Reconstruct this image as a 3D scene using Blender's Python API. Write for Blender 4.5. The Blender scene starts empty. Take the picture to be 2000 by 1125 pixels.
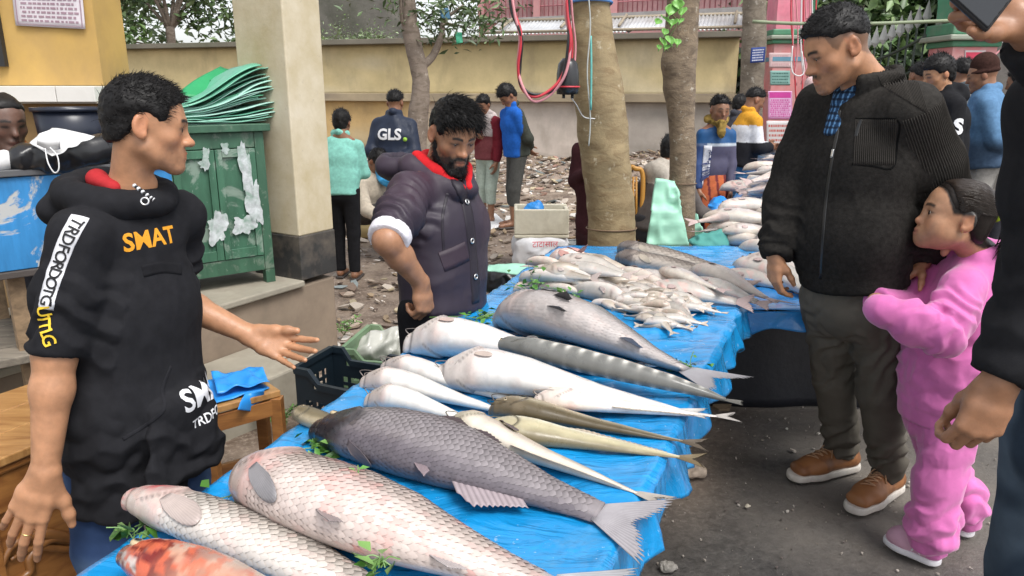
import bpy, bmesh, math, random
import numpy as np
from mathutils import Vector, Matrix
from mathutils.bvhtree import BVHTree
R = math.radians
random.seed(7)
rng = np.random.default_rng(7)
SC = bpy.context.scene
COL = SC.collection
F32 = np.float32
# camera, sky, sun, exposure
CAM_H, PITCH, FPX = 1.5, R(15.0), 1444.0
cd = bpy.data.cameras.new('camera')
cam = bpy.data.objects.new('camera', cd)
COL.objects.link(cam)
cam.location = (0, 0, CAM_H)
cam.rotation_euler = (R(90) - PITCH, 0, 0)
cd.sensor_width = 36.0
cd.lens = 36.0 * FPX / 2000.0
cd.clip_start = 0.05
cd.clip_end = 500
SC.camera = cam
SUN_EL, SUN_AZ = R(58), R(142)      # azimuth clockwise from +Y
w = bpy.data.worlds.new('World')
SC.world = w
w.use_nodes = True
nt = w.node_tree
bg = nt.nodes['Background']
sky = nt.nodes.new('ShaderNodeTexSky')
sky.sky_type = 'NISHITA'
sky.sun_disc = False
sky.sun_elevation = SUN_EL
sky.sun_rotation = SUN_AZ
sky.dust_density = 2.5
sky.air_density = 1.0
hs = nt.nodes.new('ShaderNodeHueSaturation')
hs.inputs['Saturation'].default_value = 0.22
nt.links.new(sky.outputs[0], hs.inputs['Color'])
nt.links.new(hs.outputs[0], bg.inputs['Color'])
bg.inputs['Strength'].default_value = 0.15
sd = bpy.data.lights.new('sun', 'SUN')
sd.energy = 1.5
sd.angle = R(25)
sd.color = (1.0, 0.97, 0.92)
sun = bpy.data.objects.new('sun', sd)
COL.objects.link(sun)
sv = Vector((math.sin(SUN_AZ) * math.cos(SUN_EL), math.cos(SUN_AZ) * math.cos(SUN_EL), math.sin(SUN_EL)))
sun.rotation_euler = sv.to_track_quat('Z', 'Y').to_euler()
sun.location = (0, 0, 8)
SC.view_settings.view_transform = 'Standard'
SC.view_settings.look = 'None'
SC.view_settings.gamma = 1.0
SC.view_settings.exposure = 0.85
SC.view_settings.use_curve_mapping = False
# photo measurements -> points in the place
CP, SP = math.cos(PITCH), math.sin(PITCH)
def ray(u, v):
 x = (u - 1000) / FPX; y = (562.5 - v) / FPX
 return np.array((x, CP + y * SP, -SP + y * CP))
def at(u, v, Y):
 d = ray(u, v)
 return np.array((0, 0, CAM_H)) + d * (Y / d[1])
def on(u, v, z=0.0):
 d = ray(u, v)
 return np.array((0, 0, CAM_H)) + d * ((z - CAM_H) / d[2])
def vec(*a): return np.array(a, float)
def nrm(a):
 a = np.asarray(a, float)
 return a / (np.linalg.norm(a) + 1e-12)
# noise
_T = np.random.default_rng(3).random((32, 32, 32)).astype(F32) * 2 - 1
def vnoise(P, seed=0):
 P = np.asarray(P, F32) + F32(seed * 7.31)
 i = np.floor(P).astype(np.int32); f = (P - i).astype(F32)
 f = f * f * (3 - 2 * f)
 a = i & 31; b = (i + 1) & 31
 x0, y0, z0 = a[:, 0], a[:, 1], a[:, 2]; x1, y1, z1 = b[:, 0], b[:, 1], b[:, 2]
 fx, fy, fz = f[:, 0], f[:, 1], f[:, 2]
 c00 = _T[x0, y0, z0] * (1 - fx) + _T[x1, y0, z0] * fx
 c10 = _T[x0, y1, z0] * (1 - fx) + _T[x1, y1, z0] * fx
 c01 = _T[x0, y0, z1] * (1 - fx) + _T[x1, y0, z1] * fx
 c11 = _T[x0, y1, z1] * (1 - fx) + _T[x1, y1, z1] * fx
 c0 = c00 * (1 - fy) + c10 * fy
 c1 = c01 * (1 - fy) + c11 * fy
 return c0 * (1 - fz) + c1 * fz
def fbm(P, seed=0, octv=3):
 P = np.asarray(P, F32); o = 0; a = 1.0
 for k in range(octv):
  o = o + a * vnoise(P * (2 ** k), seed + k * 3); a *= 0.5
 return o
def sstep(a, b, x):
 t = np.clip((x - a) / (b - a), 0, 1)
 return t * t * (3 - 2 * t)
def lerp(a, b, t): return a + (b - a) * t
def mixc(c, col, w):
 w = np.clip(w, 0, 1)[:, None]
 return c * (1 - w) + np.array(col)[None, :3] * w
# objects
def tag(o, label=None, cat=None, group=None, kind=None):
 if label: o['label'] = label
 if cat: o['category'] = cat
 if group: o['group'] = group
 if kind: o['kind'] = kind
 return o
def worg(o):
 p = np.zeros(3)
 while o is not None:
  p = p + np.array(o.location); o = o.parent
 return p
def thing(name, label, cat, loc=(0, 0, 0), group=None, rotz=0):
 o = bpy.data.objects.new(name, None)
 COL.objects.link(o)
 o.empty_display_size = 0.1
 o.location = loc
 o.rotation_euler = (0, 0, rotz)
 return tag(o, label, cat, group)
def mobj(name, V, Fc, mat, parent=None, cols=None, smooth=True, loc=None, local=False):
 V = np.asarray(V, float)
 me = bpy.data.meshes.new(name)
 o = bpy.data.objects.new(name, me)
 COL.objects.link(o)
 if parent is not None:
  o.parent = parent
 if loc is not None: o.location = loc
 if not local:
  V = V - worg(o)[None, :]
 if isinstance(Fc, np.ndarray):
  nf, k = Fc.shape
  me.vertices.add(len(V)); me.vertices.foreach_set('co', V.astype(F32).ravel())
  me.loops.add(nf * k); me.loops.foreach_set('vertex_index', Fc.astype(np.int32).ravel())
  me.polygons.add(nf)
  me.polygons.foreach_set('loop_start', np.arange(0, nf * k, k, dtype=np.int32))
  me.update(calc_edges=True)
 else:
  me.from_pydata([tuple(v) for v in V], [], [tuple(int(i) for i in f) for f in Fc])
  me.update()
 if smooth:
  me.polygons.foreach_set('use_smooth', np.ones(len(me.polygons), bool))
 if cols is not None:
  cols = np.asarray(cols, F32)
  if cols.ndim == 1: cols = np.tile(cols[None, :3], (len(V), 1))
  c4 = np.ones((len(V), 4), F32); c4[:, :3] = cols[:, :3]
  at_ = me.color_attributes.new('Col', 'FLOAT_COLOR', 'POINT')
  at_.data.foreach_set('color', c4.ravel())
 if mat is not None: me.materials.append(mat)
 return o
def bevel(o, wd=0.004, seg=2):
 m = o.modifiers.new('bevel', 'BEVEL'); m.width = wd; m.segments = seg; m.limit_method = 'ANGLE'; m.angle_limit = R(40)
 return o
def copy_tree(o, parent=None):
 c = o.copy(); COL.objects.link(c)
 if parent is not None: c.parent = parent
 for ch in list(o.children): copy_tree(ch, c)
 return c
class MB:
 """collects simple solids into one mesh"""
 def __init__(s): s.V = []; s.F = []; s.C = []; s.n = 0
 def add(s, V, Fc, col=None):
  V = np.asarray(V, float)
  s.V.append(V); s.F += [tuple(int(i) + s.n for i in f) for f in Fc]; s.n += len(V)
  c = np.ones((len(V), 3)) if col is None else (np.tile(np.array(col, float)[None, :3], (len(V), 1)) if np.ndim(col) == 1 else np.asarray(col))
  s.C.append(c)
  return s
 def box(s, lo, hi, M=None, col=None):
  a, b = np.array(lo, float), np.array(hi, float)
  V = np.array([[(a, b)[i & 1][0], (a, b)[(i >> 1) & 1][1], (a, b)[(i >> 2) & 1][2]] for i in range(8)])
  if M is not None: V = V @ np.array(M[0]).T + np.array(M[1])
  return s.add(V, [(0, 2, 3, 1), (4, 5, 7, 6), (0, 1, 5, 4), (2, 6, 7, 3), (0, 4, 6, 2), (1, 3, 7, 5)], col)
 def quadbox(s, Q, t, col=None):
  """a slab: quad Q (4 points, counter-clockwise seen from outside) thickened by vector t"""
  Q = np.array(Q, float); V = np.vstack([Q, Q + np.array(t)[None, :]])
  return s.add(V, [(0, 1, 2, 3), (7, 6, 5, 4), (0, 4, 5, 1), (1, 5, 6, 2), (2, 6, 7, 3), (3, 7, 4, 0)], col)
 def tube(s, pts, rad, n=8, col=None, flat=1.0, up=None):
  V, Fc = tube(pts, rad, n, flat, up)
  return s.add(V, Fc, col)
 def build(s, name, mat, parent=None, smooth=False, cols=False):
  return mobj(name, np.vstack(s.V), s.F, mat, parent, np.vstack(s.C) if cols else None, smooth)
def tube(pts, rad, n=8, flat=1.0, up=None):
 pts = np.asarray(pts, float); m = len(pts)
 rad = np.full(m, rad, float) if np.isscalar(rad) else np.asarray(rad, float)
 T = np.gradient(pts, axis=0); T /= np.linalg.norm(T, axis=1)[:, None] + 1e-12
 u = np.array((0.31, 0.17, 0.93)) if up is None else np.array(up, float)
 if abs(np.dot(u / np.linalg.norm(u), T[0])) > 0.95: u = np.array((1.0, 0.1, 0.0))
 a = u - T[0] * np.dot(u, T[0]); a /= np.linalg.norm(a)
 V = []; ang = np.arange(n) / n * 2 * np.pi
 for i in range(m):
  a = a - T[i] * np.dot(a, T[i]); a /= np.linalg.norm(a) + 1e-12
  b = np.cross(T[i], a)
  V.append(pts[i] + rad[i] * (np.cos(ang)[:, None] * a * flat + np.sin(ang)[:, None] * b))
 V = np.vstack(V); Fc = []
 for i in range(m - 1):
  for j in range(n):
   Fc.append((i * n + j, i * n + (j + 1) % n, (i + 1) * n + (j + 1) % n, (i + 1) * n + j))
 Fc.append(tuple(range(n - 1, -1, -1))); Fc.append(tuple((m - 1) * n + j for j in range(n)))
 return V, Fc
def smooth_line(pts, k=8):
 """Catmull-Rom through pts"""
 p = np.asarray(pts, float); p = np.vstack([2 * p[0] - p[1], p, 2 * p[-1] - p[-2]]); out = []
 for i in range(1, len(p) - 2):
  for t in np.arange(k) / k:
   out.append(0.5 * ((2 * p[i]) + (-p[i - 1] + p[i + 1]) * t + (2 * p[i - 1] - 5 * p[i] + 4 * p[i + 1] - p[i + 2]) * t * t + (-p[i - 1] + 3 * p[i] - 3 * p[i + 1] + p[i + 2]) * t ** 3))
 out.append(p[-2])
 return np.array(out)
def sheet_solid(G, th, closed=False):
 """grid G (a,b,3) -> thin solid sheet with thickness th below the surface normal"""
 a, b, _ = G.shape
 du = np.gradient(G, axis=0); dv = np.gradient(G, axis=1)
 N = np.cross(du, dv); N /= np.linalg.norm(N, axis=2)[:, :, None] + 1e-12
 T = G.reshape(-1, 3); B = (G - N * th).reshape(-1, 3)
 idx = np.arange(a * b).reshape(a, b); n = a * b
 q = np.stack([idx[:-1, :-1], idx[1:, :-1], idx[1:, 1:], idx[:-1, 1:]], -1).reshape(-1, 4)
 qs = [q, q[:, ::-1] + n]
 def rim(e):
  return np.stack([e[1:], e[:-1], e[:-1] + n, e[1:] + n], -1)
 qs += [rim(idx[:, 0]), rim(idx[::-1, -1]), rim(idx[0, ::-1]), rim(idx[-1, :])]
 return np.vstack([T, B]), np.vstack(qs)
# signed-distance modelling
class Sdf:
 def __init__(s): s.ops = []
 def _p(s, op, fn, lo, hi, k): s.ops.append((op, fn, np.array(lo, float), np.array(hi, float), k)); return s
 def cone(s, a, b, ra, rb, k=0.02, op='+', cap=(0, 0)):
  a = np.array(a, float); b = np.array(b, float); d = b - a; L = np.linalg.norm(d) + 1e-9; d = d / L
  m = max(ra, rb)
  def fn(X, Y, Z):
   x, y, z = X - a[0], Y - a[1], Z - a[2]
   tt = x * d[0] + y * d[1] + z * d[2]
   t = np.clip(tt, 0, L)
   r = np.sqrt((x - t * d[0]) ** 2 + (y - t * d[1]) ** 2 + (z - t * d[2]) ** 2) - (ra + (rb - ra) * (t / L))
   if cap[0]: r = np.maximum(r, -tt)
   if cap[1]: r = np.maximum(r, tt - L)
   return r
  return s._p(op, fn, np.minimum(a, b) - m, np.maximum(a, b) + m, k)
 def chain(s, pts, rs, k=0.02, op='+', cap=(0, 0)):
  n = len(pts)
  for i in range(n - 1):
   s.cone(pts[i], pts[i + 1], rs[i], rs[i + 1], k, op, (cap[0] if i == 0 else 0, cap[1] if i == n - 2 else 0))
  return s
 def ell(s, c, r, k=0.02, op='+', ax=None):
  c = np.array(c, float); r = np.array(r, float) if not np.isscalar(r) else np.full(3, r)
  A = np.eye(3) if ax is None else np.array(ax, float)     # rows = local axes
  mr = r.min(); ext = np.abs(A.T) @ r
  def fn(X, Y, Z):
   x, y, z = X - c[0], Y - c[1], Z - c[2]
   p = (A[0, 0] * x + A[0, 1] * y + A[0, 2] * z) / r[0]
   q = (A[1, 0] * x + A[1, 1] * y + A[1, 2] * z) / r[1]
   w_ = (A[2, 0] * x + A[2, 1] * y + A[2, 2] * z) / r[2]
   k0 = np.sqrt(p * p + q * q + w_ * w_)
   k1 = np.sqrt((p / r[0]) ** 2 + (q / r[1]) ** 2 + (w_ / r[2]) ** 2)
   return k0 * (k0 - 1) / (k1 + 1e-6)
  return s._p(op, fn, c - ext, c + ext, k)
 def elcone(s, a, b, wa, wb, side, k=0.03, op='+', cap=(0, 0), pw=2.0):
  """elliptic cone: wa=(half width along side, half depth) at a, wb at b"""
  a = np.array(a, float); b = np.array(b, float); d = b - a; L = np.linalg.norm(d); d = d / L
  sd_ = np.array(side, float); sd_ = sd_ - d * np.dot(sd_, d); sd_ /= np.linalg.norm(sd_); fr = np.cross(d, sd_)
  m = max(max(wa), max(wb))
  def fn(X, Y, Z):
   x, y, z = X - a[0], Y - a[1], Z - a[2]
   tt = x * d[0] + y * d[1] + z * d[2]; t = np.clip(tt, 0, L); q = t / L
   e = tt - t
   wx = wa[0] + (wb[0] - wa[0]) * q; wy = wa[1] + (wb[1] - wa[1]) * q
   p1 = np.abs(x * sd_[0] + y * sd_[1] + z * sd_[2]) / wx; p2 = np.abs(x * fr[0] + y * fr[1] + z * fr[2]) / wy
   mn = np.minimum(wx, wy); p3 = np.abs(e) / mn
   if pw == 2.0:
    k0 = np.sqrt(p1 * p1 + p2 * p2 + p3 * p3)
    k1 = np.sqrt((p1 / wx) ** 2 + (p2 / wy) ** 2 + (p3 / mn) ** 2) + 1e-6
    r = k0 * (k0 - 1) / k1
   else:
    k0 = (p1 ** pw + p2 ** pw + p3 ** pw) ** (1 / pw)
    r = (k0 - 1) * mn
   if cap[0]: r = np.maximum(r, -tt)
   if cap[1]: r = np.maximum(r, tt - L)
   return r
  return s._p(op, fn, np.minimum(a, b) - m, np.maximum(a, b) + m, k)
 def half(s, p, n, k=0.005, lo=None, hi=None):
  """cut away the side n points to (optionally only inside lo..hi)"""
  p = np.array(p, float); n = nrm(n)
  def fn(X, Y, Z): return (X - p[0]) * n[0] + (Y - p[1]) * n[1] + (Z - p[2]) * n[2]
  s.ops.append(('c', fn, lo, hi, k)); return s
 def cut(s, fn, k=0.004):
  s.ops.append(('c', fn, None, None, k)); return s
 def box(s, c, h, rad=0.01, k=0.01, op='+', ax=None):
  c = np.array(c, float); h = np.array(h, float); A = np.eye(3) if ax is None else np.array(ax, float)
  ext = np.abs(A.T) @ h
  def fn(X, Y, Z):
   x, y, z = X - c[0], Y - c[1], Z - c[2]
   q = [np.abs(A[i, 0] * x + A[i, 1] * y + A[i, 2] * z) - h[i] + rad for i in range(3)]
   return np.sqrt(np.maximum(q[0], 0) ** 2 + np.maximum(q[1], 0) ** 2 + np.maximum(q[2], 0) ** 2) + np.minimum(np.maximum(np.maximum(q[0], q[1]), q[2]), 0) - rad
  return s._p(op, fn, c - ext, c + ext, k)
 def mesh(s, h, smooth=1):
  adds = [o for o in s.ops if o[0] == '+']
  lo = np.min([o[2] for o in adds], 0) - 3 * h; hi = np.max([o[3] for o in adds], 0) + 3 * h
  n = np.ceil((hi - lo) / h).astype(int) + 1
  Fd = np.full(n, 0.3, F32)
  ax = [(lo[i] + np.arange(n[i]) * h).astype(F32) for i in range(3)]
  for op, fn, l, u, k in s.ops:
   if l is None: i0 = np.zeros(3, int); i1 = n
   else:
    pad = k + 4 * h
    i0 = np.clip(np.floor((l - pad - lo) / h).astype(int), 0, n); i1 = np.clip(np.ceil((u + pad - lo) / h).astype(int) + 1, 0, n)
    if np.any(i1 <= i0): continue
   sl = tuple(slice(i0[i], i1[i]) for i in range(3))
   X = ax[0][sl[0]][:, None, None]; Y = ax[1][sl[1]][None, :, None]; Z = ax[2][sl[2]][None, None, :]
   b = np.broadcast_to(fn(X, Y, Z), Fd[sl].shape).astype(F32); a = Fd[sl]
   if op == '+':
    hh = np.maximum(k - np.abs(a - b), 0) / max(k, 1e-6)
    Fd[sl] = np.minimum(a, b) - hh * hh * (k * 0.25)
   else:
    if op == '-': b = -b
    hh = np.maximum(k - np.abs(a - b), 0) / max(k, 1e-6)
    Fd[sl] = np.maximum(a, b) + hh * hh * (k * 0.25)
  V, Q = surface_nets(Fd, lo, h)
  for _ in range(smooth): V = laplace(V, Q, 0.5)
  return V, Q
def surface_nets(Fd, lo, h):
 for i in range(3):      # closed at the border
  sl = [slice(None)] * 3; sl[i] = 0; Fd[tuple(sl)] = np.maximum(Fd[tuple(sl)], 1e-3); sl[i] = -1; Fd[tuple(sl)] = np.maximum(Fd[tuple(sl)], 1e-3)
 S = Fd < 0
 c = S[:-1, :-1, :-1].astype(np.int8)
 for dx, dy, dz in ((1, 0, 0), (0, 1, 0), (1, 1, 0), (0, 0, 1), (1, 0, 1), (0, 1, 1), (1, 1, 1)):
  c = c + S[dx:S.shape[0] - 1 + dx, dy:S.shape[1] - 1 + dy, dz:S.shape[2] - 1 + dz]
 I = np.argwhere((c > 0) & (c < 8))
 ids = np.full(c.shape, -1, np.int32); ids[I[:, 0], I[:, 1], I[:, 2]] = np.arange(len(I))
 off = np.array([(0, 0, 0), (1, 0, 0), (0, 1, 0), (1, 1, 0), (0, 0, 1), (1, 0, 1), (0, 1, 1), (1, 1, 1)])
 val = np.stack([Fd[I[:, 0] + o[0], I[:, 1] + o[1], I[:, 2] + o[2]] for o in off], 1)
 P = np.zeros((len(I), 3)); W = np.zeros(len(I))
 for a, b in ((0, 1), (2, 3), (4, 5), (6, 7), (0, 2), (1, 3), (4, 6), (5, 7), (0, 4), (1, 5), (2, 6), (3, 7)):
  va, vb = val[:, a], val[:, b]; m = (va < 0) != (vb < 0)
  t = np.where(m, va / np.where(m, va - vb, 1), 0)
  P += np.where(m[:, None], off[a] + t[:, None] * (off[b] - off[a]), 0); W += m
 V = lo + (I + P / W[:, None]) * h
 qs = []
 for axn in range(3):
  o1, o2 = [(1, 2), (2, 0), (0, 1)][axn]
  sl0 = [slice(None)] * 3; sl1 = [slice(None)] * 3; sl0[axn] = slice(0, -1); sl1[axn] = slice(1, None)
  A = S[tuple(sl0)]; B = S[tuple(sl1)]
  E = np.argwhere(A != B)
  E = E[(E[:, o1] > 0) & (E[:, o2] > 0) & (E[:, o1] < S.shape[o1] - 1) & (E[:, o2] < S.shape[o2] - 1)]
  inside = A[E[:, 0], E[:, 1], E[:, 2]]
  q = []
  for d1, d2 in ((-1, -1), (0, -1), (0, 0), (-1, 0)):
   e = E.copy(); e[:, o1] += d1; e[:, o2] += d2
   q.append(ids[e[:, 0], e[:, 1], e[:, 2]])
  q = np.stack(q, 1); q[~inside] = q[~inside][:, ::-1]
  qs.append(q[(q >= 0).all(1)])
 return V, np.vstack(qs)
def laplace(V, Q, lam=0.5):
 n = len(V); acc = np.zeros((n, 3)); cnt = np.zeros(n)
 a = np.concatenate([Q[:, i] for i in range(4)] + [Q[:, (i + 1) % 4] for i in range(4)])
 b = np.concatenate([Q[:, (i + 1) % 4] for i in range(4)] + [Q[:, i] for i in range(4)])
 for i in range(3): acc[:, i] = np.bincount(a, V[b, i], n)
 cnt = np.bincount(a, minlength=n)
 return V + lam * (acc / np.maximum(cnt, 1)[:, None] - V)
def normals(V, Q):
 if Q.shape[1] == 4: N = np.cross(V[Q[:, 2]] - V[Q[:, 0]], V[Q[:, 3]] - V[Q[:, 1]])
 else: N = np.cross(V[Q[:, 1]] - V[Q[:, 0]], V[Q[:, 2]] - V[Q[:, 0]])
 out = np.zeros_like(V)
 for j in range(Q.shape[1]):
  for i in range(3): out[:, i] += np.bincount(Q[:, j], N[:, i], len(V))
 return out / (np.linalg.norm(out, axis=1)[:, None] + 1e-12)
def joinm(lst):
 Vs, Qs, n = [], [], 0
 for V, Q in lst:
  Vs.append(V); Qs.append(Q + n); n += len(V)
 return np.vstack(Vs), np.vstack(Qs)
# materials
def ramp(nt_, fac, stops):
 r = nt_.nodes.new('ShaderNodeValToRGB')
 el = r.color_ramp.elements
 while len(el) < len(stops): el.new(0.5)
 for e, (p, c) in zip(el, stops):
  e.position = p; e.color = (*c, 1) if len(c) == 3 else c
 if fac is not None: nt_.links.new(fac, r.inputs[0])
 return r.outputs['Color']
def noise_node(nt_, co, scale, detail=4, rough=0.55, dist=0.0):
 n = nt_.nodes.new('ShaderNodeTexNoise')
 n.inputs['Scale'].default_value = scale; n.inputs['Detail'].default_value = detail
 n.inputs['Roughness'].default_value = rough; n.inputs['Distortion'].default_value = dist
 nt_.links.new(co, n.inputs['Vector'])
 return n.outputs[0]
def mixn(nt_, fac, a, b, mode='MIX'):
 m = nt_.nodes.new('ShaderNodeMix'); m.data_type = 'RGBA'; m.blend_type = mode
 for sock, x in ((m.inputs[0], fac), (m.inputs[6], a), (m.inputs[7], b)):
  if hasattr(x, 'is_linked'): nt_.links.new(x, sock)
  elif isinstance(x, (int, float)): sock.default_value = x
  else: sock.default_value = (*x[:3], 1)
 return m.outputs[2]
def mathn(nt_, op, a, b=0.0, c=0.0):
 m = nt_.nodes.new('ShaderNodeMath'); m.operation = op
 for sock, x in zip(m.inputs, (a, b, c)):
  if hasattr(x, 'is_linked'): nt_.links.new(x, sock)
  else: sock.default_value = x
 return m.outputs[0]
def coords(nt_, kind='Object', scale=None, rot=None):
 t = nt_.nodes.new('ShaderNodeTexCoord'); o = t.outputs[kind]
 if scale or rot:
  mp = nt_.nodes.new('ShaderNodeMapping')
  if scale: mp.inputs['Scale'].default_value = scale
  if rot: mp.inputs['Rotation'].default_value = rot
  nt_.links.new(o, mp.inputs['Vector']); o = mp.outputs[0]
 return o
_MC = {}
def mk(name, col=(0.5, 0.5, 0.5), attr=False, rough=0.6, var=0.12, vs=6.0, bump=0.15, bs=80.0, bd=0.002, spec=0.5, sheen=0.0, sss=0.0, coat=0.0,
  metal=0.0, stretch=None, wave=None, alpha=None, trans=0.0, rvar=0.0, dirt=None, dirt_amt=0.4, dirt_s=3.0):
 if name in _MC: return _MC[name]
 m = bpy.data.materials.new(name); m.use_nodes = True
 n = m.node_tree; b = n.nodes['Principled BSDF']
 co = coords(n, 'Object', stretch)
 if attr:
  a = n.nodes.new('ShaderNodeAttribute'); a.attribute_name = 'Col'; base = a.outputs['Color']
 else: base = tuple(col)
 nz = noise_node(n, co, vs, 5, 0.6)
 v = ramp(n, nz, [(0.25, (1 - var,) * 3), (0.75, (1 + var,) * 3)])
 c = mixn(n, 1.0, base, v, 'MULTIPLY')
 if dirt is not None:
  dn = noise_node(n, coords(n, 'Object'), dirt_s, 6, 0.65, 0.3)
  f = mathn(n, 'MULTIPLY', ramp(n, dn, [(0.45, (0, 0, 0)), (0.7, (1, 1, 1))]), dirt_amt)
  c = mixn(n, f, c, dirt)
 n.links.new(c, b.inputs['Base Color'])
 if rvar:
  rr = noise_node(n, co, vs * 2.3, 4, 0.6)
  rv = n.nodes.new('ShaderNodeMapRange'); rv.inputs['To Min'].default_value = max(rough - rvar, 0.02); rv.inputs['To Max'].default_value = min(rough + rvar, 1)
  rv.inputs['From Min'].default_value = 0.3; rv.inputs['From Max'].default_value = 0.7
  n.links.new(rr, rv.inputs['Value']); n.links.new(rv.outputs[0], b.inputs['Roughness'])
 else: b.inputs['Roughness'].default_value = rough
 b.inputs['Specular IOR Level'].default_value = spec
 b.inputs['Metallic'].default_value = metal
 if sheen: b.inputs['Sheen Weight'].default_value = sheen; b.inputs['Sheen Roughness'].default_value = 0.5
 if sss:
  b.inputs['Subsurface Weight'].default_value = sss; b.inputs['Subsurface Radius'].default_value = (0.012, 0.005, 0.003); b.inputs['Subsurface Scale'].default_value = 0.6
 if coat: b.inputs['Coat Weight'].default_value = coat; b.inputs['Coat Roughness'].default_value = 0.12
 if trans: b.inputs['Transmission Weight'].default_value = trans
 if alpha is not None: b.inputs['Alpha'].default_value = alpha
 if bump:
  h = noise_node(n, co, bs, 4, 0.6)
  if wave:
   wv = n.nodes.new('ShaderNodeTexWave'); wv.wave_type = 'BANDS'; wv.bands_direction = wave[0]; wv.inputs['Scale'].default_value = wave[1]
   wv.inputs['Distortion'].default_value = wave[2]; wv.inputs['Detail'].default_value = 1
   n.links.new(coords(n, 'Object'), wv.inputs['Vector'])
   h = mathn(n, 'ADD', mathn(n, 'MULTIPLY', h, 0.3), wv.outputs['Fac'])
  bp = n.nodes.new('ShaderNodeBump'); bp.inputs['Strength'].default_value = bump; bp.inputs['Distance'].default_value = bd
  n.links.new(h, bp.inputs['Height']); n.links.new(bp.outputs[0], b.inputs['Normal'])
 _MC[name] = m
 return m
# SETTING
def stretch_axis(lo, hi, n, c, p=2.2):
 """grid lines from lo to hi, dense near c"""
 t = np.linspace(-1, 1, n)
 t = np.sign(t) * np.abs(t) ** p
 return np.where(t < 0, c + t * (c - lo), c + t * (hi - c))
def ground_mat():
 m = bpy.data.materials.new('ground'); m.use_nodes = True
 n = m.node_tree; b = n.nodes['Principled BSDF']; co = coords(n, 'Object')
 a = n.nodes.new('ShaderNodeAttribute'); a.attribute_name = 'Col'
 n1 = noise_node(n, co, 3.0, 8, 0.65); n2 = noise_node(n, co, 45.0, 5, 0.7); n3 = noise_node(n, co, 0.9, 5, 0.6, 0.4)
 n4 = noise_node(n, co, 140.0, 3, 0.7)
 asph = mixn(n, ramp(n, n2, [(0.35, (0, 0, 0)), (0.7, (1, 1, 1))]), (0.055, 0.051, 0.048), (0.125, 0.116, 0.107))
 asph = mixn(n, ramp(n, n3, [(0.42, (0, 0, 0)), (0.62, (1, 1, 1))]), asph, (0.17, 0.15, 0.128))
 asph = mixn(n, ramp(n, n4, [(0.68, (0, 0, 0)), (0.74, (1, 1, 1))]), asph, (0.24, 0.215, 0.19))
 mud = mixn(n, ramp(n, n1, [(0.35, (0, 0, 0)), (0.65, (1, 1, 1))]), (0.09, 0.06, 0.042), (0.28, 0.215, 0.165))
 mud = mixn(n, ramp(n, n2, [(0.5, (0, 0, 0)), (0.75, (1, 1, 1))]), mud, (0.38, 0.31, 0.25))
 n.links.new(mixn(n, a.outputs['Color'], asph, mud), b.inputs['Base Color'])
 rr = ramp(n, noise_node(n, co, 1.7, 5, 0.6, 0.3), [(0.36, (0.3,) * 3), (0.56, (0.75,) * 3)])
 n.links.new(rr, b.inputs['Roughness'])
 bp = n.nodes.new('ShaderNodeBump'); bp.inputs['Strength'].default_value = 0.55; bp.inputs['Distance'].default_value = 0.012
 n.links.new(mathn(n, 'ADD', n2, mathn(n, 'MULTIPLY', n1, 0.6)), bp.inputs['Height']); n.links.new(bp.outputs[0], b.inputs['Normal'])
 return m
def mud_w(X, Y):
 """1 on the bare earth behind the tables, 0 on the asphalt"""
 P = np.stack([X * 0.9, Y * 0.9, X * 0 + 1], 1)
 s = (0.62 + 0.43 * (Y - 2.2) + 0.15) - X          # left of the table row
 return sstep(-0.15, 0.35, s + 0.35 * fbm(P, 5)) * sstep(2.2, 2.9, Y + 0.3 * vnoise(P, 9))
gx = stretch_axis(-150, 150, 190, 0.3, 2.6); gy = stretch_axis(-100, 160, 230, 4.5, 2.6)
GX, GY = np.meshgrid(gx, gy, indexing='ij')
Pf = np.stack([GX.ravel(), GY.ravel(), GX.ravel() * 0], 1)
mw = mud_w(Pf[:, 0], Pf[:, 1])
Pf[:, 2] = -0.012 + 0.02 * mw * fbm(Pf * 2.2, 2) * (np.abs(Pf[:, 0]) < 12)
idx = np.arange(len(gx) * len(gy)).reshape(len(gx), len(gy))
gq = np.stack([idx[:-1, :-1], idx[1:, :-1], idx[1:, 1:], idx[:-1, 1:]], -1).reshape(-1, 4)
tag(mobj('ground', Pf, gq, ground_mat(), cols=np.repeat(mw[:, None], 3, 1)), kind='structure')
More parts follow.
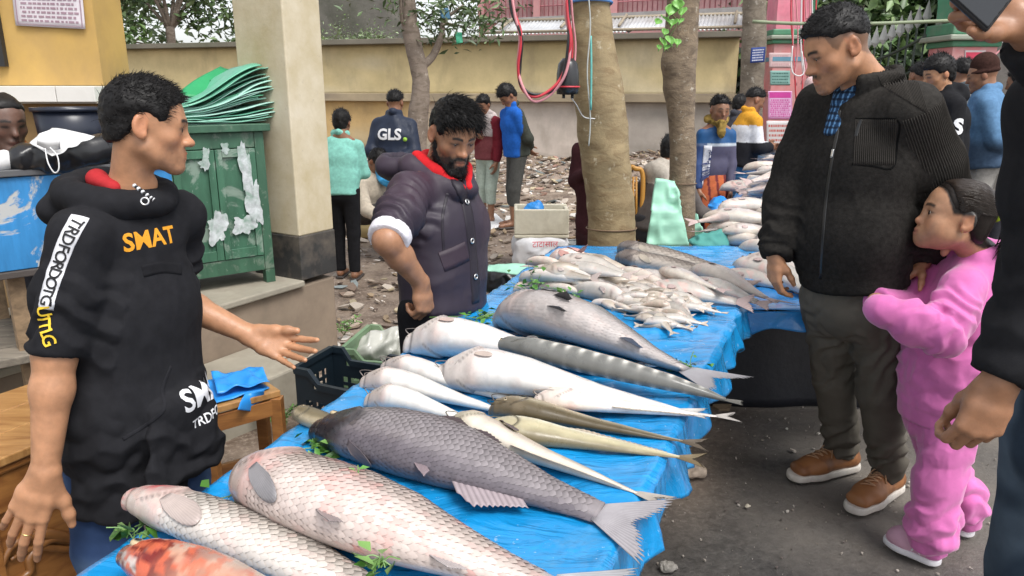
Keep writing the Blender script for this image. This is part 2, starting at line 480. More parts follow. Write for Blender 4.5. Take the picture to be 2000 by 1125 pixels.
# litter, chips and stones: nobody could count them
def chips(n, area, size, palette, zfn, thick=0.25, seed=1):
 r = np.random.default_rng(seed)
 X, Y = area(r, n); Z = zfn(X, Y)
 s = size[0] + (size[1] - size[0]) * r.random(len(X)) ** 2.2
 a = r.random(len(X)) * 6.28; el = 0.3 + 0.7 * r.random(len(X)); tl = (r.random((len(X), 2)) - 0.5) * 0.7
 Vs, Fs, Cs = [], [], []
 pal = np.array(palette)
 base = np.array([(-1, -0.6), (0.1, -1), (1, -0.3), (0.6, 0.8), (-0.5, 0.9)])
 k = len(base)
 jit = 0.7 + 0.6 * r.random((len(X), k))
 ca, sa = np.cos(a), np.sin(a)
 px = base[None, :, 0] * jit; py = base[None, :, 1] * jit * el[:, None]
 x = (px * ca[:, None] - py * sa[:, None]) * s[:, None]; y = (px * sa[:, None] + py * ca[:, None]) * s[:, None]
 z = x * tl[:, :1] + y * tl[:, 1:]
 z = z - z.min(1, keepdims=True) * 0.6
 top = np.stack([x + X[:, None], y + Y[:, None], z + Z[:, None] + (s * thick)[:, None]], 2)
 bot = np.stack([x * 0.92 + X[:, None], y * 0.92 + Y[:, None], z + Z[:, None] - 0.002], 2)
 V = np.concatenate([top, bot], 1).reshape(-1, 3)
 o = np.arange(len(X)) * 2 * k
 q = []
 for j in range(k): q.append(np.stack([o + j, o + k + j, o + k + (j + 1) % k, o + (j + 1) % k], 1))
 tri = [np.stack([o, o + 1, o + 2, o + 3], 1), np.stack([o, o + 3, o + 4, o + 4], 1)]
 Q = np.vstack(q + [tri[0]])
 T = np.stack([o, o + 3, o + 4], 1)
 c = pal[r.integers(0, len(pal), len(X))] * (0.75 + 0.5 * r.random((len(X), 1)))
 return V, Q, T, np.repeat(c, 2 * k, 0)
def chips_obj(name, args):
 Vs, Fs, Cs, n = [], [], [], 0
 for a in args:
  V, Q, T, c = chips(**a)
  Vs.append(V); Fs += [tuple(f + n) for f in Q] + [tuple(f + n) for f in T]; Cs.append(c); n += len(V)
 return tag(mobj(name, np.vstack(Vs), Fs, mk('litter', attr=True, rough=0.75, var=0.2, vs=60, bump=0.3, bs=150), cols=np.vstack(Cs), smooth=False), kind='stuff')
def heap_z(X, Y):
 """the rubbish heap that lies along the foot of the far wall"""
 t = (X + 10.1) / 14.5; wy = 18.8 - 4.5 * t
 d = wy - Y
 P = np.stack([X * 0.6, Y * 0.6, X * 0], 1)
 return 0.42 * np.exp(-((d - 1.0) / 1.6) ** 2) * (0.7 + 0.6 * vnoise(P, 4)) + 0.07 * sstep(9, 12, Y) * vnoise(P * 3, 6)
def g0(X, Y): return np.zeros_like(X) - 0.006
hx, hy = np.meshgrid(np.linspace(-9, 4.6, 110), np.linspace(8.5, 18, 80), indexing='ij')
Hp = np.stack([hx.ravel(), hy.ravel(), hx.ravel() * 0], 1)
Hp[:, 2] = heap_z(Hp[:, 0], Hp[:, 1]) - 0.03 + 0.04 * fbm(Hp * 2.5, 8)
edge = np.minimum.reduce([(hx.ravel() + 9) / 1.0, (4.6 - hx.ravel()) / 0.6, (hy.ravel() - 8.5) / 0.8, 0 * hx.ravel() + 1])
Hp[:, 2] = Hp[:, 2] * np.clip(edge, 0, 1) - 0.06 * (1 - np.clip(edge, 0, 1))
ii = np.arange(110 * 80).reshape(110, 80)
hq = np.stack([ii[:-1, :-1], ii[1:, :-1], ii[1:, 1:], ii[:-1, 1:]], -1).reshape(-1, 4)
tag(mobj('rubbish_heap', Hp, hq, mk('heap_earth', (0.25, 0.19, 0.15), rough=0.9, var=0.45, vs=3, bump=0.6, bs=25, bd=0.03)), kind='structure')
LIT = [(0.30, 0.24, 0.19), (0.42, 0.36, 0.3), (0.17, 0.12, 0.09), (0.55, 0.5, 0.45), (0.26, 0.19, 0.12), (0.12, 0.085, 0.065), (0.36, 0.3, 0.2)]
LITW = LIT * 2 + [(0.6, 0.57, 0.53), (0.5, 0.47, 0.42), (0.3, 0.18, 0.14), (0.22, 0.25, 0.25)]
def ar_heap(r, n): return r.uniform(-6.5, 4.3, n), r.uniform(8.6, 16.2, n)
def ar_mid(r, n):
 X, Y = r.uniform(-2.6, 2.2, n), 3.3 + 5.5 * r.random(n); m = mud_w(X, Y) > 0.6
 return X[m], Y[m]
def ar_asph(r, n):
 X, Y = r.uniform(0.1, 2.6, n), r.uniform(1.0, 4.5, n); return X, Y
def hz(X, Y): return heap_z(X, Y) - 0.01
chips_obj('litter', [dict(n=9000, area=ar_heap, size=(0.015, 0.085), palette=LITW, zfn=hz, seed=3),
      dict(n=2600, area=ar_mid, size=(0.008, 0.06), palette=LIT, zfn=g0, seed=4),
      dict(n=160, area=ar_mid, size=(0.03, 0.09), palette=LITW, zfn=g0, thick=0.05, seed=5)])
chips_obj('gravel', [dict(n=1900, area=ar_asph, size=(0.0012, 0.006), palette=[(0.36, 0.32, 0.28), (0.22, 0.19, 0.16), (0.45, 0.41, 0.37), (0.12, 0.1, 0.09)], zfn=g0, thick=0.6, seed=6),
      dict(n=34, area=ar_asph, size=(0.006, 0.015), palette=[(0.45, 0.4, 0.35), (0.6, 0.57, 0.5)], zfn=g0, thick=0.5, seed=7)])
# two loose stones by the table
def stone(name, label, c, r, col, seed):
 s = Sdf().ell(c, r, 0.01)
 V, Q = s.mesh(min(r) / 9, 1)
 N = normals(V, Q); V = V + N * (min(r) * 0.55 * fbm(V * (0.9 / min(r)), seed, 2))[:, None]
 o = mobj(name, V, Q, mk('stone_' + str(seed), col, rough=0.85, var=0.3, vs=40, bump=0.4, bs=120), smooth=False)
 return tag(o, label, 'stone')
pst = on(1356, 930, 0.0)
stone('stone', 'pale broken brick lump on the wet asphalt beside the blue tarpaulin hem', pst + vec(0, 0, 0.02), (0.044, 0.03, 0.028), (0.42, 0.34, 0.27), 21)
pst = on(1305, 1110, 0.0)
stone('stone', 'small greyish stone lying on the asphalt at the bottom edge below the table', pst + vec(0, 0, 0.008), (0.03, 0.022, 0.014), (0.3, 0.28, 0.25), 22)
pst = on(1460, 990, 0.0)
stone('stone', 'tiny pale pebble lying on the asphalt right of the brick lump', pst + vec(0, 0, 0.004), (0.011, 0.008, 0.006), (0.5, 0.45, 0.36), 23)
# far boundary wall
WA, WB = vec(-17.0, 20.94, 0), vec(4.2, 14.36, 0)
wd = nrm(WB - WA); wn = vec(wd[1], -wd[0], 0)                 # towards the camera
wlen = np.linalg.norm(WB - WA)
def wp(s, z, off=0.0): return WA + wd * s + wn * off + vec(0, 0, z)
def s_at(u, v=250):
 d = ray(u, v); a = np.array([[d[0], -wd[0]], [d[1], -wd[1]]]); k = np.linalg.solve(a, WA[:2]); return k[1]
def wall_mat():
 m = bpy.data.materials.new('wall_plaster'); m.use_nodes = True
 n = m.node_tree; b = n.nodes['Principled BSDF']; co = coords(n, 'Object')
 a = n.nodes.new('ShaderNodeAttribute'); a.attribute_name = 'Col'
 v = ramp(n, noise_node(n, co, 1.6, 7, 0.65), [(0.3, (0.8,) * 3), (0.7, (1.12,) * 3)])
 c = mixn(n, 1.0, a.outputs['Color'], v, 'MULTIPLY')
 st = noise_node(n, coords(n, 'Object', (1.2, 1.2, 0.5)), 1.3, 6, 0.65)
 c = mixn(n, mathn(n, 'MULTIPLY', ramp(n, st, [(0.52, (0, 0, 0)), (0.72, (1, 1, 1))]), 0.4), c, (0.17, 0.14, 0.095))
 n.links.new(c, b.inputs['Base Color']); b.inputs['Roughness'].default_value = 0.9
 bp = n.nodes.new('ShaderNodeBump'); bp.inputs['Strength'].default_value = 0.3; bp.inputs['Distance'].default_value = 0.01
 n.links.new(noise_node(n, co, 22, 6), bp.inputs['Height']); n.links.new(bp.outputs[0], b.inputs['Normal'])
 return m
WM = wall_mat()
bw = thing('boundary_wall', 'long cream plastered boundary wall with dark ledge and grey coping behind the market', 'wall', tuple((WA + WB) / 2))
def wall_block(name, s0, s1, z0, z1, front, back, cf, ns=40, nz=14):
 s = np.linspace(s0, s1, ns); z = np.linspace(z0, z1, nz)
 G = np.array([[wp(a, b, front) for b in z] for a in s])
 V, Q = sheet_solid(G[:, ::-1] if False else G, -(front - back))
 S = np.repeat(s, nz); Z = np.tile(z, ns)
 c = cf(S, Z); c = np.vstack([c, c])
 return mobj(name, V, Q, WM, bw, c, smooth=False)
sL, sR = s_at(830), s_at(945)
def c_up(S, Z):
 P = np.stack([S * 0.7, Z * 1.5, S * 0], 1)
 c = np.tile(np.array((0.54, 0.44, 0.235))[None], (len(S), 1))
 return mixc(c, (0.58, 0.50, 0.33), sstep(-0.2, 0.6, fbm(P, 3)))
def c_lo(S, Z):
 P = np.stack([S * 0.8, Z * 1.6, S * 0 + 3], 1)
 c = np.tile(np.array((0.54, 0.37, 0.165))[None], (len(S), 1))
 c = mixc(c, (0.43, 0.34, 0.2), sstep(-0.3, 0.5, fbm(P, 4)))
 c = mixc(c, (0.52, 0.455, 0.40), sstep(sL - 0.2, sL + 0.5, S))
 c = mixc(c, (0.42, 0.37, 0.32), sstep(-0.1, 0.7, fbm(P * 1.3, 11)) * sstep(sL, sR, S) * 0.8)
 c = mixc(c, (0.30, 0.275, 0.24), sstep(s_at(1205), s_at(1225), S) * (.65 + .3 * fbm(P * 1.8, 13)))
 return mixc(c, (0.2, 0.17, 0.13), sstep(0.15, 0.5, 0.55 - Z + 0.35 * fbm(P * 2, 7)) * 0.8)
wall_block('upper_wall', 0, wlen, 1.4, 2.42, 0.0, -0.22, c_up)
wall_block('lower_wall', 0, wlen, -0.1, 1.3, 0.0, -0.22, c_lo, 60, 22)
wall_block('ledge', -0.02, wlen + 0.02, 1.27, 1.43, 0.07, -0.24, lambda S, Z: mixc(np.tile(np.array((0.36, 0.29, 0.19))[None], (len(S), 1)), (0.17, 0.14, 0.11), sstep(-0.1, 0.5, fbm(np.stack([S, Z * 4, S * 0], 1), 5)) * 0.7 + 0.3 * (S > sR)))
wall_block('coping', -0.03, wlen + 0.03, 2.42, 2.52, 0.09, -0.3, lambda S, Z: mixc(np.tile(np.array((0.16, 0.145, 0.115))[None], (len(S), 1)), (0.13, 0.13, 0.09), sstep(-0.2, 0.4, fbm(np.stack([S * 1.2, Z, S * 0], 1), 6))))
for u in (240, 470, 692, 935, 1222, 1415):
 s = s_at(u)
 wall_block('pilaster', s - 0.17, s + 0.17, -0.1, 1.27, 0.05, 0.001, c_lo, 4, 14)
# dark stain is part of the ledge paint; weeds on the coping come with the plants below
# leaves
def leaves(C, size, seed=1, up=0.4, asp=0.45, droop=0.2, cols=None, dirs=None):
 """one folded leaf (6 verts, 4 tris as 2 quads) at every point of C"""
 r = np.random.default_rng(seed); n = len(C)
 d = r.normal(size=(n, 3)); d[:, 2] = d[:, 2] * 0.5 - droop
 if dirs is not None: d = dirs + 0.5 * d
 d /= np.linalg.norm(d, axis=1)[:, None]
 nn = r.normal(size=(n, 3)); nn[:, 2] += up * 3; nn -= d * (nn * d).sum(1)[:, None]; nn /= np.linalg.norm(nn, axis=1)[:, None]
 s = np.cross(d, nn); L = (size * (0.6 + 0.8 * r.random(n)))[:, None]; W = L * asp
 a = C; m = C + d * L * 0.5 - nn * L * 0.04; t = C + d * L - nn * L * droop
 l = m + s * W * 0.5 + nn * W * 0.25; q = m - s * W * 0.5 + nn * W * 0.25
 V = np.stack([a, l, m, q, t], 1).reshape(-1, 3); o = np.arange(n) * 5
 Q = np.vstack([np.stack([o, o + 2, o + 4, o + 1], 1), np.stack([o, o + 3, o + 4, o + 2], 1)])
 pal = np.array(cols if cols is not None else [(0.05, 0.11, 0.025), (0.075, 0.14, 0.035), (0.035, 0.08, 0.02), (0.1, 0.16, 0.05)])
 c = pal[r.integers(0, len(pal), n)] * (0.8 + 0.4 * r.random((n, 1)))
 return V, Q, np.repeat(c, 5, 0)
LEAFM = mk('leaf', attr=True, rough=0.45, var=0.15, vs=5, bump=0.0, spec=0.5)
def bark(name, col, dark, s=1.0, bump=0.6, lichen=None):
 if name in _MC: return _MC[name]
 m = bpy.data.materials.new(name); m.use_nodes = True
 n = m.node_tree; b = n.nodes['Principled BSDF']; co = coords(n, 'Object')
 r1 = noise_node(n, coords(n, 'Object', (3 * s, 3 * s, 7 * s)), 1.8, 7, 0.7, 0.9); r2 = noise_node(n, co, 5.0 * s, 6, 0.6); r3 = noise_node(n, co, 60 * s, 4)
 c = mixn(n, ramp(n, r2, [(0.3, (0, 0, 0)), (0.7, (1, 1, 1))]), col, tuple(0.6 * x for x in col))
 c = mixn(n, ramp(n, r1, [(0.46, (0, 0, 0)), (0.64, (1, 1, 1))]), c, dark)
 if lichen: c = mixn(n, ramp(n, noise_node(n, co, 9 * s, 5, 0.7), [(0.6, (0, 0, 0)), (0.68, (1, 1, 1))]), c, lichen)
 n.links.new(c, b.inputs['Base Color']); b.inputs['Roughness'].default_value = 0.85
 bp = n.nodes.new('ShaderNodeBump'); bp.inputs['Strength'].default_value = bump; bp.inputs['Distance'].default_value = 0.012
 n.links.new(mathn(n, 'ADD', mathn(n, 'MULTIPLY', r1, 1.0), mathn(n, 'MULTIPLY', r3, 0.4)), bp.inputs['Height']); n.links.new(bp.outputs[0], b.inputs['Normal'])
 _MC[name] = m
 return m
def trunk_mesh(pts, rads, n=40, seed=1, amp=0.06, knots=(), sub=10):
 L = smooth_line(pts, sub); rr = smooth_line(np.stack([rads, rads, rads], 1), sub)[:, 0]
 V, Fc = tube(L, rr, n)
 m = len(L)
 rings = V.reshape(m, n, 3) - L[:, None]
 P = V.copy(); P[:, 2] *= 2.2
 d = amp * fbm(P * 5, seed, 3) + amp * 0.35 * np.abs(vnoise(P * np.array((4, 4, 9)), seed + 9))
 f = 1 + d.reshape(m, n)
 for (kp, kr, ka) in knots:
  g = np.exp(-(np.linalg.norm(V - np.array(kp)[None], axis=1) / kr) ** 2) * ka
  f = f + g.reshape(m, n)
 V = (L[:, None] + rings * f[:, :, None]).reshape(-1, 3)
 return V, Fc
# near tree with pale ringed bark
def near_tree(name, label, Y, prof, bm_, seed, knots=(), top=4.2):
 pts, rads = [], []
 for (u, v, wpx) in prof:
  p = at(u, v, Y); pts.append(p); rads.append(wpx / 2 / FPX * (Y * CP + (CAM_H - p[2]) * SP))
 pts = [p for p in pts]
 b = pts[0].copy(); dz = b[2]
 dirn = (pts[0] - pts[1]) / abs(pts[0][2] - pts[1][2])
 foot = pts[0] + dirn * (dz + 0.05); foot[2] = -0.05
 base = pts[0] + dirn * (dz - 0.18)
 dirt_ = (pts[-1] - pts[-2]) / abs(pts[-1][2] - pts[-2][2])
 tp = pts[-1] + dirt_ * (top - pts[-1][2]) * 0.5; tp2 = pts[-1] + dirt_ * (top - pts[-1][2])
 P = [foot, base] + pts + [tp, tp2]; Rr = [rads[0] * 1.45, rads[0] * 1.08] + rads + [rads[-1] * 0.95, rads[-1] * 0.85]
 t = thing(name, label, 'tree', (foot[0], foot[1], 0))
 V, Fc = trunk_mesh(P, np.array(Rr), 56, seed, 0.05, knots, 14)
 tr = mobj('trunk', V, Fc, bm_, t)
 # limbs and a light crown above the frame
 rr = np.random.default_rng(seed)
 mb = MB(); lc = []
 for k in range(6):
  a = rr.random() * 6.28; l = 1.3 + rr.random() * 0.8
  e = tp2 + vec(math.cos(a) * l, math.sin(a) * l, 0.7 + rr.random() * 0.9)
  m = (tp2 + e) / 2 + vec(0, 0, 0.2)
  mb.tube(smooth_line([tp2 - vec(0, 0, 0.25), m, e], 6), np.linspace(rads[-1] * 0.55, 0.02, 13), 8)
  for _ in range(90):
   q = lerp(m, e, rr.random() * 1.1) + rr.normal(size=3) * vec(0.28, 0.28, 0.2); lc.append(q)
 mb.build('limb', bm_, t, True)
 V, Q, c = leaves(np.array(lc), 0.13, seed, asp=0.55); mobj('crown', V, Q, LEAFM, t, c, smooth=False)
 return t, np.array(P), np.array(Rr)
B1 = bark('bark_tan', (0.33, 0.25, 0.135), (0.19, 0.13, 0.065), 1.4, 0.45, (0.42, 0.36, 0.25))
B2 = bark('bark_grey', (0.27, 0.2, 0.13), (0.12, 0.085, 0.055), 2.0, 0.8, (0.4, 0.36, 0.29))
T1, T1P, T1R = near_tree('tree', 'thick tan barked tree trunk tied with blue cord and looped cables behind the fish table', 4.35,
 [(1196, 500, 92), (1192, 400, 92), (1180, 290, 95), (1170, 190, 97), (1158, 90, 82), (1152, 0, 78)], B1, 11,
 knots=[(at(1112, 60, 4.25), 0.05, 0.35), (at(1215, 85, 4.25), 0.05, 0.25), (at(1200, 310, 4.2), 0.06, 0.12)])
T2, T2P, T2R = near_tree('tree', 'thinner grey brown tree trunk with a green creeper beside the mint coloured bags', 4.7,
 [(1327, 500, 58), (1330, 400, 54), (1334, 300, 50), (1330, 220, 52), (1326, 140, 66), (1330, 80, 66), (1334, 0, 62)], B2, 12,
 knots=[(at(1298, 120, 4.62), 0.06, 0.3)])
def small_tree(name, label, Y, prof, bm_, seed, branches=(), crown=None, group=None):
 pts, rads = [], []
 for (u, v, wpx) in prof:
  p = at(u, v, Y); pts.append(p); rads.append(wpx / 2 / FPX * (Y * CP + (CAM_H - p[2]) * SP))
 f = pts[0].copy(); f[2] = -0.05
 t = thing(name, label, 'tree', (f[0], f[1], 0), group)
 V, Fc = trunk_mesh([f] + pts, np.array([rads[0] * 1.3] + rads), 24, seed, 0.06, (), 8)
 mobj('trunk', V, Fc, bm_, t)
 for br in branches:
  P = [at(u, v, y) for (u, v, y, _) in br]; rd = [x[3] / 2 / FPX * Y for x in br]
  V, Fc = trunk_mesh(P, np.array(rd), 10, seed + 3, 0.08, (), 6); mobj('limb', V, Fc, bm_, t)
 if crown is not None:
  V, Q, c = crown; mobj('crown', V, Q, LEAFM, t, c, smooth=False)
 return t
rr = np.random.default_rng(31)
cp = []
for (u, v, y, s, n) in ((905, 25, 11.2, 0.32, 260), (850, 45, 11.4, 0.25, 120), (930, 60, 11.4, 0.2, 70), (860, 12, 11, 0.3, 110), (930, 45, 11.3, 0.26, 70), (800, -30, 11, 0.5, 150), (870, 45, 11.2, 0.2, 50), (780, 15, 10.8, 0.2, 40), (960, -20, 11.4, 0.4, 80)):
 cp.append(at(u, v, y)[None] + rr.normal(size=(n, 3)) * s * np.array((1, 0.8, 0.55)))
B3 = bark('bark_pale', (0.25, 0.2, 0.16), (0.13, 0.1, 0.075), 1.2, 0.6, (0.36, 0.31, 0.26))
small_tree('tree', 'slim grey tree with a forked side limb standing before the cream boundary wall', 11.0,
 [(812, 330, 40), (815, 240, 40), (822, 160, 34), (806, 80, 34), (797, 20, 32), (793, -60, 30)], B3, 13,
 branches=[[(824, 130, 11, 16), (846, 108, 11.1, 15), (862, 70, 11.1, 11), (868, 40, 11.2, 8), (905, 10, 11.3, 4)], [(800, 60, 11, 8), (785, 40, 10.9, 6), (782, -10, 10.8, 4)], [(868, 45, 11.2, 6), (895, 50, 11.3, 3), (925, 55, 11.4, 2)]],
 crown=leaves(np.vstack(cp), 0.13, 3, asp=0.3, cols=[(0.08, 0.13, 0.045), (0.12, 0.17, 0.07), (0.05, 0.09, 0.03)]))
small_tree('tree', 'mottled grey trunk carrying a small blue sign beside the pink gate pillar', 12.2,
 [(1462, 330, 46), (1467, 200, 44), (1472, 90, 46), (1474, 0, 44), (1476, -80, 44)], bark('bark_mottled', (0.26, 0.22, 0.17), (0.13, 0.105, 0.08), 1.4, 0.7, (0.38, 0.35, 0.3)), 14)
# distant trees beyond the wall on the left, with bright gaps of sky
def far_tree(label, base, h, spread, n, seed, size, cols, group=None):
 r = np.random.default_rng(seed)
 t = thing('tree', label, 'tree', base, group)
 b = np.array(base, float); tops = []
 mb = MB()
 top = b + vec(0.1, 0, h * 0.45)
 V, Fc = trunk_mesh([b - vec(0, 0, 0.1), b + vec(0.05, 0, h * 0.2), top], np.array([0.2, 0.16, 0.13]), 12, seed, 0.1); mobj('trunk', V, Fc, B3, t)
 pts = []
 for k in range(9):
  a = r.random() * 6.28; e = top + vec(math.cos(a) * spread * r.uniform(0.4, 1), math.sin(a) * spread * r.uniform(0.3, 0.8), h * r.uniform(-0.12, 0.5))
  mb.tube(smooth_line([top - vec(0, 0, 0.1), (top + e) / 2 + vec(0, 0, 0.15), e], 5), np.linspace(0.07, 0.015, 11), 6)
  for _ in range(6):
   c = e + r.normal(size=3) * spread * 0.28
   pts.append(c[None] + r.normal(size=(n // 54, 3)) * spread * r.uniform(0.08, 0.17))
 mb.build('limb', B3, t, True)
 V, Q, c = leaves(np.vstack(pts), size, seed, cols=cols); mobj('crown', V, Q, LEAFM, t, c, smooth=False)
PG = [(0.2, 0.28, 0.13), (0.26, 0.33, 0.18), (0.15, 0.22, 0.1), (0.3, 0.37, 0.22)]  # haze and light through the leaves put into these pale greens
DG = [(0.04, 0.085, 0.02), (0.06, 0.11, 0.03), (0.03, 0.06, 0.018), (0.09, 0.14, 0.05)]
far_tree('dark leafy tree rising beyond the wall just left of the cream column', (-10.6, 24, 0), 7.5, 2.3, 4200, 41, 0.26, [(0.09, 0.15, 0.05), (0.13, 0.2, 0.08), (0.06, 0.11, 0.035), (0.17, 0.24, 0.11)], 'trees beyond the wall')  # leaf greens lifted too, for haze and light coming through
far_tree('pale green hazy tree beyond the wall behind the yellow building corner', (-14.5, 27, 0), 6.5, 2.6, 4600, 42, 0.3, PG, 'trees beyond the wall')
far_tree('low bushy tree leaning over the wall right beside the yellow building corner', (-12.8, 22.5, 0), 4.4, 1.2, 2400, 43, 0.22, [(0.08, 0.15, 0.04), (0.12, 0.2, 0.06)], 'trees beyond the wall')
far_tree('broad leafy tree seen through the green gate arch', (6.9, 17.0, 0), 5.2, 2.0, 6000, 44, 0.26, [(0.06, 0.12, 0.03), (0.12, 0.2, 0.06), (0.2, 0.28, 0.12), (0.05, 0.09, 0.03)], 'trees beyond the gate')
far_tree('dark tree behind the right hand gate pillar', (11.2, 16.5, 0), 5.0, 1.9, 4200, 45, 0.24, DG, 'trees beyond the gate')
far_tree('deep green tree filling the gateway behind the iron spears', (8.7, 19.5, 0), 5.4, 2.2, 4600, 46, 0.26, DG, 'trees beyond the gate')
# weeds on the coping
def weed(label, s, n, h, seed, sz=0.07):
 r = np.random.default_rng(seed); b = wp(s, 2.52, -0.05)
 C = b[None] + np.stack([r.normal(size=n) * 0.22, r.normal(size=n) * 0.08, np.abs(r.normal(size=n)) * h], 1)
 V, Q, c = leaves(C, sz, seed, asp=0.3, cols=PG + [(0.1, 0.18, 0.03)])
 t = thing('weed', label, 'plant', tuple(b), 'weeds growing on the wall coping')
 mb = MB()
 for k in range(7): mb.tube([b + vec(r.normal() * 0.1, 0, -0.01), C[k % len(C)]], 0.006, 4)
 mb.build('stem', mk('stem', (0.12, 0.15, 0.05), bump=0), t); mobj('foliage', V, Q, LEAFM, t, c, smooth=False)
weed('grassy weed clump on the coping close beside the cream column', s_at(640), 160, 0.16, 51)
weed('weed tuft with tall stems on the coping between column and slim tree', s_at(672), 110, 0.28, 52)
weed('low spreading weed on the coping above the orange stained plaster', s_at(705), 170, 0.12, 53)
weed('leafy weed on the coping touching the slim tree', s_at(748), 150, 0.17, 54)
weed('small weed on the coping right of the forked limb', s_at(925), 60, 0.1, 55)
weed('dark green mossy weed along the coping left of the slim tree', s_at(725), 220, 0.07, 57)
weed('sparse weed on the coping before the corrugated sheets', s_at(985), 40, 0.08, 56)
# things behind the wall: old concrete wall, corrugated roof, pink building
def slab_thing(name, label, cat, Q, t, mat):
 c = np.mean(Q, 0); o = MB().quadbox(Q, t).build(name, mat)
 return tag(o, label, cat)
oldw = mk('old_concrete', (0.16, 0.15, 0.13), rough=0.9, var=0.4, vs=1.5, bump=0.4, bs=15, bd=0.02, dirt=(0.07, 0.075, 0.05), dirt_amt=0.9, dirt_s=0.9)
a0 = at(612, 75, 19.5); a1 = at(792, 75, 18.4)
slab_thing('concrete_wall', 'old stained grey concrete wall with dark moss rising behind the boundary wall', 'wall',
   [vec(a0[0], a0[1], 0), vec(a1[0], a1[1], 0), vec(a1[0], a1[1], 4.6), vec(a0[0], a0[1], 4.6)], vec(0.05, 0.25, 0), oldw)
roof = thing('corrugated_roof', 'rusty pale corrugated metal roof sheets lying behind the wall coping', 'roof', (1.8, 16.6, 2.6))
zinc = mk('zinc', (0.55, 0.56, 0.57), rough=0.42, var=0.25, vs=2.0, metal=0.35, bump=0.1, bs=30, dirt=(0.25, 0.2, 0.16), dirt_amt=0.6, dirt_s=1.2)
for k, (s0, s1, z0, z1, tl) in enumerate(((s_at(945), s_at(1030), 2.56, 2.9, 0.02), (s_at(1020), s_at(1125), 2.58, 2.94, -0.02), (s_at(1105), s_at(1225), 2.57, 2.9, 0.03), (s_at(1215), s_at(1345), 2.6, 2.96, -0.01), (s_at(1335), s_at(1440), 2.58, 2.93, 0.02), (s_at(1425), s_at(1497), 2.6, 2.92, 0.0))):
 ns = 60; S = np.linspace(s0, s1, ns)
 G = np.array([[wp(a, lerp(z0, z1, t) + 0.018 * math.sin((a - s0) * 2 * math.pi / 0.076) + tl * t, -0.02 - k * 0.004 - 1.1 * t) for t in (0, 0.35, 0.7, 1)] for a in S])
 V, Q = sheet_solid(G, 0.003); mobj('roof_sheet', V, Q, zinc, roof)
mb = MB()
for u in (975, 1090, 1200, 1310, 1420):
 s = s_at(u); mb.tube([wp(s, 2.7, -0.1), wp(s, 2.98, -1.0)], 0.03, 6)
mb.tube([wp(s_at(940), 2.62, 0.0), wp(s_at(1495), 2.62, 0.0)], 0.03, 6); mb.tube([wp(s_at(940), 2.93, -1.12), wp(s_at(1495), 2.95, -1.12)], 0.04, 6)
mb.build('batten', mk('batten_wood', (0.3, 0.25, 0.18), bump=0.2), roof, True)
pinkm = mk('pink_paint', (0.62, 0.3, 0.3), rough=0.8, var=0.15, vs=2, bump=0.15, bs=20, dirt=(0.35, 0.25, 0.22), dirt_amt=0.4, dirt_s=1.5)
pb = thing('pink_building', 'faded pink building with barred openings behind the corrugated roof', 'building', (2.2, 21, 0))
p0 = at(935, 30, 21.5); p1 = at(1500, 30, 18.0)
def pbp(t, z, off=0.0):
 q = lerp(p0, p1, t); dd = nrm(p1 - p0); nn = vec(dd[1], -dd[0], 0); q = q + nn * off; q[2] = z; return q
MB().quadbox([pbp(0, 0), pbp(1, 0), pbp(1, 3.25), pbp(0, 3.25)], vec(0.05, 0.3, 0)).build('wall', pinkm, pb)
MB().quadbox([pbp(0, 3.25, 0.06), pbp(1, 3.25, 0.06), pbp(1, 3.36, 0.06), pbp(0, 3.36, 0.06)], vec(0.05, 0.4, 0)).build('sill', mk('sill_grey', (0.42, 0.4, 0.39), dirt=(0.15, 0.14, 0.12)), pb)
MB().quadbox([pbp(0, 3.36, -0.15), pbp(1, 3.36, -0.15), pbp(1, 5.4, -0.15), pbp(0, 5.4, -0.15)], vec(0.05, 0.3, 0)).build('upper_wall', mk('pink_pale', (0.6, 0.36, 0.36), var=0.2, dirt=(0.3, 0.22, 0.22)), pb)
mb = MB()
for t in np.linspace(0.01, 0.99, 60): mb.tube([pbp(t, 3.36, 0.0), pbp(t, 4.5, 0.0)], 0.018, 5)
mb.tube([pbp(0, 3.62, 0), pbp(1, 3.62, 0)], 0.018, 5)
o = mb.build('railing', mk('rail_pink', (0.5, 0.2, 0.22), rough=0.6, bump=0), pb, True)
for t in (0.0, 0.22, 0.5, 0.74, 0.97):
 MB().quadbox([pbp(t, 3.36, 0.05), pbp(t + 0.025, 3.36, 0.05), pbp(t + 0.025, 5.4, 0.05), pbp(t, 5.4, 0.05)], vec(0.02, 0.15, 0)).build('post', pinkm, pb)
